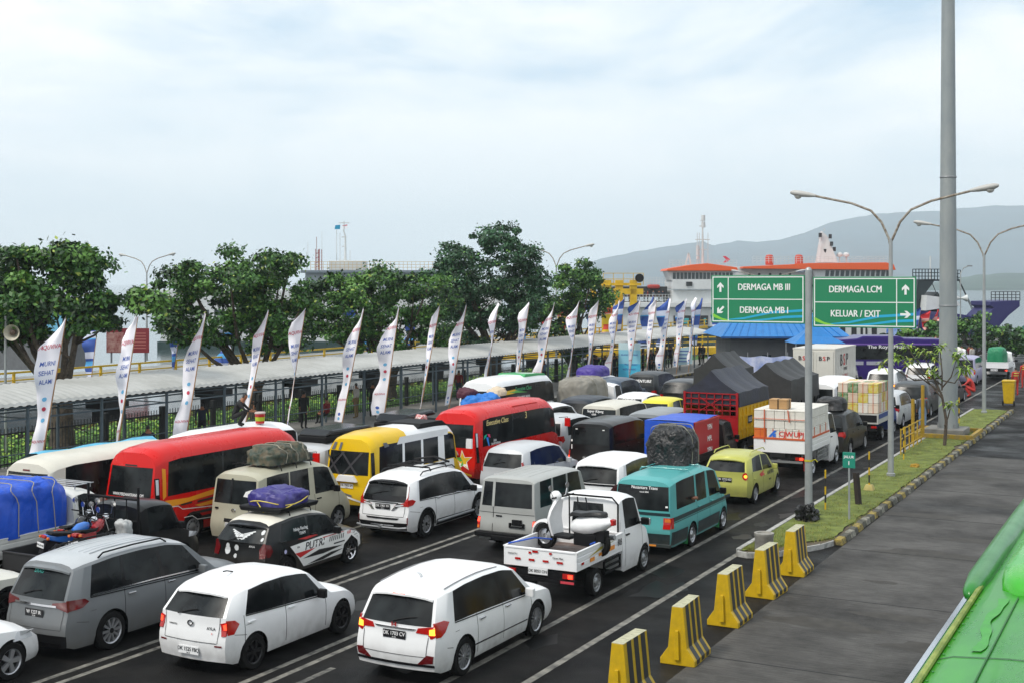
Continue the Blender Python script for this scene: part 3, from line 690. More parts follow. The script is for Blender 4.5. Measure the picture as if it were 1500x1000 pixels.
# 8 silver old van ------------------------------------------------------------------
OLDS = paint('old_silver', '#a8aaa7', .4, rough=.38, metal=.1)
def kijang():
    t, s = car('minivan', 'boxy old silver van with upright tail and black steel bumper behind the scooter', 'minivan', OLDV, 4.2, 1.62, 1.8, -13.7, 27.15, OLDS,
        (.9, 3.5), .31, style='steel', hand=BLK, mir=BLK, hz=.92, win=[(.30, .98), (1.08, 1.88), (1.98, 2.85)], pillar=OLDS,
        rl=[(.72, .52), (.72, .80), (.81, .80), (.81, .52)], sl=[(.0, .52), (.0, .80), (.05, .80), (.05, .52)], lit=[(.73, .68), (.73, .78), (.8, .78), (.8, .68)], extra=[(.73, .53), (.73, .60), (.8, .60), (.8, .53)], extram=ORL, rw=.93)
    deco(s, t, 'window_pillar', OLDS, rear=[[(-.40, 1.07), (-.33, 1.07), (-.33, 1.71), (-.40, 1.71)]], off=.012)
    deco(s, t, 'tailgate_seam', DARKG, rear=[[(-.37, .48), (-.355, .48), (-.355, 1.07), (-.37, 1.07)], [(-.76, .92), (.76, .92), (.76, .93), (-.76, .93)], [(-.76, .47), (.76, .47), (.76, .48), (-.76, .48)]], off=.006)
    q = MB(); q.box(-.82, .82, -.17, .02, .34, .46); q.box(-.35, .35, -.2, -.15, .28, .40); q.build('rear_bumper', BLK, t, bevel=.02)
    q = MB(); y = s.rear(.3, .7)[1]; q.box(.12, .5, y-.05, y, .60, .64); q.box(.18, .44, y-.04, y+.01, .66, .80); q.box(.10, .16, y-.05, y, .60, .72); q.box(.46, .52, y-.05, y, .60, .72); q.build('plate_bracket', BLK, t, bevel=.01)
    deco(s, t, 'side_crease', DARKG, side=[[(.1, .76), (3.3, .74), (3.3, .755), (.1, .775)], [(.1, .50), (3.1, .48), (3.1, .49), (.1, .51)]], both=True, off=.004)
    q = MB()
    for i in (-2, -1, 0, 1, 2): q.tube([(i*.2, y, lp(s.roof, y)-.004) for y in (.35, 1.0, 1.8, 2.3)], .009, 5)
    q.build('roof_rib', OLDS, t)
    q = MB(); y = s.rear(-.2, .85)[1]; q.box(-.28, -.12, y-.02, y+.01, .84, .87); q.build('tailgate_handle', BLK, t)
kijang()
# 9 avanza, crossover, black van -----------------------------------------------------
AV = paint('light_silver', '#bfc2c5', .3, rough=.3, metal=.12)
t, s = car('minivan', 'light silver minivan with white plate between the red minibus and the old silver van', 'minivan', MPV, 4.2, 1.64, 1.6, -17.3, 33.6, AV,
    (.75, 3.4), .30, style='silver', hand=CHR, mir=AV, hz=.93, rl=[(.66, .82), (.66, 1.15), (.78, 1.17), (.82, .84)], sl=[(.0, .84), (.0, 1.15), (.08, 1.15), (.12, .86)], lit=None,
    pl=('DK 1464 AC', .72, False), pillar=BLKG)
wiper(s, t, 1.05, -.3, .1); deco(s, t, 'window_trim', WHL, rear=[], side=[[(.66, .84), (.665, 1.1), (.66, 1.1)]])
t, s = car('suv', 'white crossover with black wraparound tail corners and white plate behind the old silver van', 'suv', MPV, 4.4, 1.7, 1.66, -13.5, 32.0, WHITE,
    (.85, 3.5), .33, style='cut', arch=True, hand=CHR, mir=WHITE, rl=[(.50, .84), (.62, 1.0), (.80, 1.04), (.84, .74), (.76, .72), (.72, .82)], sl=[(.0, .76), (.0, 1.04), (.22, 1.0), (.26, .94), (.1, .8)],
    lam=mat('smoked_red_lens', (.05, .006, .008), .1, coat=.6), pl=('DK 1880 QB', .78, False), sp=WHITE)
deco(s, t, 'rear_garnish', BLKG, rear=[[(-.62, .94), (.62, .94), (.62, .99), (-.62, .99)]], off=.01)
wiper(s, t, 1.04, -.3, .1)
q = MB(); q.box(-.10, .10, .30, .33, 1.50, 1.515); q.build('brake_lamp', LIT, t)
t, s = car('van', 'black passenger van with tinted windows in front of the silver minivan', 'van', VAN, 4.1, 1.62, 1.85, -16.9, 39.1, BLACKP,
    (.75, 3.4), .30, style='steel', rl=[(.72, .55), (.72, .85), (.82, .85), (.82, .55)], sl=[(.0, .6), (.0, .85), (.06, .85), (.06, .6)], lit=[(.73, .6), (.73, .68), (.81, .68), (.81, .6)], pl=('DK 1347 AV', .62))
deco(s, t, 'window_sticker', WHT_, rear=[[(-.55, 1.56), (-.47, 1.56), (-.47, 1.59), (-.55, 1.59)], [(.45, 1.56), (.53, 1.56), (.53, 1.59), (.45, 1.59)], [(-.68, .9), (-.64, .9), (-.64, 1.05), (-.68, 1.05)], [(-.7, 1.15), (-.64, 1.15), (-.64, 1.22), (-.7, 1.22)]])
# 10 white open pickup with the scooter ------------------------------------------------
def cab_unit(root, oy, W, H, pm, wy, r=.29, L=1.75, T=CAB, **k):
    s = Shell(L, W, H, T, [(wy, r, r+.06)], [(.22, 1.06)], oy=oy, **k)
    a = L/1.75
    s.make(root, pm, BLKG, [oy+.16*a, oy+1.08*a])
    mirrors(s, root, oy+1.0*a, lp(s.belt, 1*a)+.04, BLK); handles(s, root, [oy+.3], lp(s.belt, .3)-.13, BLK)
    return s
def bed(root, W, L, z, h, pm, y0=0, th=.035, floor=None, chassis=True, slats=True, gate=True):
    q = MB(); q.box(-W/2+th, W/2-th, y0+th, y0+L-th, z-.05, z); q.build('bed_floor', floor or mat('rusty_bed', (.10, .055, .04), .6, var=.8, vs=4, col2=(.22, .2, .19)), root)
    for nm, (x0, x1, a, b) in (('bed_side', (W/2-th, W/2, y0, y0+L)), ('bed_side', (-W/2, -W/2+th, y0, y0+L)), ('tailgate', (-W/2+th, W/2-th, y0, y0+th)), ('headboard', (-W/2+th, W/2-th, y0+L-th, y0+L))):
        if nm == 'tailgate' and not gate: continue
        q = MB(); q.box(x0, x1, a, b, z-.06, z+h)
        if nm == 'bed_side':
            xo = W/2 if x0 > 0 else -W/2; sg = 1 if x0 > 0 else -1
            for k in range(3 if slats else 0):
                zz = z+h*(k+.5)/3; q.box(min(xo, xo+sg*.012), max(xo, xo+sg*.012), a+.04, b-.04, zz-h/8, zz+h/8)
            q.box(min(xo, xo+sg*.02), max(xo, xo+sg*.02), a, b, z+h-.03, z+h)
        else: q.box(x0, x1, a-.015, a, z+h-.04, z+h-.004)
        q.build(nm, pm, root, bevel=.006)
    if chassis:
        q = MB()
        for x in (-.32, .32): q.box(x-.04, x+.04, y0+.05, y0+L+1.2, z-.28, z-.08)
        q.box(-.7, .7, y0+.1, y0+.18, z-.28, z-.1); q.box(-.6, .6, y0+L*.35, y0+L*.35+.1, .22, .34)
        q.box(-W/2+.1, W/2-.1, y0+.3, y0+L, z-.12, z-.07); q.build('chassis', DARKG, root)
def sidebars(root, W, y0, y1, z0, z1, m):
    q = MB()
    for k in range(3):
        z = z0+(z1-z0)*k/2; q.box(W/2-.05, W/2-.01, y0, y1, z-.02, z+.02)
    q.box(W/2-.05, W/2-.01, y0, y0+.03, z0, z1); q.box(W/2-.05, W/2-.01, y1-.03, y1, z0, z1); q.build('side_guard', m, root)
def boxlamps(root, xs, y, z, w=.2, h=.09, lit=True):
    for x in xs:
        q = MB(); q.box(x-w/2, x+w/2, y-.04, y, z-h/2, z+h/2, 0); sg = 1 if x > 0 else -1
        a, b = sorted((x-sg*w*.0, x+sg*w*.42)); q.box(a, b, y-.045, y-.039, z-h*.4, z+h*.4, 1 if lit else 0); q.build('tail_light', [REDL, LIT], root)
def pickup():
    W = 1.665; root = empty('pickup_truck', (-10.75-W/2, 23.1, 0), 'white open pickup carrying a white scooter, second vehicle of the right lane', 'pickup truck', GROUPQ)
    s = cab_unit(root, 2.38, W, 1.88, WHITE, 3.68, L=1.85)
    bed(root, W, 2.36, .76, .34, WHITE)
    wheels(root, W, (1.03, 3.68), .29, .17, 'steel')
    boxlamps(root, (-.66, .66), -.01, .60, .24, .10); sidebars(root, W, 1.42, 2.3, .38, .62, BLK)
    q = MB(); q.box(-.8, .8, -.06, .0, .44, .52); q.box(-.7, .7, .0, .1, .46, .66); q.build('rear_bumper', BLK, root)
    q = MB()
    for x0, x1 in ((-.8, -.55), (.5, .8)): q.box(x0, x1, -.066, -.058, .455, .505)
    q.build('bumper_tape', mat('pink_red_tape', (.55, .05, .07), .4), root)
    q = MB(); q.box(-.24, .20, -.05, -.035, .58, .71, 0); text_on(q, 'DK 8053 ON', .085, lambda a, b: (-.02+a, -.053, .645+b), 1, bold=.01, sx=.9); q.build('license_plate', [WPL, TXTB], root)
    OR_ = mat('orange_reflector', (.75, .28, .04), .35)
    for x, z, w in ((-.5, .855, .13), (-.18, .855, .13), (.14, .855, .13), (.46, .855, .14), (-.1, 1.03, .13), (-.22, 1.0, .06), (.25, 1.02, .06)): MB().box(x-w/2, x+w/2, -.019, -.014, z-.022, z+.022, 0).build('reflector_tape', REDL, root)
    x = W/2+.026
    for y, z, w, h, m in ((.25, .83, .12, .05, REDL), (.72, .83, .22, .08, OR_), (1.15, .86, .2, .06, OR_), (1.65, .88, .46, .09, OR_)): MB().box(x-.004, x, y-w/2, y+w/2, z-h/2, z+h/2, 0).build('reflector_tape', m, root)
    q = MB(); f = lambda a, b: (a+.42, -.0165, .94+b)
    text_on(q, 'Gran Max', .06, f, 0, bold=.01); text_on(q, 'DAIHATSU', .045, lambda a, b: (a-.62, -.0165, .95+b), 0)
    text_on(q, 'R8', .2, lambda a, b: (W/2+.028, 2.16+a, .92+b), 0, bold=.012); q.build('lettering', [TXTB], root)
    q = MB(); q.prism([(.55, .9), (1.1, 1.0), (1.75, 1.07), (1.4, 1.0), (1.9, 1.02), (1.1, .95)], W/2+.021, W/2+.025, 'x'); q.build('side_stripe', mat('olive_vinyl', (.35, .30, .03), .4), root)
    # headache frame, ladder bars leaning in the bed
    q = MB()
    q.tube([(-.74, 2.33, 1.1), (-.74, 2.33, 1.70), (-.6, 2.33, 1.84), (.6, 2.33, 1.84), (.74, 2.33, 1.70), (.74, 2.33, 1.1)], .022, 8)
    q.build('cargo_frame', BLK, root)
    q = MB()
    for i in range(3): q.tube([(-.42+i*.2, 2.30, 1.80), (-.15+i*.28, 1.75, 1.05)], .017, 6)
    q.tube([(-.15, 1.76, 1.06), (.45, 1.76, 1.06)], .017, 6); o = q.build('metal_frame', BLK, None); o.location = root.location
    tag(o, 'black tubular frame leaning against the white pickup cab', 'frame')
pickup()
# ------------------------------------------------------------------ two-wheelers
def scooter(loc, rz, z0=0):
    t = empty('scooter', loc, 'white retro scooter with black seat strapped across the bed of the white pickup', 'scooter', None, rz)
    for y, nm in ((.64, 'front'), (-.62, 'rear')):
        q = MB(); q.lathe([(.15, -.05), (.225, -.055), (.25, -.03), (.25, .03), (.225, .055), (.15, .05)], 24, M=Matrix.Translation((0, y, .25)), axis='x'); w = q.build('wheel', RUB, t, smooth=40)
        q = MB(); q.lathe([(.155, -.04), (.14, -.01), (.05, -.03), (.05, .03), (.14, .01), (.155, .04)], 20, M=Matrix.Translation((0, y, .25)), axis='x'); q.build('rim', SIL, w, smooth=40)
    q = MB(); n = 12; v = []
    for i in range(n+1):   # front fender
        a = -.35+pi*.95*i/n
        for x in (-.07, -.045, .045, .07): v.append((x, .66+cos(a)*(.30 if abs(x) < .06 else .25), .27+sin(a)*(.30 if abs(x) < .06 else .25)))
    q.add(v, [(4*i+k, 4*i+k+1, 4*i+k+5, 4*i+k+4) for i in range(n) for k in range(3)]); q.build('front_fender', WHITE, t, smooth=50)
    # leg shield: curved plate
    q = MB(); v = []; rows = [(.38, .30, .17), (.42, .45, .20), (.46, .62, .21), (.42, .78, .18), (.36, .92, .12), (.33, .98, .09)]
    for y, z, w in rows:
        for u in (-1, -.7, -.3, 0, .3, .7, 1): v.append((w*u, y+.09*(1-u*u), z))
        for u in (1, .7, .3, 0, -.3, -.7, -1): v.append((w*u, y-.05+.03*(1-u*u), z))
    f = [(14*i+k, 14*i+(k+1) % 14, 14*(i+1)+(k+1) % 14, 14*(i+1)+k) for i in range(5) for k in range(14)]
    q.add(v, f+[tuple(range(14)), tuple(range(70, 84))]); q.build('leg_shield', WHITE, t, smooth=50)
    q = MB(); q.box(-.11, .11, .47, .535, .40, .56); q.build('horn_grille', BLK, t, bevel=.02)
    q = MB(); q.lathe([(.001, .1), (.07, .085), (.10, .03), (.105, -.03), (.06, -.1), (.001, -.12)], 20, M=Matrix.Translation((0, .40, 1.04)), axis='y'); q.build('headlamp_housing', WHITE, t, smooth=50)
    q = MB(); q.lathe([(.001, .115), (.06, .10), (.075, .085)], 18, M=Matrix.Translation((0, .40, 1.04)), axis='y'); q.build('headlight', CHR, t, smooth=60)
    q = MB(); q.tube([(-.36, .22, 1.06), (-.22, .30, 1.03), (0, .36, 1.02), (.22, .30, 1.03), (.36, .22, 1.06)], .018, 8); q.build('handlebar', BLK, t, smooth=40)
    for sg in (1, -1):
        q = MB(); q.tube([(sg*.2, .31, 1.03), (sg*.27, .33, 1.18)], .007, 6); q.lathe([(.001, .02), (.055, .012), (.06, 0), (.001, 0)], 16, M=Matrix.Translation((sg*.28, .32, 1.23)), axis='y'); q.build('mirror', CHR, t, smooth=40)
    q = MB(); q.box(-.17, .17, -.05, .42, .27, .33); q.build('floorboard', BLK, t, bevel=.02)
    # rear bodywork: lofted bulging cowl
    q = MB(); sec = [(-.02, .40, .62, .10), (-.15, .38, .70, .16), (-.35, .38, .74, .195), (-.55, .42, .76, .20), (-.75, .50, .76, .17), (-.90, .60, .73, .10), (-.95, .65, .70, .04)]; v = []
    for y, a, b, w in sec:
        for k in range(14):
            th = 2*pi*k/14; v.append((w*cos(th)*(1 if sin(th) < .2 else .92), y, (a+b)/2+(b-a)/2*sin(th)))
    q.add(v, [(14*i+k, 14*i+(k+1) % 14, 14*(i+1)+(k+1) % 14, 14*(i+1)+k) for i in range(6) for k in range(14)]+[tuple(range(14)), tuple(range(84, 98))]); q.build('rear_body', WHITE, t, smooth=60)
    q = MB(); v = []; sec = [(.02, .75, .07), (-.10, .80, .13), (-.3, .80, .155), (-.5, .84, .14), (-.72, .84, .11), (-.80, .82, .04)]
    for y, z, w in sec: v += [(-w, y, z-.06), (-w*.95, y, z), (0, y, z+.025), (w*.95, y, z), (w, y, z-.06)]
    q.add(v, [(5*i+k, 5*i+k+1, 5*i+k+6, 5*i+k+5) for i in range(5) for k in range(4)]+[tuple(range(5)), tuple(range(25, 30))]); q.build('seat', mat('black_leather', (.015, .015, .016), .45, bump=.1), t, smooth=60)
    q = MB(); q.box(-.06, .06, -.985, -.90, .62, .74); q.build('tail_light', REDL, t, bevel=.02)
    q = MB(); q.tube([(.17, -.30, .30), (.19, -.5, .30), (.20, -.85, .36)], [.03, .055, .05], 10); q.build('exhaust', STEEL, t, smooth=40)
    q = MB(); q.box(-.12, .12, -.62, -.1, .18, .42); q.box(-.1, .1, -.80, -.55, .28, .5); q.build('engine', BLK, t, bevel=.02)
    q = MB(); q.tube([(0, .37, .95), (0, .62, .28)], .03, 8); q.build('fork', BLK, t)
    return t
sc = scooter((-11.50, 24.5, .765), R(80)); sc.scale = (1.1, 1.1, 1.12)
q = MB(); q.tube([(-12.36, 23.2, 1.12), (-12.0, 23.7, 1.18), (-11.9, 24.3, 1.05)], .018, 6); o = q.build('tie_down_strap', mat('blue_strap', (.02, .10, .55), .5), None); tag(o, 'blue tie-down strap from the pickup tail corner to the scooter front', 'strap')
q = MB(); q.tube([(-10.80, 24.1, 1.12), (-11.0, 24.3, 1.02), (-11.05, 24.5, 1.0)], .018, 6); o = q.build('tie_down_strap', _m['blue_strap'], None); tag(o, 'blue tie-down strap on the right side board of the white pickup', 'strap')
def motorbike(loc, rz, label, c, seat=BLK, plate_=True, tilt=0):
    t = empty('motorcycle', loc, label, 'motorcycle', 'motorcycles standing in the black pickup bed', rz); t.rotation_euler.y = tilt; t.scale = (.86,)*3
    for y in (.66, -.62):
        q = MB(); q.lathe([(.24, -.04), (.29, -.045), (.31, -.02), (.31, .02), (.29, .045), (.24, .04)], 24, M=Matrix.Translation((0, y, .31)), axis='x'); w = q.build('wheel', RUB, t, smooth=40)
        q = MB(); q.lathe([(.24, -.03), (.22, 0), (.24, .03)], 20, M=Matrix.Translation((0, y, .31)), axis='x')
        for i in range(5): q.bar((0, y, .31), (0, y+.23*cos(i*2*pi/5), .31+.23*sin(i*2*pi/5)), .03)
        q.build('rim', STEEL, w)
    q = MB(); q.tube([(0, .40, .98), (0, .66, .31)], .035, 8); q.build('fork', CHR, t)
    q = MB(); q.tube([(-.35, .26, 1.06), (-.2, .36, 1.02), (.2, .36, 1.02), (.35, .26, 1.06)], .017, 8); q.build('handlebar', BLK, t)
    for sg in (1, -1):
        q = MB(); q.tube([(sg*.24, .35, 1.03), (sg*.30, .36, 1.25)], .008, 6); q.lathe([(.001, .02), (.07, .015), (.075, 0), (.001, -.005)], 14, M=Matrix.Translation((sg*.31, .36, 1.29)), axis='y'); q.build('mirror', CHR, t, smooth=40)
    q = MB(); q.lathe([(.001, .1), (.08, .08), (.09, 0), (.04, -.08)], 16, M=Matrix.Translation((0, .46, .95)), axis='y'); q.build('headlight', CHR, t, smooth=40)
    q = MB(); v = []; sec = [(.34, .72, .92, .05), (.22, .66, .95, .11), (.02, .62, .92, .12), (-.1, .62, .82, .09)]
    for y, a, b, w in sec:
        for k in range(10): th = 2*pi*k/10; v.append((w*cos(th), y, (a+b)/2+(b-a)/2*sin(th)))
    q.add(v, [(10*i+k, 10*i+(k+1) % 10, 10*(i+1)+(k+1) % 10, 10*(i+1)+k) for i in range(3) for k in range(10)]+[tuple(range(10)), tuple(range(30, 40))]); q.build('fuel_tank', c, t, smooth=50)
    q = MB(); q.prism([(.0, .78), (-.2, .76), (-.75, .84), (-.8, .80), (-.6, .72), (-.1, .7)], -.12, .12, 'x'); q.build('seat', seat, t, bevel=.02)
    q = MB(); q.prism([(-.1, .70), (-.7, .76), (-.88, .80), (-.86, .68), (-.5, .56), (-.1, .5)], -.10, .10, 'x'); q.build('tail_cowl', c, t, bevel=.03)
    q = MB(); q.box(-.07, .07, -.93, -.86, .72, .79); q.build('tail_light', REDL, t, bevel=.01)
    for sg in (1, -1): q = MB(); q.box(sg*.15-.03, sg*.15+.03, -.92, -.86, .70, .76); q.build('indicator', ORL, t, bevel=.01)
    q = MB(); q.prism([(-.55, .60), (-.86, .64), (-.98, .36), (-.94, .34)], -.08, .08, 'x'); q.build('rear_fender', BLK, t)
    if plate_: q = MB(); q.box(-.13, .13, -.99, -.975, .50, .62, 0); text_on(q, 'DK 20 AB', .06, lambda a, b: (a, -.993, .56+b), 1); q.build('license_plate', [WPL, TXTB], t)
    q = MB(); q.box(-.13, .13, -.15, .28, .28, .58); q.tube([(.12, .2, .35), (.16, -.2, .28), (.17, -.75, .36)], .035, 8); q.build('engine', GUN, t, bevel=.02)
    return t
# ------------------------------------------------------------------ black pickup with motorcycles, white pickup with blue tarp
def pickup2(name_label, xr, y0, W, L, pm, H=1.86, wr=(.95, 3.55), oy=2.35, bz=.72, bh=.32, lit=False, **k):
    root = empty('pickup_truck', (xr-W/2, y0, 0), name_label, 'pickup truck', GROUPQ)
    s = cab_unit(root, oy, W, H, pm, wr[1], L=L-oy); bed(root, W, oy-.02, bz, bh, k.get('bm', pm), floor=k.get('floor'))
    wheels(root, W, wr, .29, .17, k.get('ws', 'steel'))
    boxlamps(root, (-W/2+.16, W/2-.16), -.01, bz-.18, .22, .09, lit)
    q = MB(); q.box(-.24, .2, -.05, -.035, bz-.24, bz-.11, 0); text_on(q, k.get('pl', 'DK 8221 AB'), .085, lambda a, b: (-.02+a, -.053, bz-.175+b), 1, sx=.9); q.build('license_plate', [WPL, TXTB], root)
    return root, s
bp, s = pickup2('black pickup loaded with three motorcycles behind the graphite minivan', -20.1, 18.35, 1.665, 4.25, BLACKP, H=1.68, bm=mat('matte_black', (.02, .02, .021), .6), floor=DARKG, bz=.62)
q = MB()
for x in (-.75, .75): q.tube([(x, 2.28, .8), (x, 2.28, 2.05)], .03, 8)
q.tube([(-.75, 2.28, 1.78), (.75, 2.28, 1.78)], .03, 8); q.tube([(-.75, 2.28, 1.3), (.75, 2.28, 1.3)], .02, 8)
for x in (-.3, 0.05, .4): q.tube([(x, 2.28, 1.0), (x, 2.28, 1.78)], .014, 6)
q.build('cargo_frame', BLK, bp)
q = MB(); s.drape(q, [(1.5+2.35-.05, .72), (1.78+2.3, .70), (1.78+2.28, .80), (1.5+2.35, .84)], 'side', 1, .012); q.build('headlight', WHL, bp)
# red cloth and odds in bed
motorbike((-20.75, 19.35, .64), R(-8), 'motorcycle with bright blue tank, round chrome mirrors and white rear plate', mat('blue_enamel', (.03, .16, .55), .2, coat=.5), tilt=R(6))
motorbike((-20.5, 19.75, .64), R(14), 'motorcycle with deep red tail cowl in the black pickup bed', mat('red_enamel', (.32, .01, .015), .2, coat=.5), tilt=R(-4))
motorbike((-21.2, 19.9, .64), R(18), 'black motorcycle standing closest to the cab of the black pickup', mat('black_enamel', (.02, .02, .02), .2, coat=.5), plate_=False)
RAGS = [('red printed cloth bag', (-20.35, 18.85, .76), '#a11a2a', .5, .3, .25), ('brown cardboard piece', (-20.75, 18.6, .75), '#a98560', .5, .35, .08), ('blue rag', (-20.55, 18.75, .8), '#2a52a8', .3, .3, .16), ('white sack', (-20.4, 20.4, 1.0), '#b9bcbc', .3, .35, .35)]
for i, (n, p, c, a, b, h) in enumerate(RAGS):
    o = lump('cloth_bundle', mat('cloth%d' % i, c, .8, var=.7, vs=9, col2='#7a2030' if i == 0 else None), None, a, b, h, p, i+5, .05, 4, .5, nx=12)
    tag(o, n+' lying in the bed of the black pickup', 'bundle')
wp, s = pickup2('white pickup under a big bright blue tarpaulin at the left edge', -21.95, 17.75, 1.665, 4.1, paint('dusty_white', '#cfd0cc', .5), oy=2.75, wr=(1.0, 3.5), bh=.38, bz=.76)
deco(s, wp, 'weather_shield', BLKG, side=[[(3.0, 1.62), (3.6, 1.64), (3.66, 1.58), (3.0, 1.57)]], off=.02)
q = MB()
for y in (2.95, 3.15, 3.35, 3.5): q.tube([(-.5, y, 1.93), (.55, y, 1.93)], .014, 6)
for x in (-.5, .55): q.tube([(x, 2.9, 1.93), (x, 3.55, 1.93)], .014, 6); q.tube([(x, 3.0, 1.84), (x, 3.0, 1.93)], .014, 6); q.tube([(x, 3.45, 1.84), (x, 3.45, 1.93)], .014, 6)
q.build('roof_rack', SIL, wp)
BLUET = mat('blue_tarp', '#1450c4', .42, var=.35, vs=2.2, col2='#0c3896', bump=.35, bs=6)
o = lump('tarp_bundle', BLUET, None, 2.95, 1.66, 1.12, (-22.78, 19.1, 1.08), 11, .07, 1.5, .28, nx=40, wr=.014, ropes=4); tag(o, 'bright blue tarpaulin heaped over the white pickup bed', 'roof load')
# ------------------------------------------------------------------ gold van, teal van, lime hatch
GOLD = paint('champagne', '#b3b09c', .35, rough=.35, metal=.05)
def goldvan():
    t, s = car('van', 'champagne gold van with a camouflage tarp bundle on its roof', 'van', VAN, 3.95, 1.56, 1.9, -19.8, 24.3, GOLD,
        (.75, 3.25), .30, style='silver', hand=BLK, mir=BLK, pillar=GOLD, win=[(.32, 1.25), (1.30, 2.1), (2.34, 3.34)], rl=[(.74, .74), (.74, .98), (.82, .98), (.82, .74)], sl=[(.0, .74), (.0, .98), (.07, .98), (.07, .74)], lam=REDD, pl=('DK 1608 EL', .58, False))
    deco(s, t, 'plate_recess', BLK, rear=[[(-.28, .66), (.28, .66), (.28, .74), (-.28, .74)]], off=.012)
    deco(s, t, 'window_pillar', BLKG, rear=[[(-.12, 1.12), (-.06, 1.12), (-.06, 1.72), (-.12, 1.72)]], off=.01)
    q = MB(); s.drape(q, [(.28, 1.3), (.5, 1.28), (.6, 1.38), (.52, 1.48), (.34, 1.42)], 'rear', 1, .008, skirt=0); q.build('window_sticker', WHT_, t)
    q = MB(); p = s.rear(0, .95, .01); q.lathe([(.05, 0), (.045, .012), (.03, .012)], 16, M=Matrix.Translation(p) @ Matrix.Diagonal((1.3, -1, 1, 1)), axis='y'); q.build('emblem', CHR, t)
    q = MB(); q.box(-.6, -.5, s.rear(-.55, .96)[1]-.02, s.rear(-.55, .96)[1]+.01, .95, .99); q.build('tailgate_handle', BLK, t)
    rk = MB()
    for y in (.9, 1.5, 2.1): rk.tube([(-.74, y, 1.84), (-.70, y, 1.95), (.70, y, 1.95), (.74, y, 1.84)], .016, 6)
    for x in (-.6, -.2, .2, .6): rk.tube([(x, .6, 1.96), (x, 2.4, 1.96)], .014, 6)
    rk.build('roof_rack', BLK, t)
    o = lump('tarp_bundle', mat('camo_tarp', '#2c3a2e', .5, var=1, vs=7, col2='#5a5240', bump=.5, bs=10, vdet=1), None, 1.75, 1.1, .44, (-20.5, 25.9, 1.96), 21, .07, 2.2, .55, wr=.014, ropes=3)
    tag(o, 'green camouflage tarpaulin bundle on the champagne van', 'roof load')
goldvan()
def tealvan():
    TEAL = paint('teal', '#4fa0a0', .3, rough=.35); DT = paint('dark_teal', '#0e2a30', .3, rough=.35)
    t, s = car('van', 'teal van with dark stripe and a black plastic wrapped bundle on its roof', 'van', VAN, 4.45, 1.56, 1.86, -10.7, 28.4, TEAL,
        (1.45, 3.85), .29, style='cap', pillar=TEAL, hand=TEAL, mir=BLK, win=[(.35, 1.55), (1.66, 2.32), (2.52, 3.35)],
        rl=[(.56, .66), (.56, .92), (.77, .92), (.77, .66)], sl=[(.0, .66), (.0, .92), (.12, .92), (.12, .66)], lit=[(.60, .82), (.60, .90), (.76, .90), (.76, .82)], lm=ORL, pl=('DK 1337 NJ', .80, False), rw=.975)
    deco(s, t, 'dark_stripe', DT, side=[[(.02, .82), (4.4, .80), (4.4, .88), (.02, .92)], [(.02, .78), (4.3, .765), (4.3, .78), (.02, .80)]], rear=[[(-.75, .96), (.75, .96), (.75, 1.03), (-.75, 1.03)]], both=True)
    deco(s, t, 'lower_body', DT, side=[[(.02, .26), (1.07, .26), (1.07, .56), (.02, .58)], [(1.83, .26), (3.47, .26), (3.47, .56), (1.83, .56)], [(4.23, .28), (4.42, .28), (4.42, .56), (4.23, .56)]], rear=[[(-.76, .26), (.76, .26), (.77, .54), (-.77, .54)]], both=True, off=.012)
    q = MB(); q.box(-.32, .24, -.07, -.04, .70, .90); q.build('plate_frame', SIL, t, bevel=.01)
    q = MB(); q.box(-.77, .77, -.10, -.04, .22, .30); q.build('rear_bumper', DT, t, bevel=.01)
    q = MB()
    for x0, x1 in ((-.3, 0), (.1, .4)): q.box(x0, x1, -.108, -.10, .24, .28)
    q.build('reflector_tape', mat('orange_reflector', (.75, .28, .04), .35), t)
    lettering(s, t, [('Nusantara Trans', .10, 'rear', (.05, 1.60), TXTW, {}), ('travel 2004', .05, 'rear', (.05, 1.50), TXTW, {})], 'window_lettering')
    deco(s, t, 'window_sticker', WHT_, rear=[[(.6, 1.16), (.66, 1.16), (.66, 1.2), (.6, 1.2)]])
    q = MB()
    for y in (1.08, 3.48): q.box(.58, .76, y, y+.02, .12, .36)
    q.build('mud_flap', mat('green_rubber', (.02, .22, .06), .5), t)
    q = MB()
    for y in (1.5, 2.4): q.tube([(-.66, y, 1.80), (-.62, y, 1.88), (.62, y, 1.88), (.66, y, 1.80)], .014, 6)
    for x in (-.5, .5): q.tube([(x, 1.2, 1.885), (x, 2.6, 1.885)], .012, 6)
    q.build('roof_rack', TEAL, t)
    o = lump('black_bundle', mat('black_plastic_wrap', (.014, .014, .015), .3, bump=1, bs=14), None, 1.25, 1.15, .98, (-11.7, 31.1, 1.84), 31, .07, 2.4, .42, nx=34, wr=.015, ropes=2)
    tag(o, 'black plastic wrapped bundle on the teal van', 'roof load')
    # passenger's forearm out of the window
    q = MB(); q.tube([(.70, 1.75, 1.16), (.79, 1.65, 1.17), (.82, 1.45, 1.20), (.81, 1.32, 1.21)], [.05, .045, .035, .03], 10); q.build('arm', mat('skin', '#8a5638', .55), None).location = t.location
    tag(bpy.data.objects['arm'], 'bare forearm of a passenger resting on the teal van window', 'person')
tealvan()
LIME = paint('lime', '#b3b45a', .3, rough=.3, metal=.1)
t, s = car('hatchback', 'small lime green hatchback with round tail lamps ahead of the teal van', 'hatchback', HAT, 3.5, 1.5, 1.48, -11.15, 36.0, LIME, (.6, 2.93), .28, style='silver',
    pl=('DK 1732 KD', .74), sp=LIME, hand=LIME, mir=LIME, pillar=LIME)
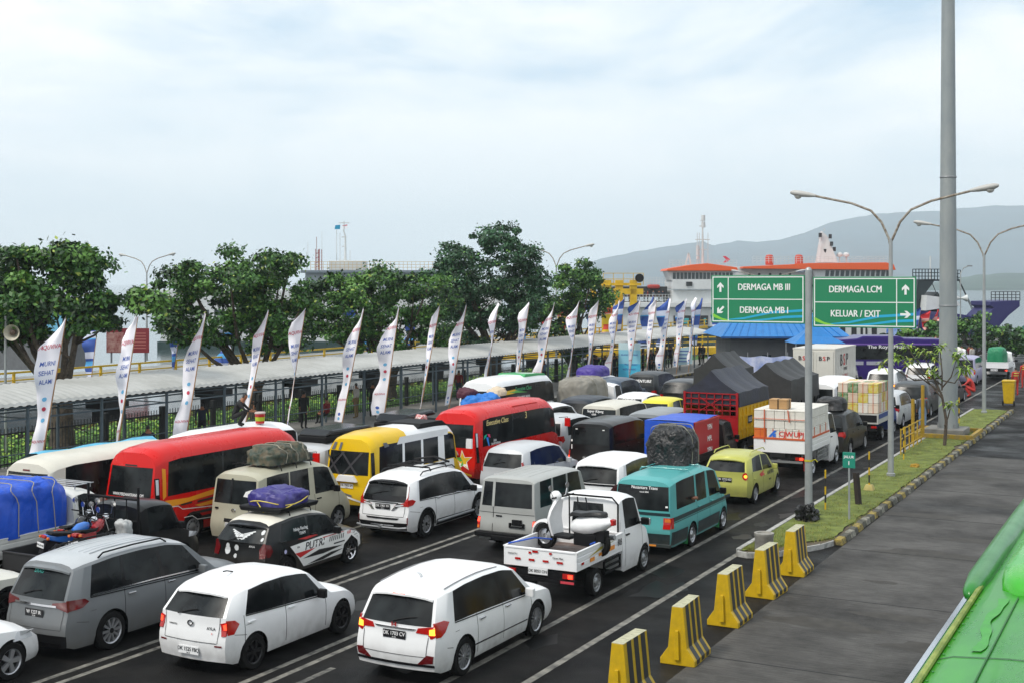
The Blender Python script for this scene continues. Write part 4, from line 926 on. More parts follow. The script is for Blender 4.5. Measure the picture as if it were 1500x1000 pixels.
for sg in (1, -1):
    q = MB(); s.drape(q, [(.62+.10*cos(a*pi/6), .86+.11*sin(a*pi/6)) for a in range(12)], 'rear', sg, .015); s.drape(q, [(.62+.05*cos(a*pi/4), .86+.05*sin(a*pi/4)) for a in range(8)], 'rear', sg, .022, m=1); q.build('tail_light', [REDL, LITO], t)
deco(s, t, 'side_graphic', RED_, side=[[(1.0, .82), (1.5, .88), (1.35, .80), (1.6, .74), (1.1, .72)]], both=True)
lettering(s, t, [('KARTIKA', .16, 'side', (2.1, .74), TXTB, dict(shear=.3)), ('team', .12, 'side', (2.0, .55), TXTB, dict(shear=.3))])
q = MB(); q.box(-.15, .15, .26, .30, 1.36, 1.375); q.build('brake_lamp', LIT, t); roof_rails(t, 1.5, .6, 2.1, 1.45, LIME)
# ------------------------------------------------------------------ minibuses
def bus_extras(t, s, m=BLK):
    W = s.W
    for sg in (1, -1):
        q = MB(); x = sg*(W/2); q.tube([(x*.96, s.L-.35, 1.7), (x+sg*.22, s.L-.15, 1.72), (x+sg*.22, s.L-.15, 1.45)], .014, 6); a, b = sorted((x+sg*.12, x+sg*.32)); q.box(a, b, s.L-.2, s.L-.12, 1.38, 1.68, 1)
        q.build('side_mirror', [BLK, m], t, bevel=.02)
REDB = paint('bus_red', '#cc0f0a', .25, rough=.25, coat=.8)
def redbus1():
    t, s = car('minibus', 'long red minibus with orange, black and white side graphics beside the white high-roof van', 'minibus', BUS, 6.35, 1.7, 2.5, -22.05, 23.1, REDB,
        (1.35, 4.9), .36, wheelw=.2, style='steel', detail=False, pillar=GLASS, win=[(.42, 2.2), (2.24, 4.2), (4.42, 5.0)], seams=[4.6])
    s2 = s; bus_extras(t, s, REDB)
    deco(s, t, 'orange_graphic', ORG_, side=[[(.30, 1.2), (.42, 1.28), (.42, 1.95), (.30, 1.98)], [(.36, 1.18), (1.2, 1.14), (2.9, 1.28), (3.3, 1.18), (2.2, 1.10), (1.2, 1.04), (.5, 1.0)], [(1.4, .92), (2.6, .98), (2.9, .82), (1.9, .78), (2.4, .86), (1.6, .86)], [(2.2, .58), (3.4, .62), (3.0, .5), (2.4, .48)], [(3.6, 1.1), (4.3, 1.14), (4.2, .9), (3.9, .8)]], both=True, off=.006)
    deco(s, t, 'black_graphic', BLK_, side=[[(.9, 1.02), (1.3, 1.03), (1.3, .99), (.9, .98)], [(1.5, 1.02), (2.9, 1.06), (3.1, 1.0), (1.5, .97)], [(1.2, .76), (2.9, .76), (3.3, .9), (3.4, .84), (2.6, .68), (1.2, .7)], [(1.6, .62), (2.2, .62), (2.6, .45), (1.7, .5)], [(3.2, .72), (4.2, .76), (4.3, .7), (3.4, .6)]], both=True, off=.009)
    q = MB()
    for pts in ([(.4, 1.0), (.8, .98), (.95, .88), (2.2, .78)], [(1.0, .66), (1.3, .66), (1.5, .54), (2.2, .5), (2.5, .6), (3.3, .56)], [(2.3, 1.06), (3.2, .96), (3.8, 1.02)]):
        for (a, b), (c, d) in zip(pts, pts[1:]): s.drape(q, [(a, b), (c, d), (c, d+.02), (a, b+.02)], 'side', 1, .013, skirt=0)
    q.build('white_pinstripe', WHT_, t)
    deco(s, t, 'corner_lamp', BLKG, side=[[(.07, .9), (.20, .9), (.20, 1.75), (.07, 1.75)]], both=True, off=.01, skirt=.02)
    deco(s, t, 'corner_lamp_lens', WHL, side=[[(.09, 1.35), (.17, 1.35), (.17, 1.72), (.09, 1.72)]], both=True, off=.016)
    deco(s, t, 'yellow_plate', YEL_, rear=[[(-.22, .98), (.22, .98), (.22, 1.12), (-.22, 1.12)]], off=.02, skirt=.01)
    deco(s, t, 'rear_band', BLK_, rear=[[(-.9, 1.18), (-.3, 1.12), (.3, 1.12), (.9, 1.18), (.9, 1.24), (-.9, 1.24)]])
    lettering(s, t, [('WWW.PERDANATRANS.COM', .10, 'rear', (0, 1.33), TXTW, dict(bold=.01, sx=.75))], 'window_lettering')
    deco(s, t, 'vent', BLK_, rear=[[(-.2, 2.02), (.2, 2.02), (.2, 2.06), (-.2, 2.06)]])
    q = MB(); q.add([(x, y, z) for y, z in ((3.7, 2.26), (3.8, 2.33), (4.9, 2.31), (5.05, 2.16)) for x in (-.62, -.5, .5, .62)], [(4*i+k, 4*i+k+1, 4*i+k+5, 4*i+k+4) for i in range(3) for k in range(3)]+[(0, 1, 2, 3), (12, 13, 14, 15), (0, 4, 8, 12), (3, 7, 11, 15)])
    q.build('roof_spoiler', mat('orange_paint', (.75, .26, .01), .3, coat=.5), t, bevel=.02)
redbus1()
YELB = paint('bus_yellow', '#dbb404', .2, rough=.28, coat=.7)
def yellowbus():
    t, s = car('minibus', 'yellow and white minibus with crossed grey stripes on its black rear window', 'minibus', BUS, 5.2, 1.62, 2.3, -19.85, 29.2, YELB,
        (1.15, 4.25), .35, wheelw=.2, style='steel', detail=False, pillar=WHITE, roofm=WHITE, roofy=1.9, win=[(.45, 1.75), (1.88, 2.85), (2.98, 3.9), (4.3, 5.05)], seams=[4.0])
    bus_extras(t, s, WHITE)
    deco(s, t, 'white_panel', WHITE, side=[[(2.2, .34), (3.85, .34), (3.85, 1.14), (1.9, 1.14)], [(3.85, .78), (4.5, .78), (4.5, 1.14), (3.85, 1.14)], [(1.35, 1.90), (4.2, 1.90), (4.2, 2.08), (1.5, 2.10)]], both=True, off=.008)
    deco(s, t, 'grey_stripe', GRY_, rear=[[(-.62, 1.84), (-.50, 1.84), (-.42, 2.05), (-.52, 2.05)], [(-.36, 1.84), (-.28, 1.84), (-.22, 2.05), (-.30, 2.05)]], side=[[(.7, 1.88), (.95, 1.9), (.8, 2.02), (.62, 2.02)], [(.3, .98), (1.5, 1.02), (1.9, 1.12), (.3, 1.10)]], off=.014)
    q = MB()
    for sg in (1, -1):
        for x in (-.5, 0.1): s.drape(q, [(x-.28*sg, 1.16), (x-.20*sg, 1.16), (x+.38*sg, 1.80), (x+.30*sg, 1.80)], 'rear', 1, .007+.002*sg, skirt=0)
    q.build('window_stripe', mat('smoke_vinyl', (.04, .04, .045), .4), t)
    deco(s, t, 'corner_band', BLKG, side=[[(.06, .95), (.20, .95), (.20, 1.80), (.06, 1.80)]], off=.01)
    q = MB(); q.prism([(-.36, .98), (.36, .98), (.24, 1.16), (-.24, 1.16)], s.rear(0, 1)[1]-.08, s.rear(0, 1)[1]+.03, 'y'); q.build('plate_hood', WHITE, t, bevel=.01)
    plate(s, t, 'DK 7002 SM', .86, False, 0)
    q = MB()
    for k, pts in enumerate(([(-.9, 1.1), (-.7, .85), (-.3, .66), (.2, .56)], [(-.9, 1.02), (-.6, .72), (-.2, .58), (.5, .42)])):
        for (a, b), (c, d) in zip(pts, pts[1:]): s.drape(q, [(a, b), (c, d), (c, d+.05), (a, b+.06)], 'rear', 1, .013, skirt=0, m=k)
    q.build('swoosh_graphic', [GRY_, WHT_], t)
    q = MB(); q.add([(x, y, z) for y, z in ((2.7, 2.20), (2.9, 2.34), (4.1, 2.33), (4.5, 2.12)) for x in (-.6, -.5, .5, .6)], [(4*i+k, 4*i+k+1, 4*i+k+5, 4*i+k+4) for i in range(3) for k in range(3)]+[(0, 1, 2, 3), (12, 13, 14, 15), (0, 4, 8, 12), (3, 7, 11, 15)]); q.build('air_conditioner', BLK, t, bevel=.03)
yellowbus()
def redbus2():
    t, s = car('minibus', 'red minibus with a green and yellow star on the tail and Executive Class lettering', 'minibus', BUS, 6.45, 1.78, 2.5, -19.8, 35.0, REDB,
        (1.35, 4.95), .36, wheelw=.2, style='steel', detail=False, pillar=GLASS, win=[(.42, 2.2), (2.24, 4.35), (4.75, 5.3)], seams=[4.6])
    bus_extras(t, s, REDB)
    deco(s, t, 'corner_lamp', BLKG, side=[[(.07, .8), (.20, .8), (.20, 1.75), (.07, 1.75)]], both=True, off=.01, skirt=.02)
    deco(s, t, 'corner_lamp_lens', WHL, side=[[(.09, 1.3), (.17, 1.3), (.17, 1.74), (.09, 1.74)]], both=True, off=.016)
    for r_, m, o in ((.36, WHT_, .010), (.30, YEL_, .013)):
        deco(s, t, 'star_graphic', m, rear=[[(.42+r_*(1 if k % 2 == 0 else .40)*cos(pi/2+k*pi/5+.1), .86+r_*(1 if k % 2 == 0 else .40)*sin(pi/2+k*pi/5+.1)) for k in range(10)]], off=o)
    deco(s, t, 'star_shade', GRN_, rear=[[(.34, .98), (.14, .96), (.32, .84), (.42, .86)], [(.42, .86), (.30, .60), (.45, .74)]], off=.017)
    deco(s, t, 'yellow_swoosh', YEL_, rear=[[(-.75, .95), (-.3, .72), (.3, .56), (.75, .44), (.75, .38), (.2, .5), (-.4, .64), (-.75, .82)]], side=[[(1.2, 1.16), (2.2, 1.14), (2.6, 1.2), (3.0, 1.08), (2.8, 1.06), (2.4, 1.12), (1.6, 1.06)]], off=.007)
    q = MB(); q.prism([(-.40, 1.04), (.30, 1.04), (.24, 1.18), (-.34, 1.18)], s.rear(0, 1)[1]-.08, s.rear(0, 1)[1]+.02, 'y'); q.build('plate_hood', CHR, t, bevel=.01)
    plate(s, t, 'DK 7116 AM', .92, True, -.05)
    fn = lambda c: (lambda a, b: (s.W/2*.915+.03-(b+c[1]-1.9)*.28, c[0]+a, c[1]+b))
    lettering(s, t, [('Executive Class', .24, 'side', (1.5, 2.0), mat('cream_lettering', (.75, .6, .25), .5), dict(shear=.2)), ('JAYANTO', .16, 'side', (2.9, 2.02), TXTB, dict(shear=.2)), ('3', .32, 'side', (3.55, 2.02), _m['cream_lettering'], {}), ('jaya', .13, 'side', (1.3, 1.42), TXTW, {}), ('SAMPOERNA', .11, 'side', (1.35, 1.3), TXTW, {})])
    q = MB()
    for i, (c, pts) in enumerate(((0, [(.55, 1.5), (.6, 1.62), (.75, 1.66), (.72, 1.58)]), (1, [(.78, 1.66), (.95, 1.64), (1.0, 1.52), (.86, 1.56)]), (2, [(.70, 1.56), (.85, 1.55), (.92, 1.25), (.84, 1.28)]))): s.drape(q, pts, 'side', 1, .009, skirt=0, m=i)
    q.build('window_emblem', [mat('green_vinyl2', (.0, .5, .3), .4), mat('pink_vinyl', (.7, .03, .15), .4), mat('sky_vinyl', (.03, .25, .8), .4)], t)
    q = MB(); q.add([(x, y, z) for y, z in ((2.6, 2.28), (2.8, 2.39), (4.6, 2.38), (5.0, 2.2)) for x in (-.7, -.55, .55, .7)], [(4*i+k, 4*i+k+1, 4*i+k+5, 4*i+k+4) for i in range(3) for k in range(3)]+[(0, 1, 2, 3), (12, 13, 14, 15), (0, 4, 8, 12), (3, 7, 11, 15)]); q.build('roof_spoiler', REDB, t, bevel=.03)
redbus2()
HIA = dict(BUS); HIA.update(hd=.22, up=4, sill=.24)
OFFW = paint('off_white', '#cfccc0', .4)
t, s = car('van', 'off-white high-roof van with a long dark side window left of the red minibus', 'van', HIA, 5.4, 1.7, 2.28, -24.0, 21.6, OFFW, (1.1, 4.3), .33, style='steel', detail=False, pillar=GLASS,
    win=[(.55, 2.2), (2.24, 4.0), (4.3, 5.0)], seams=[2.2, 4.1], rl=[(.78, .9), (.78, 1.2), (.92, 1.2), (.92, .9)], lam=REDD)
deco(s, t, 'brake_lamp', REDD, rear=[[(-.12, 1.96), (.12, 1.96), (.12, 2.0), (-.12, 2.0)]], off=.012)
t, s = car('van', 'white high-roof van carrying two men and a bucket ahead of the off-white van', 'van', HIA, 4.8, 1.88, 2.24, -24.3, 27.5, WHITE, (1.1, 3.9), .33, style='steel', detail=False, pillar=GLASS, win=[(.55, 2.2), (2.24, 4.0), (4.3, 5.0)])
t, s = car('minibus', 'white minibus with green roof fin and yellow-green swoosh near the walkway', 'minibus', BUS, 6.2, 1.85, 2.55, -25.0, 45.8, WHITE, (1.35, 4.9), .36, style='steel', detail=False, pillar=GLASS, win=[(.42, 2.2), (2.24, 4.35), (4.75, 5.3)])
bus_extras(t, s, WHITE)
deco(s, t, 'green_swoosh', GRN_, side=[[(1.3, 1.95), (2.0, 1.96), (3.0, 1.84), (2.4, 1.86), (1.8, 1.88)]], off=.012); deco(s, t, 'yellow_swoosh', YEL_, side=[[(1.0, 2.0), (1.8, 2.04), (2.3, 1.9), (1.6, 1.86), (1.0, 1.85)]], off=.009)
deco(s, t, 'yellow_corner', YEL_, side=[[(.05, .6), (.2, .6), (.2, 1.5), (.05, 1.5)]], off=.01)
lettering(s, t, [('Executive Class', .24, 'side', (2.6, 2.02), mat('green_lettering', (.05, .35, .15), .5), dict(shear=.2)), ('PENDAMPING ARUNA', .15, 'side', (2.6, 1.66), TXTW, dict(sx=.8)), ('JETBUS 3', .15, 'side', (4.0, 2.05), TXTB, {})])
lettering(s, t, [('NUSA TRANS', .22, 'rear', (-.3, 1.6), TXTW, {})], 'window_lettering')
q = MB(); q.add([(x, y, z) for y, z in ((3.0, 2.42), (3.2, 2.58), (5.0, 2.52), (5.2, 2.4)) for x in (-.66, -.55, .55, .66)], [(4*i+k, 4*i+k+1, 4*i+k+5, 4*i+k+4) for i in range(3) for k in range(3)]+[(0, 1, 2, 3), (12, 13, 14, 15), (0, 4, 8, 12), (3, 7, 11, 15)]); q.build('roof_spoiler', mat('green_paint', (.05, .35, .12), .4), t, bevel=.02)
# ------------------------------------------------------------------ plainer queue cars
def plain(nm, label, cat, T, L, W, H, xr, y0, pm, lit=None, pl='DK 1290 XY', dark=True, **k):
    big = T in (VAN, OLDV, HIA, BUS)
    w = W/2
    rl = [(w-.12, .72), (w-.12, 1.05), (w-.01, 1.05), (w-.01, .72)] if T in (VAN, OLDV) else [(w-.3, .84), (w-.26, .98), (w-.02, 1.0), (w-.02, .8)]
    sl = [(.0, .74), (.0, 1.0), (.1, 1.0), (.14, .84)]
    a = L/T['L']
    ws = {3.7: (.62, 3.12), 4.4: (.82, 3.45), 4.05: (.75, 3.4), 5.6: (1.1, 4.6)}[T['L']]
    k.setdefault('style', 'silver')
    li = [(w-.2, .86), (w-.2, .95), (w-.05, .95), (w-.05, .86)] if lit else None
    return car(nm, label, cat, T, L, W, H, xr, y0, pm, [x*a for x in ws], .31, rl=rl, sl=sl, lit=li, lm=lit, pl=(pl, .72, dark), **k)
NAVY = paint('dark_blue', '#18222f', .25, metal=.1); DGR = paint('dark_grey', '#2c3033', .25, metal=.15); MGR = paint('mid_grey', '#8a8f92', .25, metal=.1)
YELC = paint('bright_yellow', '#d8cf3c', .2); LIL = paint('lilac_silver', '#a9a6c2', .25, metal=.3)
def roofbox(root_loc, y, z, lab, L=1.9, W=.85, H=.38, x=0, open_=False):
    t = empty('roof_box', (root_loc[0]+x, root_loc[1]+y, z), lab, 'roof box')
    q = MB(); q.prism([(-L/2, 0), (L/2-.25, 0), (L/2, .16), (L/2-.1, .2), (-L/2, .2)], -W/2, W/2, 'x'); q.build('tray', BLK, t, bevel=.05)
    q = MB(); a = .12 if open_ else 0
    q.prism([(-L/2-.02, .2+a*.3), (L/2-.05, .2+a), (L/2-.35, H+a), (-L/2+.3, H+.03+a*.4)], -W/2, W/2, 'x'); q.build('lid', BLKG, t, bevel=.08)
    q = MB(); q.tube([(-.6, -.4, -.05), (.6, -.4, -.05)], .02, 6); q.tube([(-.6, .4, -.05), (.6, .4, -.05)], .02, 6); q.build('crossbar', BLK, t)
    return t
t, s = plain('suv', 'silver SUV with a black roof box between the long red and the yellow minibus', 'suv', SUV, 4.4, 1.75, 1.82, -21.95, 29.7, AV, pl='DK 1777 FG'); roofbox(t.location, 2.0, 1.8, 'glossy black roof box on the silver SUV beside the yellow minibus', 2.6, 1.1, .34)
t, s = plain('suv', 'black SUV with a large black roof box behind the yellow minibus', 'suv', SUV, 4.3, 1.75, 1.74, -22.2, 34.3, BLACKP); roofbox(t.location, 1.7, 1.74, 'large open black roof box on the black SUV with polka dot bag', 2.2, 1.2, .38, open_=True)
o = lump('bag', mat('polka_dot_cloth', '#b82a30', .7, var=1, vs=30, col2='#e0dcd8', vdet=0), None, .5, .4, .22, (-22.4, 35.8, 1.95), 4, .03); tag(o, 'red and white polka dot bag by the open roof box', 'bag')
t, s = plain('van', 'white van with blue and maroon sheets on its roof behind the second red minibus', 'van', VAN, 4.3, 1.7, 1.9, -22.3, 40.0, WHITE)
o = lump('cloth_bundle', mat('blue_sheet', '#1f6fc0', .6, bump=.4, bs=6), None, 1.5, 1.3, .5, (-23.15, 41.3, 1.88), 14, .1, 2.4, .6); tag(o, 'bright blue sheet over luggage on the white van roof', 'roof load')
o = lump('cloth_bundle', mat('maroon_sheet', '#4a1a2c', .7), None, .7, .7, .34, (-23.7, 41.2, 2.25), 15, .06); tag(o, 'maroon cloth bundle beside the blue sheet on the white van roof', 'roof load')
o = lump('cloth_bundle', mat('beige_sheet', '#c7b7a0', .7), None, .8, .6, .3, (-22.9, 42.0, 2.3), 16, .06); tag(o, 'beige cloth bundle ahead of the blue sheet on the white van roof', 'roof load')
plain('hatchback', 'silver car seen past the front of the second red minibus', 'hatchback', MPV, 4.2, 1.7, 1.66, -19.7, 41.3, AV)
plain('suv', 'white sedan-like SUV roof beyond the front of the second red minibus', 'suv', MPV, 4.3, 1.7, 1.7, -22.0, 44.6-.3+.2, WHITE)
plain('van', 'grey boxy van half hidden between the black van and the blue tarp truck', 'van', VAN, 4.1, 1.65, 1.8, -16.6, 43.4, MGR, pl='DK 8300 AA', dark=False)
t, s = plain('van', 'white van with all-black rear half windows ahead of the black van', 'van', VAN, 4.1, 1.7, 1.74, -19.6, 46.0, OFFW, rw=.985, pillar=GLASS)
lettering(s, t, [('Super Kijang', .14, 'rear', (-.15, 1.45), TXTW, {}), ('club', .12, 'rear', (-.2, 1.33), TXTW, {})], 'window_lettering')
plain('hatchback', 'bright yellow hatchback left of the red and yellow truck', 'hatchback', HAT, 3.7, 1.66, 1.5, -19.5, 51.6, YELC, pillar=YELC)
plain('suv', 'dark blue-grey SUV beside the grey tarp truck', 'suv', SUV, 4.3, 1.75, 1.75, -21.6, 47.9, NAVY)
t, s = plain('hatchback', 'white hatchback ahead of the dark blue-grey SUV with a window sticker', 'hatchback', HAT, 3.8, 1.68, 1.5, -21.4, 53.3, WHITE); lettering(s, t, [('GARUDA', .16, 'rear', (0, 1.22), TXTW, {})], 'window_lettering')
plain('suv', 'slate blue SUV with tall red tail lamp near the light blue banner', 'suv', SUV, 4.3, 1.75, 1.85, -24.2, 57.0, paint('slate', '#4a5868', .2, metal=.3))
t, s = plain('suv', 'black jeep-like SUV with lettered rear window below the walkway flags', 'suv', SUV, 4.4, 1.8, 1.9, -24.0, 61.4, DGR); lettering(s, t, [('ADVENTURE', .2, 'rear', (0, 1.45), TXTW, {})], 'window_lettering')
plain('suv', 'black SUV with chrome bar left of the dark tarp trucks', 'suv', SUV, 4.5, 1.82, 1.7, -21.4, 59.6, BLACKP)
# right lane, farther on
def blacksuv():
    t, s = plain('suv', 'black SUV with spare wheel and roof bag ahead of the foam box truck', 'suv', SUV, 4.2, 1.72, 1.72, -11.0, 47.4, BLACKP, arch=True)
    q = MB(); q.lathe([(.001, -.12), (.24, -.13), (.33, -.10), (.35, 0), (.33, .04)], 24, M=Matrix.Translation((0, -.12, .98)), axis='y'); q.build('spare_wheel', BLK, t, smooth=40)
    deco(s, t, 'spare_ring', WHL, rear=[[(.3, .9), (.36, .9), (.36, 1.1), (.3, 1.1)]])
    o = lump('bag', mat('black_bag', (.02, .02, .022), .5, bump=.4, bs=8), None, 1.3, 1.1, .46, (-11.85, 48.6, 1.72), 8, .05, 2, .4); tag(o, 'black soft luggage bag on the black SUV roof', 'roof bag')
blacksuv()
t, s = plain('suv', 'silver SUV with its right front door open beside a standing man', 'suv', SUV, 4.2, 1.7, 1.65, -11.1, 58.2, AV, arch=False)
q = MB(); x = .86; q.prism([(2.6, .35), (3.5, .35), (3.5, .95), (3.4, 1.02), (2.6, 1.05)], -.02, .03, 'x'); q.tube([(0, 2.62, 1.04), (0, 2.75, 1.50), (0, 3.0, 1.52), (0, 3.42, 1.02)], .025, 6)
dr = q.build('open_door', BLACKP, t, bevel=.01); dr.rotation_euler.z = R(-55); dr.location = (.86-3.45*sin(R(55)), 3.45-3.45*cos(R(55)), 0)
plain('suv', 'dark grey SUV with black rear window under the plumeria leaves', 'suv', SUV, 4.4, 1.82, 1.7, -10.8, 63.6, DGR)
plain('sedan', 'dark sedan with lit brake lamp past the big pole', 'sedan', HAT, 4.2, 1.7, 1.45, -10.6, 70.3, BLACKP, lit=LITO)
t, s = plain('minivan', 'lilac silver minivan ahead of the dark sedan', 'minivan', VAN, 4.2, 1.69, 1.85, -11.6, 85.5, LIL)
plain('suv', 'white SUV with lit orange lamp beside the purple bus', 'suv', SUV, 4.5, 1.8, 1.75, -13.8, 71.5, WHITE, lit=LITO)
plain('minivan', 'white car with dark rear window left of the big pole', 'minivan', MPV, 4.3, 1.7, 1.65, -13.3, 79.5, WHITE)
t, s = plain('van', 'white high-roof van with lit indicator behind the foam box truck', 'van', HIA, 5.3, 1.9, 2.25, -13.3, 55.5, WHITE, lit=LITO, detail=False, pillar=GLASS)
# ------------------------------------------------------------------ helpers for the place
CT, ST = cos(TH), sin(TH)
def at(px, D): r = (px-750)/1850*D; return (-ST*D+CT*r, CT*D+ST*r)
def zat(py, D): return 6.5-(py-416)*D/1850
def onx(px, x): v = (px-750)/1850; D = x/(v*CT-ST); return D*(CT+v*ST)
# ------------------------------------------------------------------ trucks
TREDP = paint('truck_red', '#9c0f18', .4); TYEL = paint('truck_yellow', '#d6a90a', .35)
def truck_chassis(root, W, L, z, ws, r=.40):
    q = MB()
    for x in (-.4, .4): q.box(x-.05, x+.05, .1, L, z-.3, z-.06)
    q.box(-W/2+.1, W/2-.1, .0, .08, .45, .60); q.box(-W/2+.15, W/2-.15, .6, L-.5, z-.12, z-.05); q.box(-.7, .7, L*.4, L*.6, .45, z-.2)
    q.build('chassis', DARKG, root); wheels(root, W-.1, ws, r, .26, 'steel')
def gable(W, y0, y1, ze, zp, sag=.10, skirt=.55, n=24, seed=0):
    q = MB(); v = []; m = 13
    for i in range(n+1):
        y = y0+(y1-y0)*i/n; dip = sag*sin(i/n*pi*3)**2*.35
        for k in range(m):
            u = -1+2*k/(m-1); a = abs(u)
            z = ze+(zp-ze)*(1-a)-sag*sin(pi*a)*.9-dip*(1-a)*.3+noise.noise(Vector((u*3, y*1.3, seed)))*.03+(.035*abs(sin(y*2.6)) if i not in (0, n) else 0)
            v.append((u*(W/2+.03), y, z))
        v.append((-(W/2+.06), y, ze-skirt)); v.append(((W/2+.06), y, ze-skirt))
    s_ = m+2; f = []
    for i in range(n):
        for k in range(m-1): f.append((i*s_+k, i*s_+k+1, (i+1)*s_+k+1, (i+1)*s_+k))
        f.append((i*s_+m, i*s_, (i+1)*s_, (i+1)*s_+m)); f.append((i*s_+m-1, i*s_+m+1, (i+1)*s_+m+1, (i+1)*s_+m-1))
    for i in (0, n): f.append(tuple([i*s_+m]+[i*s_+k for k in range(m)]+[i*s_+m+1]))
    return q.add(v, f)
TARPN = mat('navy_tarp', '#20222c', .5, var=.5, vs=1.2, col2='#2c3146', bump=.3, bs=5); TARPK = mat('charcoal_tarp', '#232426', .55, var=.5, vs=1.2, col2='#333436', bump=.3, bs=5)
def tarp_truck(lab, xr, y0, W, L, ze, zp, tarp, sidem, gatem, tl, z0=1.0, zs=2.1, skirt=.5, gate=True):
    root = empty('cargo_truck', (xr-W/2, y0, 0), lab, 'truck', GROUPQ)
    truck_chassis(root, W, L, z0, (1.1, L-.7))
    q = MB(); q.box(-W/2, W/2, .04, L-1.7, z0-.05, z0+.02); q.build('cargo_floor', sidem, root)
    for sg in (1, -1):
        q = MB(); a, b = sorted((sg*W/2, sg*(W/2-.06))); q.box(a, b, .06, L-1.7, z0, zs); n = 9
        for i in range(n): y = .1+(L-1.9)*i/(n-1); q.box(*sorted((sg*(W/2), sg*(W/2+.04))), y-.03, y+.03, z0, zs)
        for z in (z0+.3, z0+.75, zs-.04): q.box(*sorted((sg*(W/2), sg*(W/2+.025))), .06, L-1.7, z-.03, z+.03)
        q.build('side_board', sidem, root)
    q = MB(); q.box(-W/2, W/2, 0, .05, z0-.1, z0+.75); q.build('tailgate', gatem, root)
    if gate:
        q = MB(); za, zb = z0+.78, ze-.05
        for x in (-W/2+.04, W/2-.04): q.box(x-.04, x+.04, -.01, .06, z0+.7, ze)
        for k in range(5): z = za+(zb-za)*k/4; q.box(-W/2, W/2, 0, .04, z-.02, z+.02)
        for k in range(1, 7): x = -W/2+W*k/7; q.box(x-.015, x+.015, 0, .035, za, zb)
        q.bar((-.4, .0, za+.15), (.4, .0, zb-.15), .03); q.bar((.4, .0, za+.15), (-.4, .0, zb-.15), .03)
        q.build('rear_gate', gatem, root)
    gable(W, .05, L-1.75, ze, zp, skirt=skirt, seed=y0).build('tarpaulin', tarp, root, smooth=50)
    cab_unit(root, L-1.75, W-.1, 2.2, tl, L-.7, r=.40, L=1.75)
    boxlamps(root, (-W/2+.2, W/2-.2), -.02, .7, .22, .12, False)
    return root
tr = tarp_truck('red and yellow truck with a navy gable tarpaulin and barred red tailgate', -13.95, 43.6, 2.05, 5.4, 2.62, 3.38, TARPN, TYEL, TREDP, TYEL)
q = MB()
for y in (1.3, 2.2, 3.0): q.box(1.065, 1.07, y-.25, y+.25, 1.45, 1.72, 0); text_on(q, 'ULU', .22, lambda a, b: (1.075, y+a, 1.58+b), 1)
q.build('side_lettering', [TXTB, TXTW], tr)
tarp_truck('truck with a dark grey gable tarpaulin just beyond the red and yellow truck', -13.95, 50.4, 2.1, 6.2, 2.6, 3.25, TARPK, BLACKP, TREDP, WHITE, skirt=.9, gate=False)
tarp_truck('charcoal tarpaulin truck farthest back near the yellow ramp', -18.3, 56.3, 1.85, 5.0, 2.5, 3.25, TARPK, BLACKP, BLACKP, WHITE, skirt=1.5, gate=False)
def redbox():
    root, s = pickup2('black pickup with red box body half covered by a blue tarpaulin', -13.8, 38.6, 1.66, 4.9, BLACKP, oy=3.1, wr=(.95, 4.2), bz=.78, bh=.2)
    q = MB(); q.box(-.82, .82, .02, 2.5, .8, 2.02); q.box(-.84, .84, 0, .05, .78, 2.05); q.box(.80, .85, 0, 2.5, 1.98, 2.06); q.build('cargo_box', paint('box_red', '#a81820', .5), root, bevel=.01)
    q = MB()
    for k, t_ in enumerate(('YPN', 'MPL', 'YPN')): text_on(q, t_, .26, lambda a, b: (.832, 1.5+a, 1.78-k*.38+b), 0)
    q.build('side_lettering', TXTW, root)
    q = MB(); v = []; n = 8
    prof = [(-.87, .9), (-.875, 1.5), (-.86, 2.06), (-.5, 2.09), (0, 2.10), (.5, 2.09), (.80, 2.07)]
    for i in range(n+1):
        for x, z in prof: v.append((x+noise.noise(Vector((x, i*.5, z)))*.02, -.04+i*.31, z+noise.noise(Vector((x*2, i*.6, 1)))*.03))
    m = len(prof); q.add(v, [(i*m+k, i*m+k+1, (i+1)*m+k+1, (i+1)*m+k) for i in range(n) for k in range(m-1)])
    q.add([(-.87, -.05, .9), (.82, -.05, .85), (.82, -.05, 2.07), (-.86, -.05, 2.07)], [(0, 1, 2, 3)]); q.build('tarpaulin', BLUET, root, smooth=40)
redbox()
def boxstack(proto_fn, spots):
    p = proto_fn(); first = True
    for loc in spots:
        o = p if first else copy_tree(p); first = False; o.location = loc
def foambox(w, d, h, m, lab, group, band=None, mark=None, cat='box', name='foam_box'):
    def fn():
        t = empty(name, (0, 0, 0), lab, cat, group)
        q = MB(); q.box(-w/2, w/2, 0, d, 0, h*.82); q.build('box_body', m, t, bevel=.015)
        q = MB(); q.box(-w/2-.004, w/2+.004, -.004, d+.004, h*.83, h); q.build('lid', m, t, bevel=.012)
        if band: q = MB(); q.box(-w*.03, w*.03, -.009, d+.009, -.001, h+.004); q.box(w/2-.001, w/2+.009, d*.45, d*.55, 0, h); q.build('strap', band, t)
        return t
    return fn
FOAM = mat('foam', '#d8d6cf', .7, var=.5, vs=4, col2='#b8b3a6', bump=.15, bs=40)
ORT = mat('orange_tape', '#c0552a', .5); ORF = mat('orange_crate', '#d06a24', .6, var=.4); BRN = mat('brown_card', '#b08a5c', .7, var=.3)
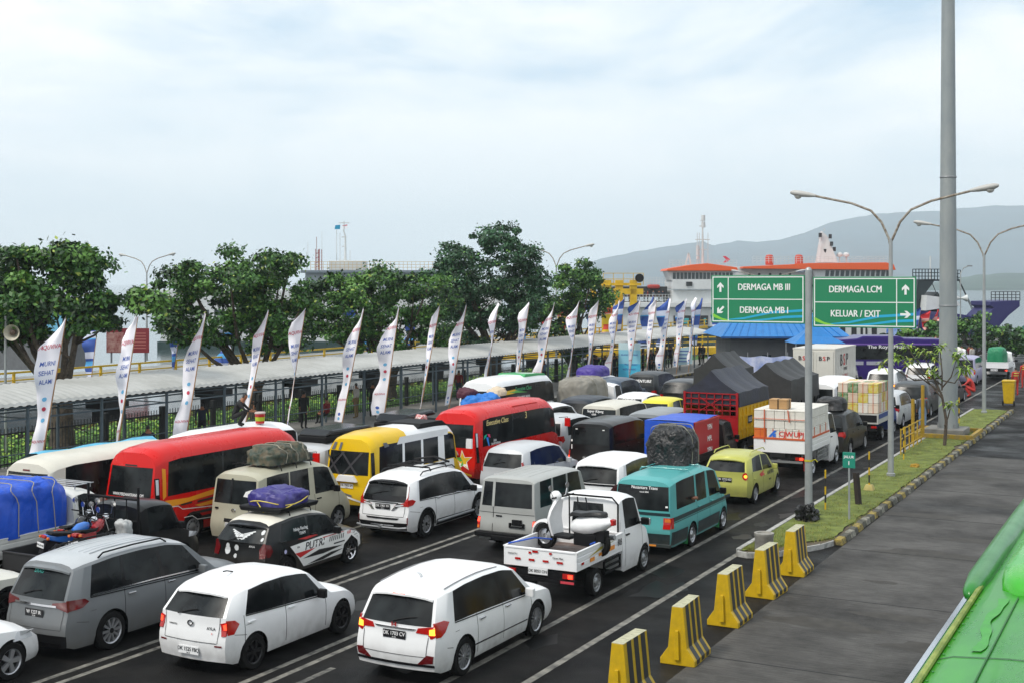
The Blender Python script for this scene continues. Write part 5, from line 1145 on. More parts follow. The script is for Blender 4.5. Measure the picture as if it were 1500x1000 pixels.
def foamtruck():
    W = 1.76; root = empty('cargo_truck', (-11.0-W/2, 41.6, 0), 'white open truck stacked high with white foam boxes', 'truck', GROUPQ)
    cab_unit(root, 3.3, W, 2.0, WHITE, 4.4, r=.31, L=1.75)
    bed(root, W, 3.25, .92, .42, WHITE)
    q = MB(); q.box(-W/2-.02, W/2+.022, -.02, 3.2, 1.30, 1.36); q.build('orange_rail', ORT, root)
    wheels(root, W, (1.1, 4.4), .32, .2, 'cap'); boxlamps(root, (-.7, .7), -.01, .70, .28, .1, True); sidebars(root, W, 1.6, 3.1, .45, .75, STEEL)
    q = MB(); q.box(-.8, .8, -.1, -.02, .55, .62); q.build('rear_bumper', STEEL, root)
    q = MB(); q.box(-.3, .2, -.05, -.03, .72, .86); q.build('license_plate', BPL, root)
    q = MB(); q.box(W/2-.25, W/2-.02, .7, .73, .2, .75); q.build('mud_flap', RED_, root)
    X = root.location.x; Y = 41.6
    G = 'foam boxes on the white truck'
    sp = []
    for lay, (z, n) in enumerate(((1.66, 5), (1.98, 5))):
        for i in range(n):
            for d in range(4):
                if d in (0, 3) or i in (0, n-1) or lay == 1: sp.append((X-W/2+(i+.5)*W/n, Y+.02+d*.78, z))
    boxstack(foambox(W/5-.012, .76, .31, FOAM, 'white lidded foam box stacked above the orange-taped crates on the foam box truck', G), sp)
    boxstack(foambox(W/4-.012, .76, .31, FOAM, 'lettered white foam box in the bottom row on the foam box truck', G+' bottom row', ORT), [(X-W/2+(i+.5)*W/4, Y+.02+d*.78, 1.345) for i in (1, 2, 3) for d in range(4)])
    boxstack(foambox(W/4-.012, .76, .31, ORF, 'orange crate at the left tail corner of the foam box truck', None, ORT, cat='crate', name='crate'), [(X-W/2+.5*W/4, Y+.02, 1.345)])
    boxstack(foambox(.62, .5, .33, BRN, 'brown and black carton on top of the foam boxes', None, BLK, cat='carton', name='carton'), [(X-.1, Y+.2, 2.30)])
    q = MB(); text_on(q, 'CJW', .24, lambda a, b: (X+.22+a, Y+.007, 1.49+b), 0); text_on(q, 'UPJ', .24, lambda a, b: (X+.66+a, Y+.007, 1.49+b), 0); o = q.build('lettering', TXTR, root); o.location = -root.location
    q = MB()
    q.add([(X-.38, Y+.005, 1.38), (X-.28, Y+.005, 1.38), (X-.08, Y+.005, 1.6), (X-.18, Y+.005, 1.6)], [(0, 1, 2, 3)]); q.add([(X-.22, Y+.004, 1.38), (X-.12, Y+.004, 1.38), (X-.12, Y+.004, 1.5), (X-.22, Y+.004, 1.5)], [(0, 1, 2, 3)]); o = q.build('box_mark', BLU_, root); o.location = -root.location
    q = MB(); q.tube([(-.5, -.03, 2.3), (-.5, -.03, 1.2)], .02, 5); q.tube([(.3, -.03, 2.3), (.35, -.03, 1.9)], .02, 5)
    q.tube([(-.9, -.015, 1.985), (.9, -.015, 1.985)], .012, 5); q.build('cargo_rope', ORT, root)
foamtruck()
def boxpickup():
    W = 1.66
    root, s = pickup2('white and blue pickup stacked with taped cartons beside the second street lamp', -11.0, 53.0, W, 4.3, BLUP, oy=2.6, wr=(1.0, 3.5), bh=.36, bz=.8, bm=paint('bed_white', '#c9c9c4', .4))
    q = MB(); q.box(W/2+.021, W/2+.03, .1, 2.4, .95, 1.14); q.build('blue_stripe', BLUP, root)
    q = MB(); q.box(-W/2+.1, W/2-.05, -.024, -.018, .82, 1.1); q.build('tailgate_panel', GUN, root)
    X = root.location.x; Y = 53.0
    cs = [('#c9b29a', 'plain tan'), ('#d9d6cc', 'white'), ('#3f7a3a', 'green printed'), ('#c7b61e', 'yellow printed'), ('#d7c7b4', 'cream')]
    k = 0
    for j, (c, nm) in enumerate(cs):
        m = mat('carton%d' % j, c, .65, var=.6, vs=5, col2='#d8cdbf')
        pos = [(lay, i, d) for lay in range(3) for i in range(4) for d in range(3) if (lay*7+i*3+d*2) % 5 == j]
        boxstack(foambox(W/4-.014, .72, .40, m, nm+' carton tied with orange tape on the white and blue pickup', 'cartons on the white and blue pickup '+nm, ORT, cat='carton', name='carton'), [(X-W/2+(i+.5)*W/4, Y+.04+d*.76, 1.18+lay*.41) for lay, i, d in pos])
BLUP = paint('pickup_blue', '#173a8a', .3)
boxpickup()
def boxtruck():
    W = 2.15; root = empty('box_truck', (-15.55-W/2, 64.5, 0), 'white box truck lettered BSP beside the purple bus', 'truck', GROUPQ)
    truck_chassis(root, W, 6.4, 1.0, (1.3, 5.6)); cab_unit(root, 4.85, 2.0, 2.2, WHITE, 5.6, r=.4, L=1.75)
    q = MB(); q.box(-W/2, W/2, .02, 4.7, 1.0, 3.2); 
    for i in range(9): y = .4+i*.5; q.box(W/2, W/2+.008, y-.02, y+.02, 1.05, 3.1)
    q.box(-W/2-.02, W/2+.02, 0, 4.72, 3.14, 3.22); q.build('cargo_box', paint('box_white', '#d3d0c6', .35), root, bevel=.01)
    for sg in (1, -1):
        a, b = sorted((sg*.02, sg*(W/2-.06))); q = MB(); q.box(a, b, -.02, .01, 1.05, 3.08); q.box(*sorted((sg*.12, sg*.15)), -.04, -.02, 1.1, 3.0); q.build('cargo_door', paint('door_white', '#cbc9c0', .35), root, bevel=.01)
    q = MB(); fr = lambda X_, Z_: (lambda a, b: (X_+a, -.045, Z_+b)); sdf = lambda X_, Z_: (lambda a, b: (W/2+.012, X_+a, Z_+b))
    for x in (-.5, .55): text_on(q, 'B', .3, fr(x-.2, 2.7), 0); text_on(q, 'S', .3, fr(x, 2.7), 1); text_on(q, 'P', .3, fr(x+.2, 2.7), 0)
    for i, (c, m) in enumerate((('B', 0), ('S', 1), ('P', 0))): text_on(q, c, .85, sdf(1.4+i*.62, 2.55), m, sx=1.1)
    text_on(q, 'EXPRESS', .22, sdf(2.3, 2.1), 0); text_on(q, 'JL. BALI', .34, sdf(2.2, 1.7), 1)
    q.build('lettering', [TXTB, TXTR], root)
boxtruck()
def greytarp():
    root, s = pickup2('small white truck under a slumped grey tarpaulin beside the green-finned minibus', -23.4, 51.6, 1.7, 4.6, WHITE, oy=3.0, wr=(1.0, 3.8), bh=.35, bz=.8)
    o = lump('tarp_bundle', mat('grey_tarp', '#8b8880', .7, var=.5, vs=1.5, col2='#6e6a60', bump=.3, bs=5), None, 2.9, 1.7, 1.3, (root.location.x, 52.8, .95), 41, .07, 1.4, .38, nx=36, wr=.016, ropes=2); tag(o, 'slumped grey canvas cover over the small truck load', 'roof load')
greytarp()
t, s = plain('van', 'white van with purple bundle on its roof behind the grey canvas load', 'van', VAN, 4.1, 1.7, 1.9, -25.5, 57.0, WHITE)
o = lump('tarp_bundle', mat('violet_cover', '#3d2a86', .5, bump=.3), None, 2.2, 1.3, .5, (t.location.x, 58.6, 1.88), 42, .05, 1.6, .5); tag(o, 'violet cover on the white van roof near the blue banner', 'roof load')
gt, s = pickup2('white pickup carrying a green tarpaulin near the right edge', -10.2, 90.5, 1.75, 4.6, WHITE, oy=2.8, wr=(1.0, 3.8), bh=.35, bz=.9, lit=True)
o = lump('tarp_bundle', mat('green_tarp', '#0f7a50', .5, bump=.3), None, 2.2, 1.2, 1.0, (gt.location.x, 92.0, 1.2), 43, .05, 1.6, .35); tag(o, 'bright green tarpaulin over the far white pickup bed', 'roof load')
gt, s = pickup2('white pickup with pale sacks ahead of the lilac minivan', -13.6, 93, 1.75, 4.6, WHITE, oy=2.8, wr=(1.0, 3.8), bh=.35, bz=.9)
o = lump('sack_pile', FOAM, None, 2.4, 1.6, .8, (gt.location.x, 94.4, 1.2), 44, .09, 2.2, .5); tag(o, 'pile of pale sacks on the far white pickup', 'sacks')
t, s = plain('minibus', 'white minibus at the far right edge', 'minibus', BUS, 6.5, 2.1, 2.6, -8.0, 101, WHITE, detail=False, pillar=GLASS)
# ------------------------------------------------------------------ ground, road, water
def sheet(name, m, x0, x1, y0, y1, z, kind='structure', nx=1, ny=1):
    q = MB(); q.add([(x0+(x1-x0)*i/nx, y0+(y1-y0)*j/ny, z) for j in range(ny+1) for i in range(nx+1)], [(j*(nx+1)+i, j*(nx+1)+i+1, (j+1)*(nx+1)+i+1, (j+1)*(nx+1)+i) for j in range(ny) for i in range(nx)])
    o = q.build(name, m, fix=False); o['kind'] = kind; return o
def asphalt():
    m = mat('wet_asphalt', (.009, .009, .0095), .42, var=1, vs=.5, col2=(.022, .021, .020), bump=.4, bs=55, spec=.5, vdet=8, ior=1.13)
    t = m.node_tree; b = t.nodes['Principled BSDF']
    tc = t.nodes.new('ShaderNodeTexCoord'); n = t.nodes.new('ShaderNodeTexNoise'); n.inputs['Scale'].default_value = .55; n.inputs['Detail'].default_value = 7
    r = t.nodes.new('ShaderNodeMapRange'); r.inputs[1].default_value = .35; r.inputs[2].default_value = .7; r.inputs[3].default_value = .30; r.inputs[4].default_value = .72
    t.links.new(tc.outputs['Object'], n.inputs[0]); t.links.new(n.outputs[0], r.inputs[0]); t.links.new(r.outputs[0], b.inputs['Roughness'])
    return m
ASP = asphalt()
def concrete():
    m = mat('wet_concrete', (.098, .095, .091), .55, ior=1.16, var=1, vs=.45, col2=(.038, .037, .036), bump=.3, bs=25, vdet=8)
    t = m.node_tree; b = t.nodes['Principled BSDF']
    # transverse broom streaks
    tc = t.nodes.new('ShaderNodeTexCoord'); mp = t.nodes.new('ShaderNodeMapping'); mp.inputs['Scale'].default_value = (1.1, 13, 1)
    n = t.nodes.new('ShaderNodeTexNoise'); n.inputs['Scale'].default_value = 1.6; n.inputs['Detail'].default_value = 6; n.inputs['Roughness'].default_value = .7
    mx = t.nodes.new('ShaderNodeMix'); mx.data_type = 'RGBA'; mx.blend_type = 'MULTIPLY'; mx.inputs[0].default_value = 1
    r = t.nodes.new('ShaderNodeMapRange'); r.inputs[1].default_value = .35; r.inputs[2].default_value = .65; r.inputs[3].default_value = .72; r.inputs[4].default_value = 1.25
    src = b.inputs['Base Color'].links[0].from_socket
    t.links.new(tc.outputs['Object'], mp.inputs[0]); t.links.new(mp.outputs[0], n.inputs[0]); t.links.new(n.outputs[0], r.inputs[0]); t.links.new(src, mx.inputs[6]); t.links.new(r.outputs[0], mx.inputs[7]); t.links.new(mx.outputs[2], b.inputs['Base Color'])
    return m
CON = concrete(); PAV = mat('pavement_concrete', (.20, .195, .18), .7, var=.6, vs=2, bump=.2)
GRASS = mat('short_grass', '#76823a', .9, var=1, vs=2.2, col2='#505c26', bump=.8, bs=40, vdet=6)
q = MB(); q.box(-43.5, 400, -120, 165, -6, -.004); o = q.build('ground', mat('quay_ground', (.11, .108, .10), .7, var=.7, vs=.4)); o['kind'] = 'structure'
sheet('water', mat('harbour_water', (.05, .075, .08), .12, bump=.35, bs=1.2, spec=.6), -9000, 9000, -600, 9000, -1.3)
sheet('road', ASP, -31.0, -7.42, -60, 150, .001)
sheet('concrete_road', CON, -7.42, 7, -60, 50.3, .005)
sheet('far_road', ASP, -7.42, 12, 50.3, 150, .003)
q = MB()
for y in [-4.4+5.1*k for k in range(11)]: q.box(-7.42, 7, y-.018, y+.018, .0052, .009)
for x in (-3.1, 1.6): q.box(x-.012, x+.012, -50, 50.3, .0052, .0095)
o = q.build('expansion_joint', mat('joint_tar', (.012, .012, .012), .7)); o['kind'] = 'structure'
LINE = mat('worn_road_paint', (.24, .23, .20), .55, var=1.0, vs=3.5, col2=(.04, .04, .038), vdet=9); LINE2 = mat('bright_road_paint', (.5, .5, .48), .5, var=.8, vs=9, col2=(.12, .12, .12), vdet=8)
q = MB()
for x, w in ((-10.62, .13), (-13.52, .12), (-13.17, .12), (-16.5, .12), (-16.16, .12), (-19.5, .12), (-22.7, .12), (-25.6, .12), (-28.4, .12)): q.box(x-w/2, x+w/2, -40, 130, .0015, .006)
q.box(-12.75, -12.63, -10, 17.5, .0015, .006)
o = q.build('lane_marking', LINE); o['kind'] = 'structure'
q = MB(); q.box(-9.5, -9.36, -40, 29.6, .0015, .007); o = q.build('edge_marking', LINE); o['kind'] = 'structure'
q = MB(); rnd = random.Random(12)
for _ in range(70):
    x = rnd.choice((-12.0, -14.9, -17.9, -10.0, -20.8))+rnd.uniform(-.9, .9); y = 12+50*rnd.random(); r0 = rnd.uniform(.10, .5); n = 11; ph = rnd.random()*6
    q.add([(x+r0*(1+.35*sin(k*2.1+ph))*cos(k*2*pi/n), y+r0*rnd.uniform(.8, 2.6)*sin(k*2*pi/n), .0015+.00001*_) for k in range(n)], [tuple(range(n))], 0)
for _ in range(26):
    x = rnd.uniform(-7.2, -2.2); y = 10+38*rnd.random(); r0 = rnd.uniform(.15, .8); n = 12; ph = rnd.random()*6
    q.add([(x+r0*(1+.3*sin(k*1.7+ph))*cos(k*2*pi/n)*1.8, y+r0*rnd.uniform(.5, .8)*sin(k*2*pi/n), .0056+.00001*_) for k in range(n)], [tuple(range(n))], 1)
o = q.build('road_stain', [mat('oil_stain', (.006, .006, .006), .35, ior=1.2), mat('damp_stain', (.042, .039, .035), .5, var=1, vs=3, col2=(.07, .066, .06), ior=1.2)], fix=False); o['kind'] = 'structure'
# median with kerbs and grass
q = MB(); q.prism([(-9.40, 29.5), (-9.34, 68.5), (-7.5, 68.5), (-7.5, 31.9), (-7.9, 30.7), (-8.5, 29.6), (-9.1, 29.2)], -.02, .10, 'z'); o = q.build('median_soil', mat('soil', (.10, .08, .05), .9, var=.8)); o['kind'] = 'structure'
def grass_patch():
    q = MB(); v = []; nx, ny = 10, 190
    for j in range(ny+1):
        y = 29.4+j*(68.3-29.4)/ny; xl = -9.33; xr = -7.72-.12*abs(noise.noise(Vector((0, y*.7, 0))))*2-(max(0, 31.8-y))*.62
        for i in range(nx+1): x = xl+(xr-xl)*i/nx; v.append((x, y, .11+.03*noise.noise(Vector((x*3, y*3, 0)))+.02))
    q.add(v, [(j*(nx+1)+i, j*(nx+1)+i+1, (j+1)*(nx+1)+i+1, (j+1)*(nx+1)+i) for j in range(ny) for i in range(nx)]); o = q.build('grass', GRASS, smooth=60, fix=False); o['kind'] = 'stuff'
    tag(o, 'short yellow-green grass on the narrow median', 'grass')
    # blades
    q = MB(); rnd = random.Random(3)
    for _ in range(9000):
        y = 29.5+(68-29.5)*rnd.random()**1.7; x = -9.3+(1.65-max(0, 31.8-y)*.6)*rnd.random(); h = .03+.05*rnd.random(); a = rnd.random()*pi; w = .012
        if noise.noise(Vector((x*1.5, y*.8, 3))) < -.2: continue
        dx, dy = cos(a)*w, sin(a)*w
        q.add([(x-dx, y-dy, .10), (x+dx, y+dy, .10), (x+rnd.uniform(-.03, .03), y+rnd.uniform(-.03, .03), .12+h)], [(0, 1, 2)], rnd.randint(0, 1))
    o = q.build('grass_blades', [mat('grass_green', '#6f7d30', .8), mat('grass_straw', '#8d8a48', .8)], fix=False); o['kind'] = 'stuff'; tag(o, 'blades of short grass along the median', 'grass')
grass_patch()
KY = mat('kerb_yellow', '#a08c40', .8, var=1, vs=11, col2='#45443c'); KW = mat('kerb_pale', '#8f8d80', .8, var=1, vs=11, col2='#45443f'); KB = mat('kerb_dark', '#5a594e', .85, var=1, vs=9, col2='#3a3934')
q = MB(); rnd = random.Random(5)
y = 31.6; k = 0
while y < 68.3:
    l = .42+rnd.random()*.12; dx = rnd.uniform(-.03, .03); x = -7.55+dx
    q.prism([(x-.10, .0), (x+.11, .0), (x+.07, .15), (x-.09, .16)], y, y+l-.03, 'y', (0, 2, 1, 2)[k % 4]); y += l; k += 1
o = q.build('kerb', [KY, KW, KB], bevel=.015); o['kind'] = 'structure'
q = MB(); q.box(-9.48, -9.36, 29.5, 68.5, 0, .13)
PT = [(-9.48, 29.5), (-9.38, 29.2), (-9.1, 29.1), (-8.75, 29.3), (-8.45, 29.65), (-8.1, 30.3), (-7.8, 30.9), (-7.62, 31.5)]
for (a, b), (c, d) in zip(PT, PT[1:]): q.prism([(a, b), (c, d), (c-.03, d+.11), (a-.0, b+.11)], 0, .125, 'z')
o = q.build('kerb', mat('kerb_white', (.42, .42, .40), .6, var=.8, vs=6, col2=(.16, .16, .15))); o['kind'] = 'structure'
# ------------------------------------------------------------------ barriers
YEL = mat('barrier_yellow', '#c9a400', .45, var=.5, vs=5, col2='#9c8410', bump=.1); BKS = mat('barrier_black', (.02, .02, .02), .5)
TOPW = mat('barrier_top', '#b9b79a', .6, var=.7, vs=8)
def barrier():
    t = empty('traffic_barrier', (0, 0, 0), 'x', 'barrier', 'yellow and black striped barriers along the road edge')
    prof = [(-.31, 0), (.31, 0), (.31, .10), (.17, .30), (.10, 1.0), (-.10, 1.0), (-.17, .30), (-.31, .10)]
    q = MB(); q.prism(prof, 0, .92, 'y'); q.build('concrete_body', YEL, t, bevel=.012)
    q = MB(); q.prism([(-.045, .10), (.045, .10), (.03, .6), (-.03, .6)], -.05, .0, 'y'); q.build('end_key', YEL, t, bevel=.008)
    for sg in (1, -1):
        for k in range(3):
            y0 = .11+k*.27; q = MB(); e = .003
            P_ = [(.31+e, .02), (.31+e, .10), (.17+e, .30), (.10+e, 1.0+e)]
            for (a, b), (c, d) in zip(P_, P_[1:]): q.add([(sg*a, y0, b), (sg*a, y0+.17, b), (sg*c, y0+.17, d), (sg*c, y0, d)], [(0, 1, 2, 3)])
            if sg > 0: q.f.append((9, 10, len(q.v)+1, len(q.v))); q.m.append(0); q.v += [(-.10, y0, 1.004), (-.10, y0+.17, 1.004)]
            o = q.build('black_stripe', BKS, t, fix=False)
    q = MB(); q.box(-.098, .098, .002, .918, .99, 1.0015); q.build('worn_top', TOPW, t)
    return t
bp0 = barrier()
for i, (x, y, l) in enumerate(((-7.62, 17.85, 'striped yellow barrier cut by the bottom edge of the picture'), (-7.58, 20.35, 'striped yellow barrier, second from the bottom edge'), (-7.68, 23.05, 'middle one of the five striped yellow barriers'), (-7.70, 25.5, 'striped yellow barrier just before the concrete stub'), (-7.68, 27.75, 'striped yellow barrier nearest the grass median'))):
    o = bp0 if i == 0 else copy_tree(bp0); o.location = (x, y, .005); o['label'] = l; o.rotation_euler.z = R((-1, 2, 0, -2, 1)[i])
q = MB(); q.lathe([(.20, 0), (.22, .05), (.22, .52), (.235, .54), (.235, .60), (.17, .60), (.16, .56), (.001, .55)], 24); o = q.build('concrete_stub', mat('stub_concrete', (.32, .31, .28), .7, var=.7, vs=5), smooth=40); o.location = (-8.75, 29.35, 0); tag(o, 'short round grey concrete stub at the nose of the median', 'bollard')
# ------------------------------------------------------------------ sign pole and boards
GALV = mat('galvanised', (.36, .38, .38), .42, .35, var=.4, vs=3); RUST = mat('rusted_steel', '#6b5a4a', .6, .2, var=1, vs=9, col2='#a9a59a')
SG = mat('sign_green', '#0a7a50', .35, coat=.2); SGW = mat('sign_white', (.75, .78, .76), .4); SGB = mat('sign_blue', '#1fa0c8', .4); SGY = mat('sign_lime', '#7fc23a', .4)
PX_, PY_ = -9.02, 34.45
q = MB(); q.tube([(0, 0, 0), (0, 0, 3), (0, 0, 6.78)], [.105, .10, .095], 16); q.lathe([(.095, 6.78), (.06, 6.84), (.001, 6.86)], 16)
t = empty('sign_pole', (PX_, PY_, .1), 'round grey steel pole carrying two green direction boards', 'pole'); q.build('pole', GALV, t, smooth=40)
q = MB()
for z in (5.65, 6.35): q.box(-2.3, 2.3, .10, .15, z-.03, z+.03)
q.build('crossbar', STEEL, t)
q = MB(); q.lathe([(.115, 1.55), (.115, 1.60)], 14); q.tube([(.1, -.02, 1.58), (.2, -.05, 1.62), (.26, -.04, 1.55)], .012, 5); q.build('yellow_tie', mat('yellow_tie', '#b8b020', .5), t)
def arrow(q, cx, cz, s_, ang, y, m):
    P_ = [(-.035, -.16), (.035, -.16), (.035, .03), (.11, -.035), (.11, .045), (0, .16), (-.11, .045), (-.11, -.035), (-.035, .03)]
    c, s = cos(ang), sin(ang); q.add([(cx+(a*c-b*s)*s_, y, cz+(a*s+b*c)*s_) for a, b in P_], [(0, 1, 2, 8), (2, 3, 4, 5), (5, 6, 7, 8), (2, 5, 8)], m)
def board(lab, x0, x1, z0, z1, rows, flip, y=PY_-.02, slope=0):
    """rows: (text, arrow angle)"""
    t = empty('direction_sign', ((x0+x1)/2, y, z0), lab, 'road sign'); w = x1-x0; h = z1-z0; x = w/2
    q = MB(); q.box(-x, x, 0, .05, 0, h); q.build('panel', SG, t, bevel=.01)
    q = MB(); e = -.004; b = .035; o_ = .045
    for a in ((-x+b, x-b, h-b-.028, h-b), (-x+b, x-b, b, b+.028), (-x+b, -x+b+.028, b+.028, h-b-.028), (x-b-.028, x-b, b+.028, h-b-.028), (-x+b+.03, x-b-.03, h/2-.012, h/2+.012)): q.box(a[0], a[1], e, 0, a[2], a[3])
    dv = (-x+.50) if not flip else (x-.50); q.box(dv-.012, dv+.012, e-.001, 0, b+.03, h-b-.03); q.build('border', SGW, t)
    for i, (s_, ang) in enumerate(rows):
        cz = h*(.75 if i == 0 else .27); q = MB(); tx = (.19 if not flip else -.22)
        text_on(q, s_, .255, lambda a, c: (tx+a, -.006, cz+c), 0, bold=.014, sx=.80); q.build('lettering', SGW, t, fix=False)
        q = MB(); arrow(q, -x+.27 if not flip else x-.27, cz, .85, ang, -.006, 0); q.build('arrow', SGW, t, fix=False)
    for k, (m, pts) in enumerate(((SGB, [(.05, .05), (.35, .12), (.65, .25), (1, .30), (1, .25), (.65, .20), (.35, .08)]), (SGB, [(.3, .04), (.6, .10), (.8, .16), (1, .18), (1, .13), (.8, .11), (.55, .05)]), (SGY, [(0, .20), (.1, .10), (.22, .045), (.12, .045), (0, .12)]))):
        q = MB(); q.add([(-x+.05+(w-.1)*a, -.003-.0008*k, h*c) for a, c in pts], [tuple(range(len(pts)))]); q.build('swoosh', m, t, fix=False)
board('green direction board reading DERMAGA MB III and DERMAGA MB I', -9.02-2.78, -9.02-.10, 5.40, 6.74, (('DERMAGA MB III', 0), ('DERMAGA MB I', R(135))), False)
board('green direction board reading DERMAGA LCM and KELUAR / EXIT', -9.02+.12, -9.02+2.86, 5.32, 6.69, (('DERMAGA LCM', 0), ('KELUAR / EXIT', R(-90))), True)
# ------------------------------------------------------------------ lamps and poles
def streetlamp(loc, lab, s_=1.0, grp='double-arm street lamps'):
    t = empty('street_lamp', loc, lab, 'street lamp', grp)
    q = MB(); q.tube([(0, 0, 0), (0, 0, 4), (0, 0, 7.9)], [.10, .085, .06], 14); q.lathe([(.14, 0), (.14, .12), (.10, .14)], 14); q.build('pole', GALV, t, smooth=40)
    for sg in (1, -1):
        q = MB(); q.tube([(sg*.0, 0, 7.6), (sg*.06, 0, 7.9), (sg*.30, 0, 8.45), (sg*.65, 0, 8.85), (sg*1.3, 0, 9.12), (sg*2.6, 0, 9.42)], .04, 10); q.build('arm', RUST, t, smooth=40)
        q = MB(); sec = [(2.5, .06, .05), (2.75, .10, .09), (3.0, .14, .11), (3.25, .14, .10), (3.38, .07, .05)]; v = []
        for x, w, h in sec:
            for k in range(10): a = 2*pi*k/10; v.append((sg*x, w*cos(a), 9.43+(x-2.6)*.16+h*sin(a)))
        q.add(v, [(10*i+k, 10*i+(k+1) % 10, 10*(i+1)+(k+1) % 10, 10*(i+1)+k) for i in range(4) for k in range(10)]+[tuple(range(10)), tuple(range(40, 50))]); h_ = q.build('lamp_head', mat('lamp_housing', (.42, .42, .40), .5), t, smooth=50)
        q = MB(); q.lathe([(.13, .0), (.11, -.06), (.06, -.10), (.001, -.11)], 12, M=Matrix.Translation((sg*3.12, 0, 9.43))); q.build('diffuser', mat('frosted_glass', (.5, .5, .47), .3), h_, smooth=50)
    return t
l0 = streetlamp((-8.52, 43.06, .1), 'double-arm street lamp on the median just right of the direction signs')
for p, l in (((-8.6, 66.3, .1), 'double-arm street lamp on the median beyond the tall pole'), ):
    c = copy_tree(l0); c.location = p; c['label'] = l
for px, D, l, k in ((215, 108, 'double-arm street lamp on the jetty seen over the left trees', .95), (1125, 88, 'street lamp behind the DERMAGA MB board', .78), (815, 105, 'street lamp rising behind the large dark tree', 1.02)):
    c = copy_tree(l0); x, y = at(px, D); c.location = (x, y, 0); c['label'] = l; c.scale = (k, k, k)
t = empty('floodlight_mast', (-8.72, 56.1, 0), 'very tall thick galvanised mast in a concrete plinth', 'mast')
q = MB(); q.tube([(0, 0, .3), (0, 0, 10), (0, 0, 20), (0, 0, 32)], [.40, .33, .26, .20], 24); q.build('pole', mat('mast_steel', (.24, .27, .28), .45, .3, var=.7, vs=1.4, col2=(.33, .35, .34), stretch=(1, 1, .35)), t, smooth=40)
q = MB()
for z in (5.55, 11.0): q.lathe([(.42-.007*z, z), (.43-.007*z, z+.02), (.42-.007*z, z+.06)], 24)
q.lathe([(.52, .30), (.52, .36), (.40, .38)], 24)
for k in range(8): q.box(-.02+.42*cos(k*pi/4), .02+.42*cos(k*pi/4), -.02+.42*sin(k*pi/4), .02+.42*sin(k*pi/4), .36, .62)
q.build('flange', STEEL, t); q = MB(); q.lathe([(.37, 1.4), (.375, 1.41), (.37, 2.2)], 24); q.build('band', mat('pale_band', (.4, .42, .42), .5), t)
q = MB(); q.box(-.85, .75, -.9, .9, 0, .42); q.build('plinth', PAV, t, bevel=.02)
q = MB()
for a in ((-1.15, 1.2, -1.55, -1.40), (-1.15, 1.2, 1.40, 1.55), (-1.15, -1.0, -1.4, 1.4), (1.05, 1.2, -1.4, 1.4)): q.box(a[0], a[1], a[2], a[3], 0, .30)
q.build('planter_kerb', [mat('kerb_ochre', '#a98a1e', .7, var=.8, vs=5, col2='#77705a')], t, bevel=.02)
def stick(name, lab, cat, loc, h, r=.025, base=True, grp=None, m2=BKS, m1=None):
    t = empty(name, loc, lab, cat, grp); q = MB(); n = 5
    for k in range(n): q.lathe([(r, h*k/n), (r, h*(k+1)/n)], 10, m=k % 2)
    q.lathe([(r, h), (.001, h+.01)], 10); q.build('post', [m1 or YEL, m2], t, smooth=40)
    if base: q = MB(); q.add([(a*(.16 if z == 0 else .1), b*(.16 if z == 0 else .1), z) for z in (0, .18) for b in (-1, 1) for a in (-1, 1)], [(0, 2, 3, 1), (4, 5, 7, 6), (0, 1, 5, 4), (2, 6, 7, 3), (0, 4, 6, 2), (1, 3, 7, 5)]); q.build('base_block', mat('pale_yellow_block', '#b7a766', .7, var=.6), t)
    return t
G_ = 'thin yellow and black marker posts on the median'
stick('marker_post', 'thin yellow and black post beside the sign pole', 'post', (-8.88, 35.75, .1), 1.15, base=False, grp=G_)
stick('marker_post', 'thin yellow and black post standing in a pale concrete block', 'post', (-8.55, 39.9, .1), 1.2, grp=G_)
stick('marker_post', 'thin yellow and black post near the second street lamp', 'post', (-8.9, 47.3, .1), 1.2, base=False, grp=G_)
stick('marker_post', 'thin yellow and black post beyond the tall mast', 'post', (-9.0, 61.0, .1), 1.2, base=False, grp=G_)
t = empty('small_sign', (-7.95, 34.6, .1), 'small teal sign plate on a thin grey post', 'sign'); q = MB(); q.tube([(0, 0, 0), (0, 0, 1.62)], .028, 8); q.build('post', GALV, t); q = MB(); q.box(-.17, .17, -.03, -.015, 1.42, 1.85); q.build('plate', mat('teal_plate', '#17806c', .4), t, bevel=.01)
q = MB(); text_on(q, 'JALUR', .10, lambda a, b: (a, -.034, 1.72+b)); text_on(q, '1', .16, lambda a, b: (a, -.034, 1.55+b)); q.build('lettering', TXTW, t, fix=False)
q = MB(); q.bar((0, 0, 0), (-.09, .05, .95), .14); o = q.build('wooden_post', mat('dark_wood', '#2b231d', .8, var=.6), bevel=.01); o.location = (-8.25, 37.1, .08); tag(o, 'dark leaning wooden post on the grass behind the teal sign', 'post')
o = lump('rubbish_bag', mat('bin_bag', (.012, .012, .013), .28, bump=.8, bs=10), None, .7, .6, .42, (-8.95, 33.95, .1), 51, .09, 4, .6, wr=.04); tag(o, 'black plastic rubbish bag at the foot of the sign pole', 'bag')
o = lump('yellow_stone', mat('ochre_stone', '#9a7a22', .8), None, .35, .3, .12, (-8.2, 45.6, .1), 52, .03, 4); tag(o, 'flat ochre painted stone on the grass', 'stone')
t = empty('wheelie_bin', (-8.15, 72.6, 0), 'yellow wheelie bin at the far end of the median', 'bin')
q = MB(); q.add([(a*(.24 if z < .5 else .31), b*(.26 if z < .5 else .36), z) for z in (.1, 1.25) for b in (-1, 1) for a in (-1, 1)], [(0, 2, 3, 1), (4, 5, 7, 6), (0, 1, 5, 4), (2, 6, 7, 3), (0, 4, 6, 2), (1, 3, 7, 5)]); q.build('bin_body', YEL, t, bevel=.03)
q = MB(); q.box(-.33, .33, -.38, .38, 1.25, 1.36); q.build('lid', YEL, t, bevel=.03)
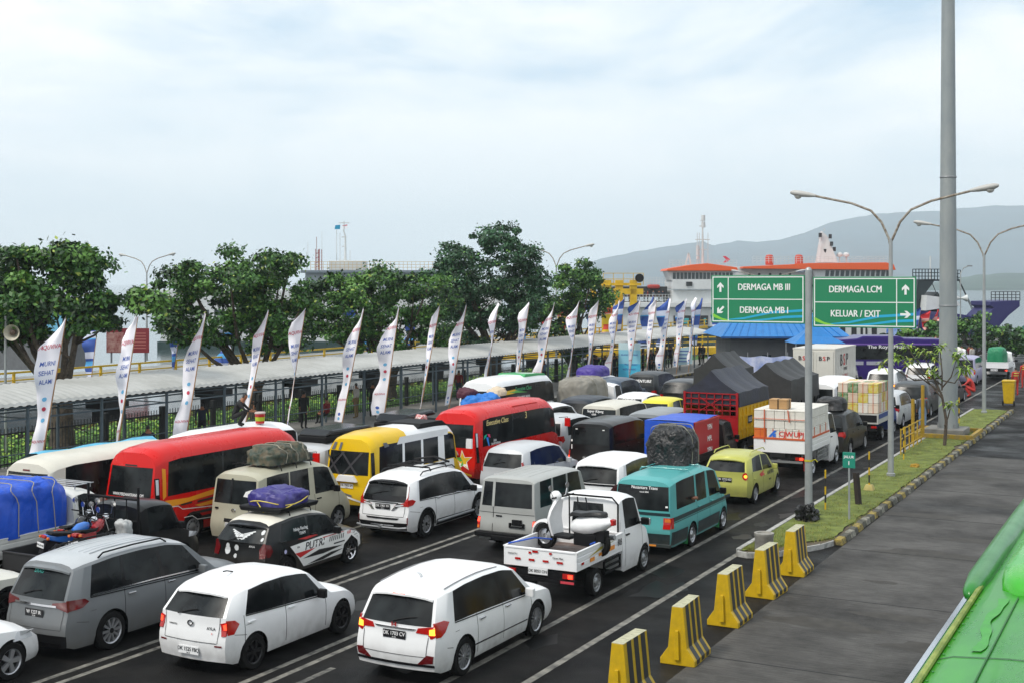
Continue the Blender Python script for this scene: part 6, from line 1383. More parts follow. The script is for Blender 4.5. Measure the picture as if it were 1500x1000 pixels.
for sg in (1, -1): q = MB(); q.lathe([(.001, -.03), (.13, -.03), (.13, .03), (.001, .03)], 14, M=Matrix.Translation((sg*.28, -.25, .13)), axis='x'); q.build('wheel', RUB, t)
t = empty('railing', (-9.25, 48.6, .1), 'short yellow railing on the median before the tall mast', 'railing')
q = MB()
for z in (.25, .6, .95): q.tube([(0, 0, z), (0, 4.2, z)], .022, 6)
for k in range(6): q.tube([(0, k*.84, 0), (0, k*.84, 1.0)], .025, 6)
q.build('rail', mat('railing_yellow', '#b8961a', .5, var=.5), t)
for y, h, l in ((52.4, 1.9, 'tall ochre post at the near end of the mast plinth'), (54.6, 2.3, 'taller ochre post beside the mast')):
    q = MB(); q.tube([(0, 0, 0), (0, 0, h)], .07, 10); o = q.build('ochre_post', mat('ochre_paint', '#a8861c', .6, var=.5)); o.location = (-9.5, y, 0); tag(o, l, 'post')
# ------------------------------------------------------------------ green bus roof
def greenbus():
    t = empty('coach', (-.84, 9.7, 0), 'green coach in the lower right corner seen from above', 'bus'); W, L = 2.5, 12.2
    GB = mat('coach_green', '#1a7a10', .18, coat=.15, var=1, vs=1.8, col2='#3a9228', ior=1.38, spec=.4, vdet=6, stretch=(1, .35, 1), bump=.03, bs=5); GD = mat('coach_dark_green', '#0f7410', .22, coat=.2, var=.9, vs=2.6, col2='#0b6a12', vdet=7)
    sec = [(-1.25, .35), (-1.25, 2.75), (-1.22, 3.05), (-1.12, 3.20), (-.9, 3.27), (-.45, 3.31), (0, 3.32), (.45, 3.31), (.9, 3.27), (1.12, 3.20), (1.22, 3.05), (1.25, 2.75), (1.25, .35)]
    ys = [0, .15, .5, 1.5, 2.0, 3, 4, 5, 6, 7, 8, 9, 10, 11, 11.7, 12.1]; q = MB(); v = []
    for y in ys:
        k = 1 if 0.15 <= y <= 11.8 else .93
        for x, z in sec: v.append((x*k, y, z if k == 1 or z < 1 else z-.12))
    m = len(sec); q.add(v, [(i*m+k, i*m+k+1, (i+1)*m+k+1, (i+1)*m+k) for i in range(len(ys)-1) for k in range(m-1)]+[tuple(range(m)), tuple(range((len(ys)-1)*m, len(ys)*m))]); q.build('body', GB, t, smooth=40)
    q = MB(); q.box(-1.262, -1.252, .6, 11.5, 1.5, 2.55); q.build('side_window', GLASS, t)
    q = MB(); q.box(-1.27, -1.22, .2, 12, 2.98, 3.06); q.build('gutter_trim', CHR, t)
    q = MB(); q.tube([(-1.06, .3, 3.245), (-1.06, 11.8, 3.25)], .03, 8); q.build('roof_gutter', mat('lime_trim', '#66780f', .4, var=.9, vs=5, col2='#94a04a'), t)
    for sg in (1, -1):
        q = MB(); v = []; S2 = [(4.35, .02), (4.4, .07), (4.6, .11), (5.1, .145), (7, .15), (9, .15), (11.3, .14), (11.7, .05)]
        for y, r in S2:
            for k in range(10): a = 2*pi*k/10; v.append((sg*1.13+r*.95*cos(a), y, 3.21+r*.95*sin(a)))
        q.add(v, [(10*i+k, 10*i+(k+1) % 10, 10*(i+1)+(k+1) % 10, 10*(i+1)+k) for i in range(7) for k in range(10)]+[tuple(range(10)), tuple(range(70, 80))]); q.build('roof_fairing', GD, t, smooth=50)
    q = MB(); v = []; S2 = [(4.15, .1, .02), (4.25, .66, .12), (4.5, .82, .21), (5.0, .88, .26), (7.5, .88, .26), (7.9, .82, .2), (8.0, .7, .02)]
    for y, w, h in S2:
        for k in range(13): a = pi*k/12; v.append((w*cos(a), y, 3.28+h*abs(sin(a))**.45))
    q.add(v, [(13*i+k, 13*i+k+1, 13*(i+1)+k+1, 13*(i+1)+k) for i in range(6) for k in range(12)]); q.build('air_conditioner', mat('coach_lime', '#38a008', .18, coat=.3, var=.8, vs=1.5, col2='#2da01e'), t, smooth=50)
    q = MB(); q.box(-.56, .56, 5.0, 7.0, 3.52, 3.56); q.box(-.5, -.1, 5.12, 5.15, 3.56, 3.575); q.build('hatch', [mat('hatch_white', '#c9dcc2', .35)], t, bevel=.015)
    q = MB(); q.add([(x, y, z+.006) for y in (1.76, 1.785) for x, z in sec[3:10]], [(k, k+1, k+8, k+7) for k in range(6)]); q.build('roof_seam', mat('seam_green', '#0f5a14', .5), t)
    for x in (-.62, .98): MB().box(x-.006, x+.006, .3, 4.1, 3.262, 3.312).build('roof_joint', _m['seam_green'], t)
    for k in range(14): MB().lathe([(.014, 0), (.010, .008), (.001, .009)], 8, M=Matrix.Translation((-1.0, .5+k*.28, 3.243))).build('rivet', GD, t)
    # green stain streak
    q = MB(); v = []; n = 16
    for i in range(n+1):
        y = 1.95+i*.13; c = -.74+.03*sin(i*.55)-.03*i/n; w = .042+.012*sin(i*1.3)
        v += [(c-w, y, 3.2935), (c+w, y, 3.3005)]
    q.add(v, [(2*i, 2*i+1, 2*i+3, 2*i+2) for i in range(n)]); q.build('roof_stain', mat('stain_green', '#26881a', .3, var=1, vs=12, col2='#3d9a30'), t, fix=False)
    for y in (2.4, 9.8):
        for sg in (1, -1):
            a, b = wheel_mesh(.5, .28, 'steel'); w = bpy.data.objects.new('wheel', a.data); COL.objects.link(w); w.parent = t; w.location = (sg*1.1, y, .5); w.rotation_euler.z = 0 if sg > 0 else pi
            r_ = bpy.data.objects.new('rim', b.data); COL.objects.link(r_); r_.parent = w
greenbus()
# ------------------------------------------------------------------ walkway canopy, kerb, fence, verge
q = MB(); q.box(-36.2, -31.0, -5, 104, -.003, .14); o = q.build('walkway', PAV, bevel=.02); o['kind'] = 'structure'
q = MB()
for i in range(240): y = -4+i*.45; q.box(-31.02, -30.985, y, y+.45, .0, .145, i % 2)
o = q.build('kerb', [KB, KY]); o['kind'] = 'structure'
t = empty('covered_walkway', (-33.9, 20, .14), 'long covered walkway with a curved pale corrugated roof on steel posts', 'walkway')
ROOF = mat('corrugated_roof', '#b3b4b1', .45, .1, var=.9, vs=.6, col2='#9c9d99', vdet=7)
q = MB(); v = []; prof = [(1.4, 2.50), (1.32, 2.60), (1.0, 2.70), (.5, 2.80), (0, 2.88), (-.6, 2.94), (-1.3, 2.98)]; ny = 1180; y0, y1 = -24, 75
for j in range(ny+1):
    y = y0+(y1-y0)*j/ny; d = .016*(1 if (j//2) % 2 else -1)
    for x, z in prof: v.append((x, y, z+d))
m = len(prof); q.add(v, [(j*m+k, j*m+k+1, (j+1)*m+k+1, (j+1)*m+k) for j in range(ny) for k in range(m-1)]); q.build('roof', ROOF, t, smooth=25, fix=False)
PST = mat('blue_grey_steel', '#54626a', .5, .3, var=.5, vs=3)
for k in range(26):
    y = -4+k*3.15
    for x, h in ((1.15, 2.6), (-.95, 2.9)):
        q = MB(); q.tube([(x, y, 0), (x, y, h)], .055, 8); q.build('post', PST, t, smooth=40)
    q = MB(); q.bar((1.3, y, 2.5), (-1.2, y, 2.88), .05); q.bar((1.15, y, 2.05), (-.95, y, 2.05), .04); q.build('rafter', PST, t)
for x, z in ((1.15, 2.05), (-.95, 2.05), (1.15, 2.42), (-.95, 2.8), (1.15, .95)):
    q = MB(); q.bar((x, -24, z), (x, 75, z), .05 if z > 1 else .03); q.build('rail', PST, t)
BF = mat('fence_black', '#171a1b', .6); t = empty('palisade_fence', (-35.9, 18, .1), 'black palisade fence with dark posts behind the covered walkway', 'fence')
q = MB(); y = -10
while y < 78: q.box(-.011, .011, y-.011, y+.011, 0, 1.42); y += .15
q.build('bar', BF, t)
for z in (.18, 1.22): q = MB(); q.box(-.02, .02, -10, 78, z-.025, z+.025); q.build('rail', BF, t)
for k in range(30): q = MB(); q.box(-.09, .09, -10+k*3-.09, -10+k*3+.09, 0, 1.55); q.build('post', BF, t, bevel=.01)
VER = mat('verge_green', '#48702a', .85, var=1, vs=1.6, col2='#2a4a1c', bump=1, bs=14, vdet=6)
def verge():
    q = MB(); v = []; nx, ny = 12, 260
    for j in range(ny+1):
        for i in range(nx+1):
            x = -36.2-i*6.4/nx; y = 10+j*105/ny; v.append((x, y, .05+.28*max(0, noise.fractal(Vector((x*.9, y*.9, 2)), 1, 2, 4)+.45)*(0 < i < nx)))
    q.add(v, [(j*(nx+1)+i, j*(nx+1)+i+1, (j+1)*(nx+1)+i+1, (j+1)*(nx+1)+i) for j in range(ny) for i in range(nx)]); o = q.build('verge', VER, smooth=60, fix=False); o['kind'] = 'stuff'; tag(o, 'bright green ground cover between the fence and the water', 'ground cover')
    q = MB(); rnd = random.Random(9)
    for _ in range(16000):
        y = 22+75*rnd.random()**1.5; x = -36.3-6*rnd.random(); z = .1+.3*rnd.random(); a = rnd.random()*6.28; b = rnd.uniform(-.6, .6); l = .07+.05*rnd.random()
        u = Vector((cos(a), sin(a), b))*l; w = Vector((-sin(a), cos(a), rnd.uniform(-.5, .5)))*l*.6; p = Vector((x, y, z)); q.add([p-u, p+w, p+u, p-w], [(0, 1, 2, 3)], rnd.randint(0, 2))
    o = q.build('ground_cover_leaves', [mat('leafy_green', '#5d8f2e', .7), mat('leafy_lime', '#8aab3c', .7), mat('leafy_dark', '#35591f', .7)], fix=False); o['kind'] = 'stuff'; tag(o, 'leaves of the green ground cover by the water', 'ground cover')
verge()
# ------------------------------------------------------------------ trees
LM = [mat('leaf_mid', '#33601f', .5, var=.5, vs=2), mat('leaf_dark', '#1c3c18', .5, var=.5, vs=2), mat('leaf_light', '#578430', .5, var=.4, vs=2), mat('leaf_yellow', '#8fa040', .5)]
LM2 = [mat('leaf_deep', '#244e2a', .5, var=.5, vs=2), LM[1], mat('leaf_sea', '#386440', .5, var=.4, vs=2), LM[2]]
BARK = mat('bark', '#574c40', .85, var=1, vs=6, col2='#36302a', bump=.6, bs=18)
def tree(name, label, base, ells, D, nl, seed, trunk_r=.28, mats=LM, leaf=.115, limbs=9, cat='tree', sub=1.0):
    """ells: crown masses as (px,py,rx,ry) at distance D -> real ellipsoids"""
    rnd = random.Random(seed); t = empty(name, (*base, 0), label, cat); ppm = D/1850
    B = Vector((*base, 0)); E = []
    for px, py, rx, ry in ells:
        x, y = at(px, D); E.append((Vector((x, y, zat(py, D))), rx*ppm, ry*ppm))
    subs = []
    for c, rx, rz in E:
        n = max(8, int(rx*rz*8.5*sub))
        for _ in range(n):
            while True:
                d = Vector((rnd.uniform(-1, 1), rnd.uniform(-1, 1), rnd.uniform(-1, 1)))
                if .35 < d.length < 1: break
            p = c+Vector((d.x*rx, d.y*rx, d.z*rz)); subs.append((p, rnd.uniform(.20, .40) if rnd.random() < .45 else rnd.uniform(.4, .7)))
    # limbs reach sub-clusters
    top = Vector((0, 0, min(c.z for c, _, _ in E)*.42)); tr = MB(); w = Vector((rnd.uniform(-.15, .15), rnd.uniform(-.15, .15), 0))
    tr.tube([(0, 0, 0), (w.x, w.y, top.z*.5), (0, 0, top.z), (w.x, w.y, top.z*1.5)], [trunk_r*1.25, trunk_r, trunk_r*.85, trunk_r*.6], 10)
    trunk = tr.build('trunk', BARK, t, smooth=50)
    for k in range(limbs):
        p = subs[int(k*len(subs)/limbs)][0]-B; lb = MB(); mid = top.lerp(p, .5)+Vector((rnd.uniform(-.2, .2), rnd.uniform(-.2, .2), -.12*p.length*.3))
        q1 = top.lerp(mid, .5); lb.tube([top*.9, q1, mid, p], [trunk_r*.5, trunk_r*.36, trunk_r*.24, .03], 7)
        for _ in range(4):
            s_ = rnd.choice(subs)[0]-B
            if (s_-mid).length < 3.2: lb.tube([mid, mid.lerp(s_, .6)+Vector((0, 0, -.15)), s_], [.06, .04, .015], 5)
        lb.build('limb', BARK, t, smooth=50)
    cr_ = MB(); per = max(8, nl//len(subs)); UP = Vector((0, 0, 1))
    for p, r in subs:
        dk = rnd.random(); base_m = 1 if dk < .25 else (0 if dk < .75 else 2)
        for _ in range(per):
            d = Vector((rnd.gauss(0, 1), rnd.gauss(0, 1), rnd.gauss(0, .75))); d.normalize()
            c = p-B+Vector((d.x*r*1.3, d.y*r*1.3, d.z*r*.85))*(rnd.random()**.62)*(1.35 if rnd.random() < .15 else 1)
            n = (d*.45+UP*.55+Vector((rnd.uniform(-1, 1), rnd.uniform(-1, 1), rnd.uniform(-.5, .5)))).normalized()
            a = n.cross(Vector((rnd.uniform(-1, 1), rnd.uniform(-1, 1), rnd.uniform(-1, 1)))); a.normalize(); b = n.cross(a); l = leaf*rnd.uniform(.6, 1.25)
            mi = base_m if rnd.random() < .6 else rnd.choice((0, 1, 2, 3) if rnd.random() < .3 else (0, 1, 2))
            cr_.add([c-a*l, c+b*l*.55-n*l*.1, c+a*l-n*l*.25, c-b*l*.55-n*l*.1], [(0, 1, 2, 3)], mi)
    cr_.build('crown', mats, t, fix=False)
    return t
tree('tree', 'broad leafy tree at the left edge with pale spreading limbs', at(92, 48), [(60, 418, 68, 46), (128, 398, 36, 32), (-25, 410, 50, 50), (15, 378, 36, 22), (185, 438, 48, 15), (20, 475, 60, 36), (130, 462, 36, 24), (95, 375, 30, 18)], 48, 42000, 1, .42)
tree('tree', 'rounded leafy tree second from the left behind the walkway roof', at(375, 59), [(335, 412, 88, 52), (400, 400, 42, 34), (262, 430, 34, 36), (420, 455, 44, 36), (300, 475, 66, 30), (250, 480, 28, 30), (370, 475, 50, 38), (305, 500, 46, 20), (405, 490, 36, 24)], 59, 38000, 2, .36)
tree('tree', 'lower bushy tree with light green leaf clusters in the middle of the row', at(575, 69), [(545, 435, 85, 38), (480, 432, 46, 34), (615, 430, 60, 42), (450, 440, 30, 30), (560, 410, 50, 18), (560, 492, 80, 24), (478, 478, 40, 24), (640, 478, 40, 30), (450, 470, 22, 22), (530, 480, 60, 26)], 69, 32000, 3, .32)
tree('tree', 'tallest and densest dark tree towering above the walkway flags', at(725, 77), [(712, 390, 76, 55), (740, 348, 38, 20), (660, 430, 48, 50), (770, 420, 38, 55), (700, 470, 85, 35), (720, 440, 80, 40)], 77, 44000, 4, .45, LM2, leaf=.11, sub=1.3)
tree('tree', 'spreading dark tree right of the tallest tree reaching toward the yellow towers', at(838, 86), [(835, 420, 40, 34), (860, 405, 25, 22), (888, 435, 24, 14), (810, 460, 40, 40), (855, 450, 45, 22), (840, 505, 25, 25)], 86, 24000, 5, .35)
# bushes and small trees near the far kerb
tree('bush', 'rounded green bushes left of the tall mast', at(1330, 105), [(1330, 500, 50, 16), (1365, 492, 26, 22)], 105, 3500, 11, .12, leaf=.2, limbs=4, cat='bush')
tree('bush', 'dark green bushes between the mast and the far street lamp', at(1430, 105), [(1415, 495, 28, 26), (1455, 485, 38, 30), (1490, 500, 28, 22)], 105, 4500, 12, .15, leaf=.2, limbs=5, cat='bush')
def plumeria():
    rnd = random.Random(4); t = empty('plumeria_tree', (-8.25, 52.2, .1), 'thin bare-stemmed young tree with drooping strap leaves before the tall mast', 'tree')
    q = MB(); q.tube([(0, 0, 0), (.05, .1, 1.0), (-.1, 0, 2.0), (-.5, -.1, 2.9)], [.07, .06, .045, .03], 8); q.build('trunk', BARK, t, smooth=50)
    tips = [(-.5, -.1, 2.9), (-1.3, -.2, 3.3), (-.9, .2, 3.7), (-1.9, 0, 3.5), (-.2, .1, 3.9), (.5, 0, 3.6), (-1.5, .1, 3.9), (.2, .3, 1.6), (.75, .1, 3.1), (-2.3, .1, 3.2), (-.5, .3, 3.5)]
    for i, p in enumerate(tips[1:]):
        q = MB(); q.tube([(-.1, 0, 1.9+.1*i % 1) if p[2] > 2 else (0, 0, .8), (p[0]*.5, p[1]*.5, (1.9+p[2])/2 if p[2] > 2 else 1.1), p], [.035, .028, .018], 6); q.build('limb', BARK, t, smooth=50)
    c = MB()
    for p in tips:
        P0 = Vector(p)
        for k in range(34):
            a = rnd.random()*6.28; el = rnd.uniform(-.7, .9); L_ = rnd.uniform(.22, .42); d = Vector((cos(a)*cos(el), sin(a)*cos(el), sin(el))); s_ = d.cross(Vector((0, 0, 1))).normalized()*.05
            o_ = P0+Vector((rnd.uniform(-.2, .2), rnd.uniform(-.2, .2), rnd.uniform(-.12, .12))); m1 = o_+d*L_*.5; m2 = o_+d*L_+Vector((0, 0, -.13))
            c.add([o_, m1-s_, m2, m1+s_], [(0, 1, 2, 3)], rnd.choice((0, 0, 1, 2)))
    c.build('crown', [mat('strap_leaf', '#7d9c3a', .5), mat('strap_leaf_light', '#a3b048', .5), mat('strap_leaf_dark', '#4c6a28', .5)], t, fix=False)
plumeria()
# ------------------------------------------------------------------ flags
FLW = mat('flag_white', '#f2f0f6', .75, var=.12, vs=2); FLB = mat('flag_blue_print', '#3f5fae', .7); FLR = mat('flag_red_print', '#c23a52', .7); FLC = mat('flag_cyan_print', '#6fb4dc', .7); BAM = mat('bamboo', '#9a7450', .7)
def flag(i, xy, ztop, lean, yaw, wid, h, grp, lab, white=True, cols=None, sd=0, txt=True):
    t = empty('feather_flag', (*xy, 0), lab, 'flag', grp); rnd = random.Random(sd+i*7)
    q = MB(); q.tube([(0, 0, 0), (lean*.5, 0, ztop*.5), (lean, 0, ztop)], [.028, .022, .012], 6); q.build('pole', BAM, t)
    t.rotation_euler.z = yaw; tw = rnd.uniform(-.7, .7); ph = rnd.random()*6
    prof = ([(0, .02), (.05, .22), (.11, .62), (.17, 1.0), (.3, .92), (.45, .72), (.6, .55), (.72, .5), (.85, .62), (.95, .7), (1, .5)],
        [(0, .02), (.04, .35), (.09, .9), (.14, 1.0), (.22, .8), (.4, .62), (.55, .5), (.65, .32), (.8, .28), (.92, .34), (1, .3)],
        [(0, .02), (.08, .2), (.15, .55), (.25, .85), (.35, .95), (.5, .8), (.6, .62), (.7, .7), (.8, .95), (.92, 1.0), (1, .8)])[i % 3 if i != 6 else 2]
    def P(u, s_):   # s_ 0 top..1 bottom, u 0 pole..1 free edge
        z = ztop-s_*h; xp = lean*z/ztop; w = wid*lp(prof, s_); a = tw*s_*1.9+.4*sin(ph+s_*6.5)
        dy = .09*sin(u*4.5+s_*8+ph)*u+.07*sin(s_*15+u*3+ph)*u+.035*sin(s_*31+ph*2)*u
        droop = .10*u*(1-s_)-.22*u*u*(s_ < .12)*(1-s_/.12)
        return Vector((xp-w*u*cos(a), w*u*sin(a)*.8+dy, z-droop))
    nu, ns = 7, 44; v = [P(u/nu, s_/ns) for s_ in range(ns+1) for u in range(nu+1)]
    q = MB(); q.add(v, [(a*(nu+1)+b, a*(nu+1)+b+1, (a+1)*(nu+1)+b+1, (a+1)*(nu+1)+b) for a in range(ns) for b in range(nu)])
    if not white:
        for k in range(len(q.m)): a = k//nu; q.m[k] = 1 if (a//5) % 3 == 2 else (2 if (a//4) % 5 == 3 else 0)
    ms = cols or [FLW]; cl = q.build('cloth', ms if not white else FLW, t, smooth=60, fix=False)
    if txt and white:
        q = MB()
        def on(cu, cs, off):
            def f(a, b):
                u = cu-a/wid; s_ = cs-b/h; p = P(max(0, min(1, u)), max(0, min(1, s_))); e = P(max(0, min(1, u)), min(1, s_+.01))-p; g = P(min(1, u+.02) if u < .98 else u, s_)-P(max(0, u-.02), s_); n = g.cross(e); n.normalize(); return p+n*off
            return f
        for off in (.008, -.008):
            mir = 1
            for tt, cs, sz, m in (('AQUVIVA', .175, .2, 1), ('MURNI', .285, .21, 0), ('SEHAT', .345, .21, 0), ('ALAMI', .405, .21, 0), ('AQUVIVA', .80, .12, 1)):
                ww = lp(prof, cs)*wid; s2 = min(sz, ww*.24); f = on(.5*1, cs, off); v, fc = text2d(tt, 1, .008, 0, 1)
                q.add([f(a*s2*wid/ww*.95, b*sz) for a, b in v], fc, m)
            for cs, m in ((.52, 2), (.585, 1), (.66, 2), (.93, 0), (.97, 2)):
                f = on(.5, cs, off); q.add([f(.16*cos(k*pi/5)*wid*.9, .07*sin(k*pi/5)) for k in range(10)], [tuple(range(10))], m)
        q.build('print', [FLB, FLR, FLC], t, fix=False)
    return t
FL = [(53, .92, 1.0), (165, .75, .9), (266, .70, .8), (350, .5, .6), (415, .75, .9), (497, .7, .7), (560, .95, .5), (612, .5, .5), (655, .75, .8), (705, .75, .9), (752, .7, .9), (785, .75, .7), (830, .8, .5), (858, .7, .8), (892, .7, .7), (920, .9, .8), (945, .85, .8), (968, .7, .8), (990, .75, .7), (1008, .6, .7)]
WH = ['beside the light blue awning', 'over the off-white high-roof van', 'above the long red minibus', 'behind the crouching man', 'ahead of the standing man', 'with a red hem above the yellow minibus', 'with the broadest face and plainly readable print', 'slim, right of the broadest one', 'just left of the second red minibus', 'left of the green-finned minibus', 'above the green-finned minibus', 'beyond the green-finned minibus', 'above the grey canvas load', 'left of the standing blue banner', 'right of the standing blue banner', 'with the widest lower end near the yellow towers', 'second after the standing blue banner group', 'third from the far end of the row', 'second from the far end of the row', 'farthest of the row beside the pale notice board']
for i, (px, w, ln) in enumerate(FL):
    y = onx(px, -31.5); flag(i, (-31.5, y), 5.42, (.95, 1.05, .85, 1.1)[i % 4] if i < 12 else .8, R((25, 5, 52, 38, 62)[i % 5]), w*.80, 4.75, 'white feather flags along the walkway', 'white feather flag '+WH[i], sd=3)
BC = [mat('flag_blue', '#2d4f9e', .7), mat('flag_pale', '#c5cbe0', .7), mat('flag_sky', '#4f9fd8', .7)]; RC = [mat('flag_red', '#c4242e', .7), mat('flag_redpale', '#e0a8a0', .7), mat('flag_gold', '#c88a1a', .7)]; YC = [mat('flag_yellow', '#d8b81e', .7), mat('flag_redpatch', '#c8402a', .7), RC[1]]
for i, (px, D, z, c) in enumerate(((130, 72, 4.6, 0), (250, 76, 4.8, 0), (330, 80, 4.6, 0), (375, 82, 4.4, 0), (510, 95, 4.8, 0), (540, 96, 4.6, 0), (600, 100, 4.8, 0), (765, 104, 5.0, 0), (800, 106, 5.4, 1), (822, 108, 5.2, 2), (862, 108, 5.2, 0), (888, 110, 5.4, 2), (905, 112, 5.2, 0), (925, 104, 5.0, 0), (945, 104, 5.4, 0), (968, 106, 5.2, 0), (992, 108, 5.0, 0), (1018, 110, 5.2, 0), (1046, 112, 5.2, 0), (1352, 122, 3.8, 1), (1366, 121, 4.0, 1), (1380, 120, 3.8, 1), (1338, 118, 4.2, 0))):
    n = ('blue', 'red', 'yellow')[c]; x, y = at(px, D)
    flag(i, (x, y), z, .7, TH+R((i*37) % 50-20), 1.0, z-1.2, 'distant %s feather flags' % n, 'distant %s printed feather flag at the harbour side' % n, False, (BC, RC, YC)[c], sd=50)
# ------------------------------------------------------------------ people
SKIN = mat('skin_brown', '#8a5a3c', .55); HAIR = mat('black_hair', (.01, .01, .01), .6)
def person(name_, loc, label, shirt, trous, rz=0, pose='stand', group=None, scale=1, shorts=False, child=None):
    """one skinned body; joints as vertices"""
    J = {}
    def j(n, p, r, par): J[n] = (Vector(p), r, par)
    if pose == 'crouch':
        j('pel', (0, 0, .30), (.14, .12), None); j('ab', (0, .10, .48), (.13, .11), 'pel'); j('ch', (0, .24, .68), (.15, .11), 'ab'); j('nk', (0, .33, .80), (.055, .055), 'ch'); j('hd', (0, .38, .88), (.085, .10), 'nk'); j('ht', (0, .40, .99), (.06, .07), 'hd')
        L_ = [((.10, .05, .28), .085), ((.17, .42, .46), .06), ((.14, .20, .08), .045), ((.14, .34, .03), .04)]; A = [((.20, .24, .70), .055), ((.26, .42, .50), .04), ((.14, .62, .45), .03), ((.12, .70, .44), .028)]
    elif pose == 'sit':
        j('pel', (0, 0, .42), (.14, .12), None); j('ab', (0, -.02, .60), (.13, .11), 'pel'); j('ch', (0, -.02, .84), (.15, .11), 'ab'); j('nk', (0, .0, .99), (.055, .055), 'ch'); j('hd', (0, .03, 1.08), (.08, .095), 'nk'); j('ht', (0, .03, 1.19), (.055, .065), 'hd')
        L_ = [((.10, .08, .43), .085), ((.12, .42, .46), .06), ((.12, .42, .08), .045), ((.12, .55, .03), .04)]; A = [((.19, 0, .88), .055), ((.24, .08, .64), .04), ((.14, .30, .52), .03), ((.12, .38, .50), .028)]
    else:
        j('pel', (0, 0, .92), (.15, .11), None); j('ab', (0, 0, 1.10), (.135, .10), 'pel'); j('ch', (0, 0, 1.32), (.165, .11), 'ab'); j('nk', (0, 0, 1.48), (.055, .055), 'ch'); j('hd', (0, .015, 1.58), (.078, .092), 'nk'); j('ht', (0, .01, 1.69), (.055, .065), 'hd')
        L_ = [((.10, 0, .88), .09), ((.11, .02, .48), .06), ((.11, -.02, .09), .042), ((.12, .13, .04), .04)]; A = [((.21, 0, 1.40), .055), ((.25, -.02, 1.12), .042), ((.25, .06, .88), .03), ((.25, .09, .80), .028)]
    for sg in (1, -1):
        p = 'pel'
        for k, (q_, r) in enumerate(L_): n = 'l%d%d' % (k, sg); j(n, (q_[0]*sg, q_[1], q_[2]), (r, r), p); p = n
        p = 'ch'
        for k, (q_, r) in enumerate(A): n = 'a%d%d' % (k, sg); j(n, (q_[0]*sg, q_[1], q_[2]), (r, r), p); p = n
    names = list(J); me = bpy.data.meshes.new('body'); me.from_pydata([J[n][0] for n in names], [(names.index(J[n][2]), names.index(n)) for n in names if J[n][2]], [])
    o = bpy.data.objects.new(name_, me); COL.objects.link(o); sk = o.modifiers.new('skin', 'SKIN'); lay = me.skin_vertices[0] if me.skin_vertices else None
    if lay is None:
        bm = bmesh.new(); bm.from_mesh(me); bm.verts.layers.skin.verify(); bm.to_mesh(me); bm.free(); lay = me.skin_vertices[0]
    for k, n in enumerate(names): lay.data[k].radius = J[n][1]; lay.data[k].use_root = (k == 0)
    sb = o.modifiers.new('sub', 'SUBSURF'); sb.levels = 1; sb.render_levels = 1
    dg = bpy.context.evaluated_depsgraph_get(); m2 = bpy.data.meshes.new_from_object(o.evaluated_get(dg)); o.modifiers.clear(); o.data = m2
    for mm in (SKIN, shirt, trous, HAIR): m2.materials.append(mm)
    hz = J['hd'][0].z; nz = J['nk'][0].z; pz = J['pel'][0].z
    for f in m2.polygons:
        c = f.center; f.use_smooth = True; arm = abs(c.x) > .19 and pose == 'stand'
        near = min(names, key=lambda n: (J[n][0]-c).length)
        if near in ('hd', 'ht'): mi = 3 if (c.z > hz+.02 or c.y < J['hd'][0].y-.01) else 0
        elif near == 'nk': mi = 0
        elif near[0] == 'a' and near[1] in '23': mi = 0
        elif near in ('ch', 'ab') or near[0] == 'a': mi = 1
        elif near == 'pel': mi = 2 if c.z < pz+.06 else 1
        else: mi = 2 if not (shorts and near[1] in '23') else 0
        f.material_index = mi
    o.location = loc; o.rotation_euler.z = rz; o.scale = (scale,)*3
    tag(o, label, 'person', group); return o
CL = lambda n, c: mat('cloth_'+n, c, .8, var=.3, vs=6)
BLC, NVC, GYC, WHC, RDC, KHC, DNM = CL('black', '#17181a'), CL('navy', '#1d2436'), CL('grey', '#565b62'), CL('pale', '#b9b6ae'), CL('red', '#7a1f24'), CL('khaki', '#7a6844'), CL('denim', '#6f8aa8')
person('person', (-10.1, 58.0, 0), 'man in grey shirt and pale shorts beside the open SUV door', GYC, DNM, R(10), shorts=True)
person('person', (-25.0, 29.4, 2.27), 'man in black and grey top crouching on the white van roof', BLC, BLC, R(-60), 'crouch')
t = empty('bucket', (-24.85, 30.5, 2.26), 'red and green paint bucket beside the crouching man', 'bucket')
q = MB(); q.lathe([(.001, 0), (.13, 0), (.155, .30), (.165, .31), (.165, .34), (.15, .34)], 20); q.build('bucket_body', mat('bucket_red', '#b81f22', .4), t, smooth=40)
q = MB(); q.lathe([(.142, .08), (.152, .20)], 20); q.build('label_band', mat('bucket_green', '#a8b82a', .4), t, smooth=40); q = MB(); q.lathe([(.168, .30), (.168, .345), (.001, .35)], 20); q.build('lid', mat('bucket_lid', '#c9b7b0', .4), t)
person('person', (*at(374, 57.5), .14), 'man in a black shirt standing behind the walkway near the bucket', BLC, BLC, R(120), scale=1.08)
for px, D, l, a, b, rz, ps in ((217, 46, 'person in dark blue sitting in the walkway above the red minibus', NVC, NVC, 60, 'sit'), (296, 50, 'dark figure standing in the walkway left of the crouching man', NVC, BLC, 30, 'stand'), (445, 55.5, 'dark-clothed figure in the walkway above the silver SUV', BLC, BLC, 0, 'stand'), (479, 57.5, 'person in a dark red top under the walkway roof', RDC, BLC, 90, 'sit'), (522, 60, 'man in a pale shirt and khaki trousers under the walkway roof', WHC, KHC, 100, 'stand'), (546, 60.5, 'dark figure partly behind a walkway post near the broadest flag', BLC, BLC, 20, 'stand'), (672, 69, 'person in red by the foot of a flag left of the white minibus', RDC, NVC, 0, 'stand'), (797, 78, 'person in blue shirt standing under the walkway near the trees', DNM, BLC, 0, 'stand'), (1100+2, 66, 'man standing behind the navy tarpaulin', BLC, BLC, 0, 'stand')):
    person('person', (*at(px, D), .14 if px < 1000 else 0), l, a, b, R(rz), ps, scale=1.0 if ps == 'stand' else 1.05)
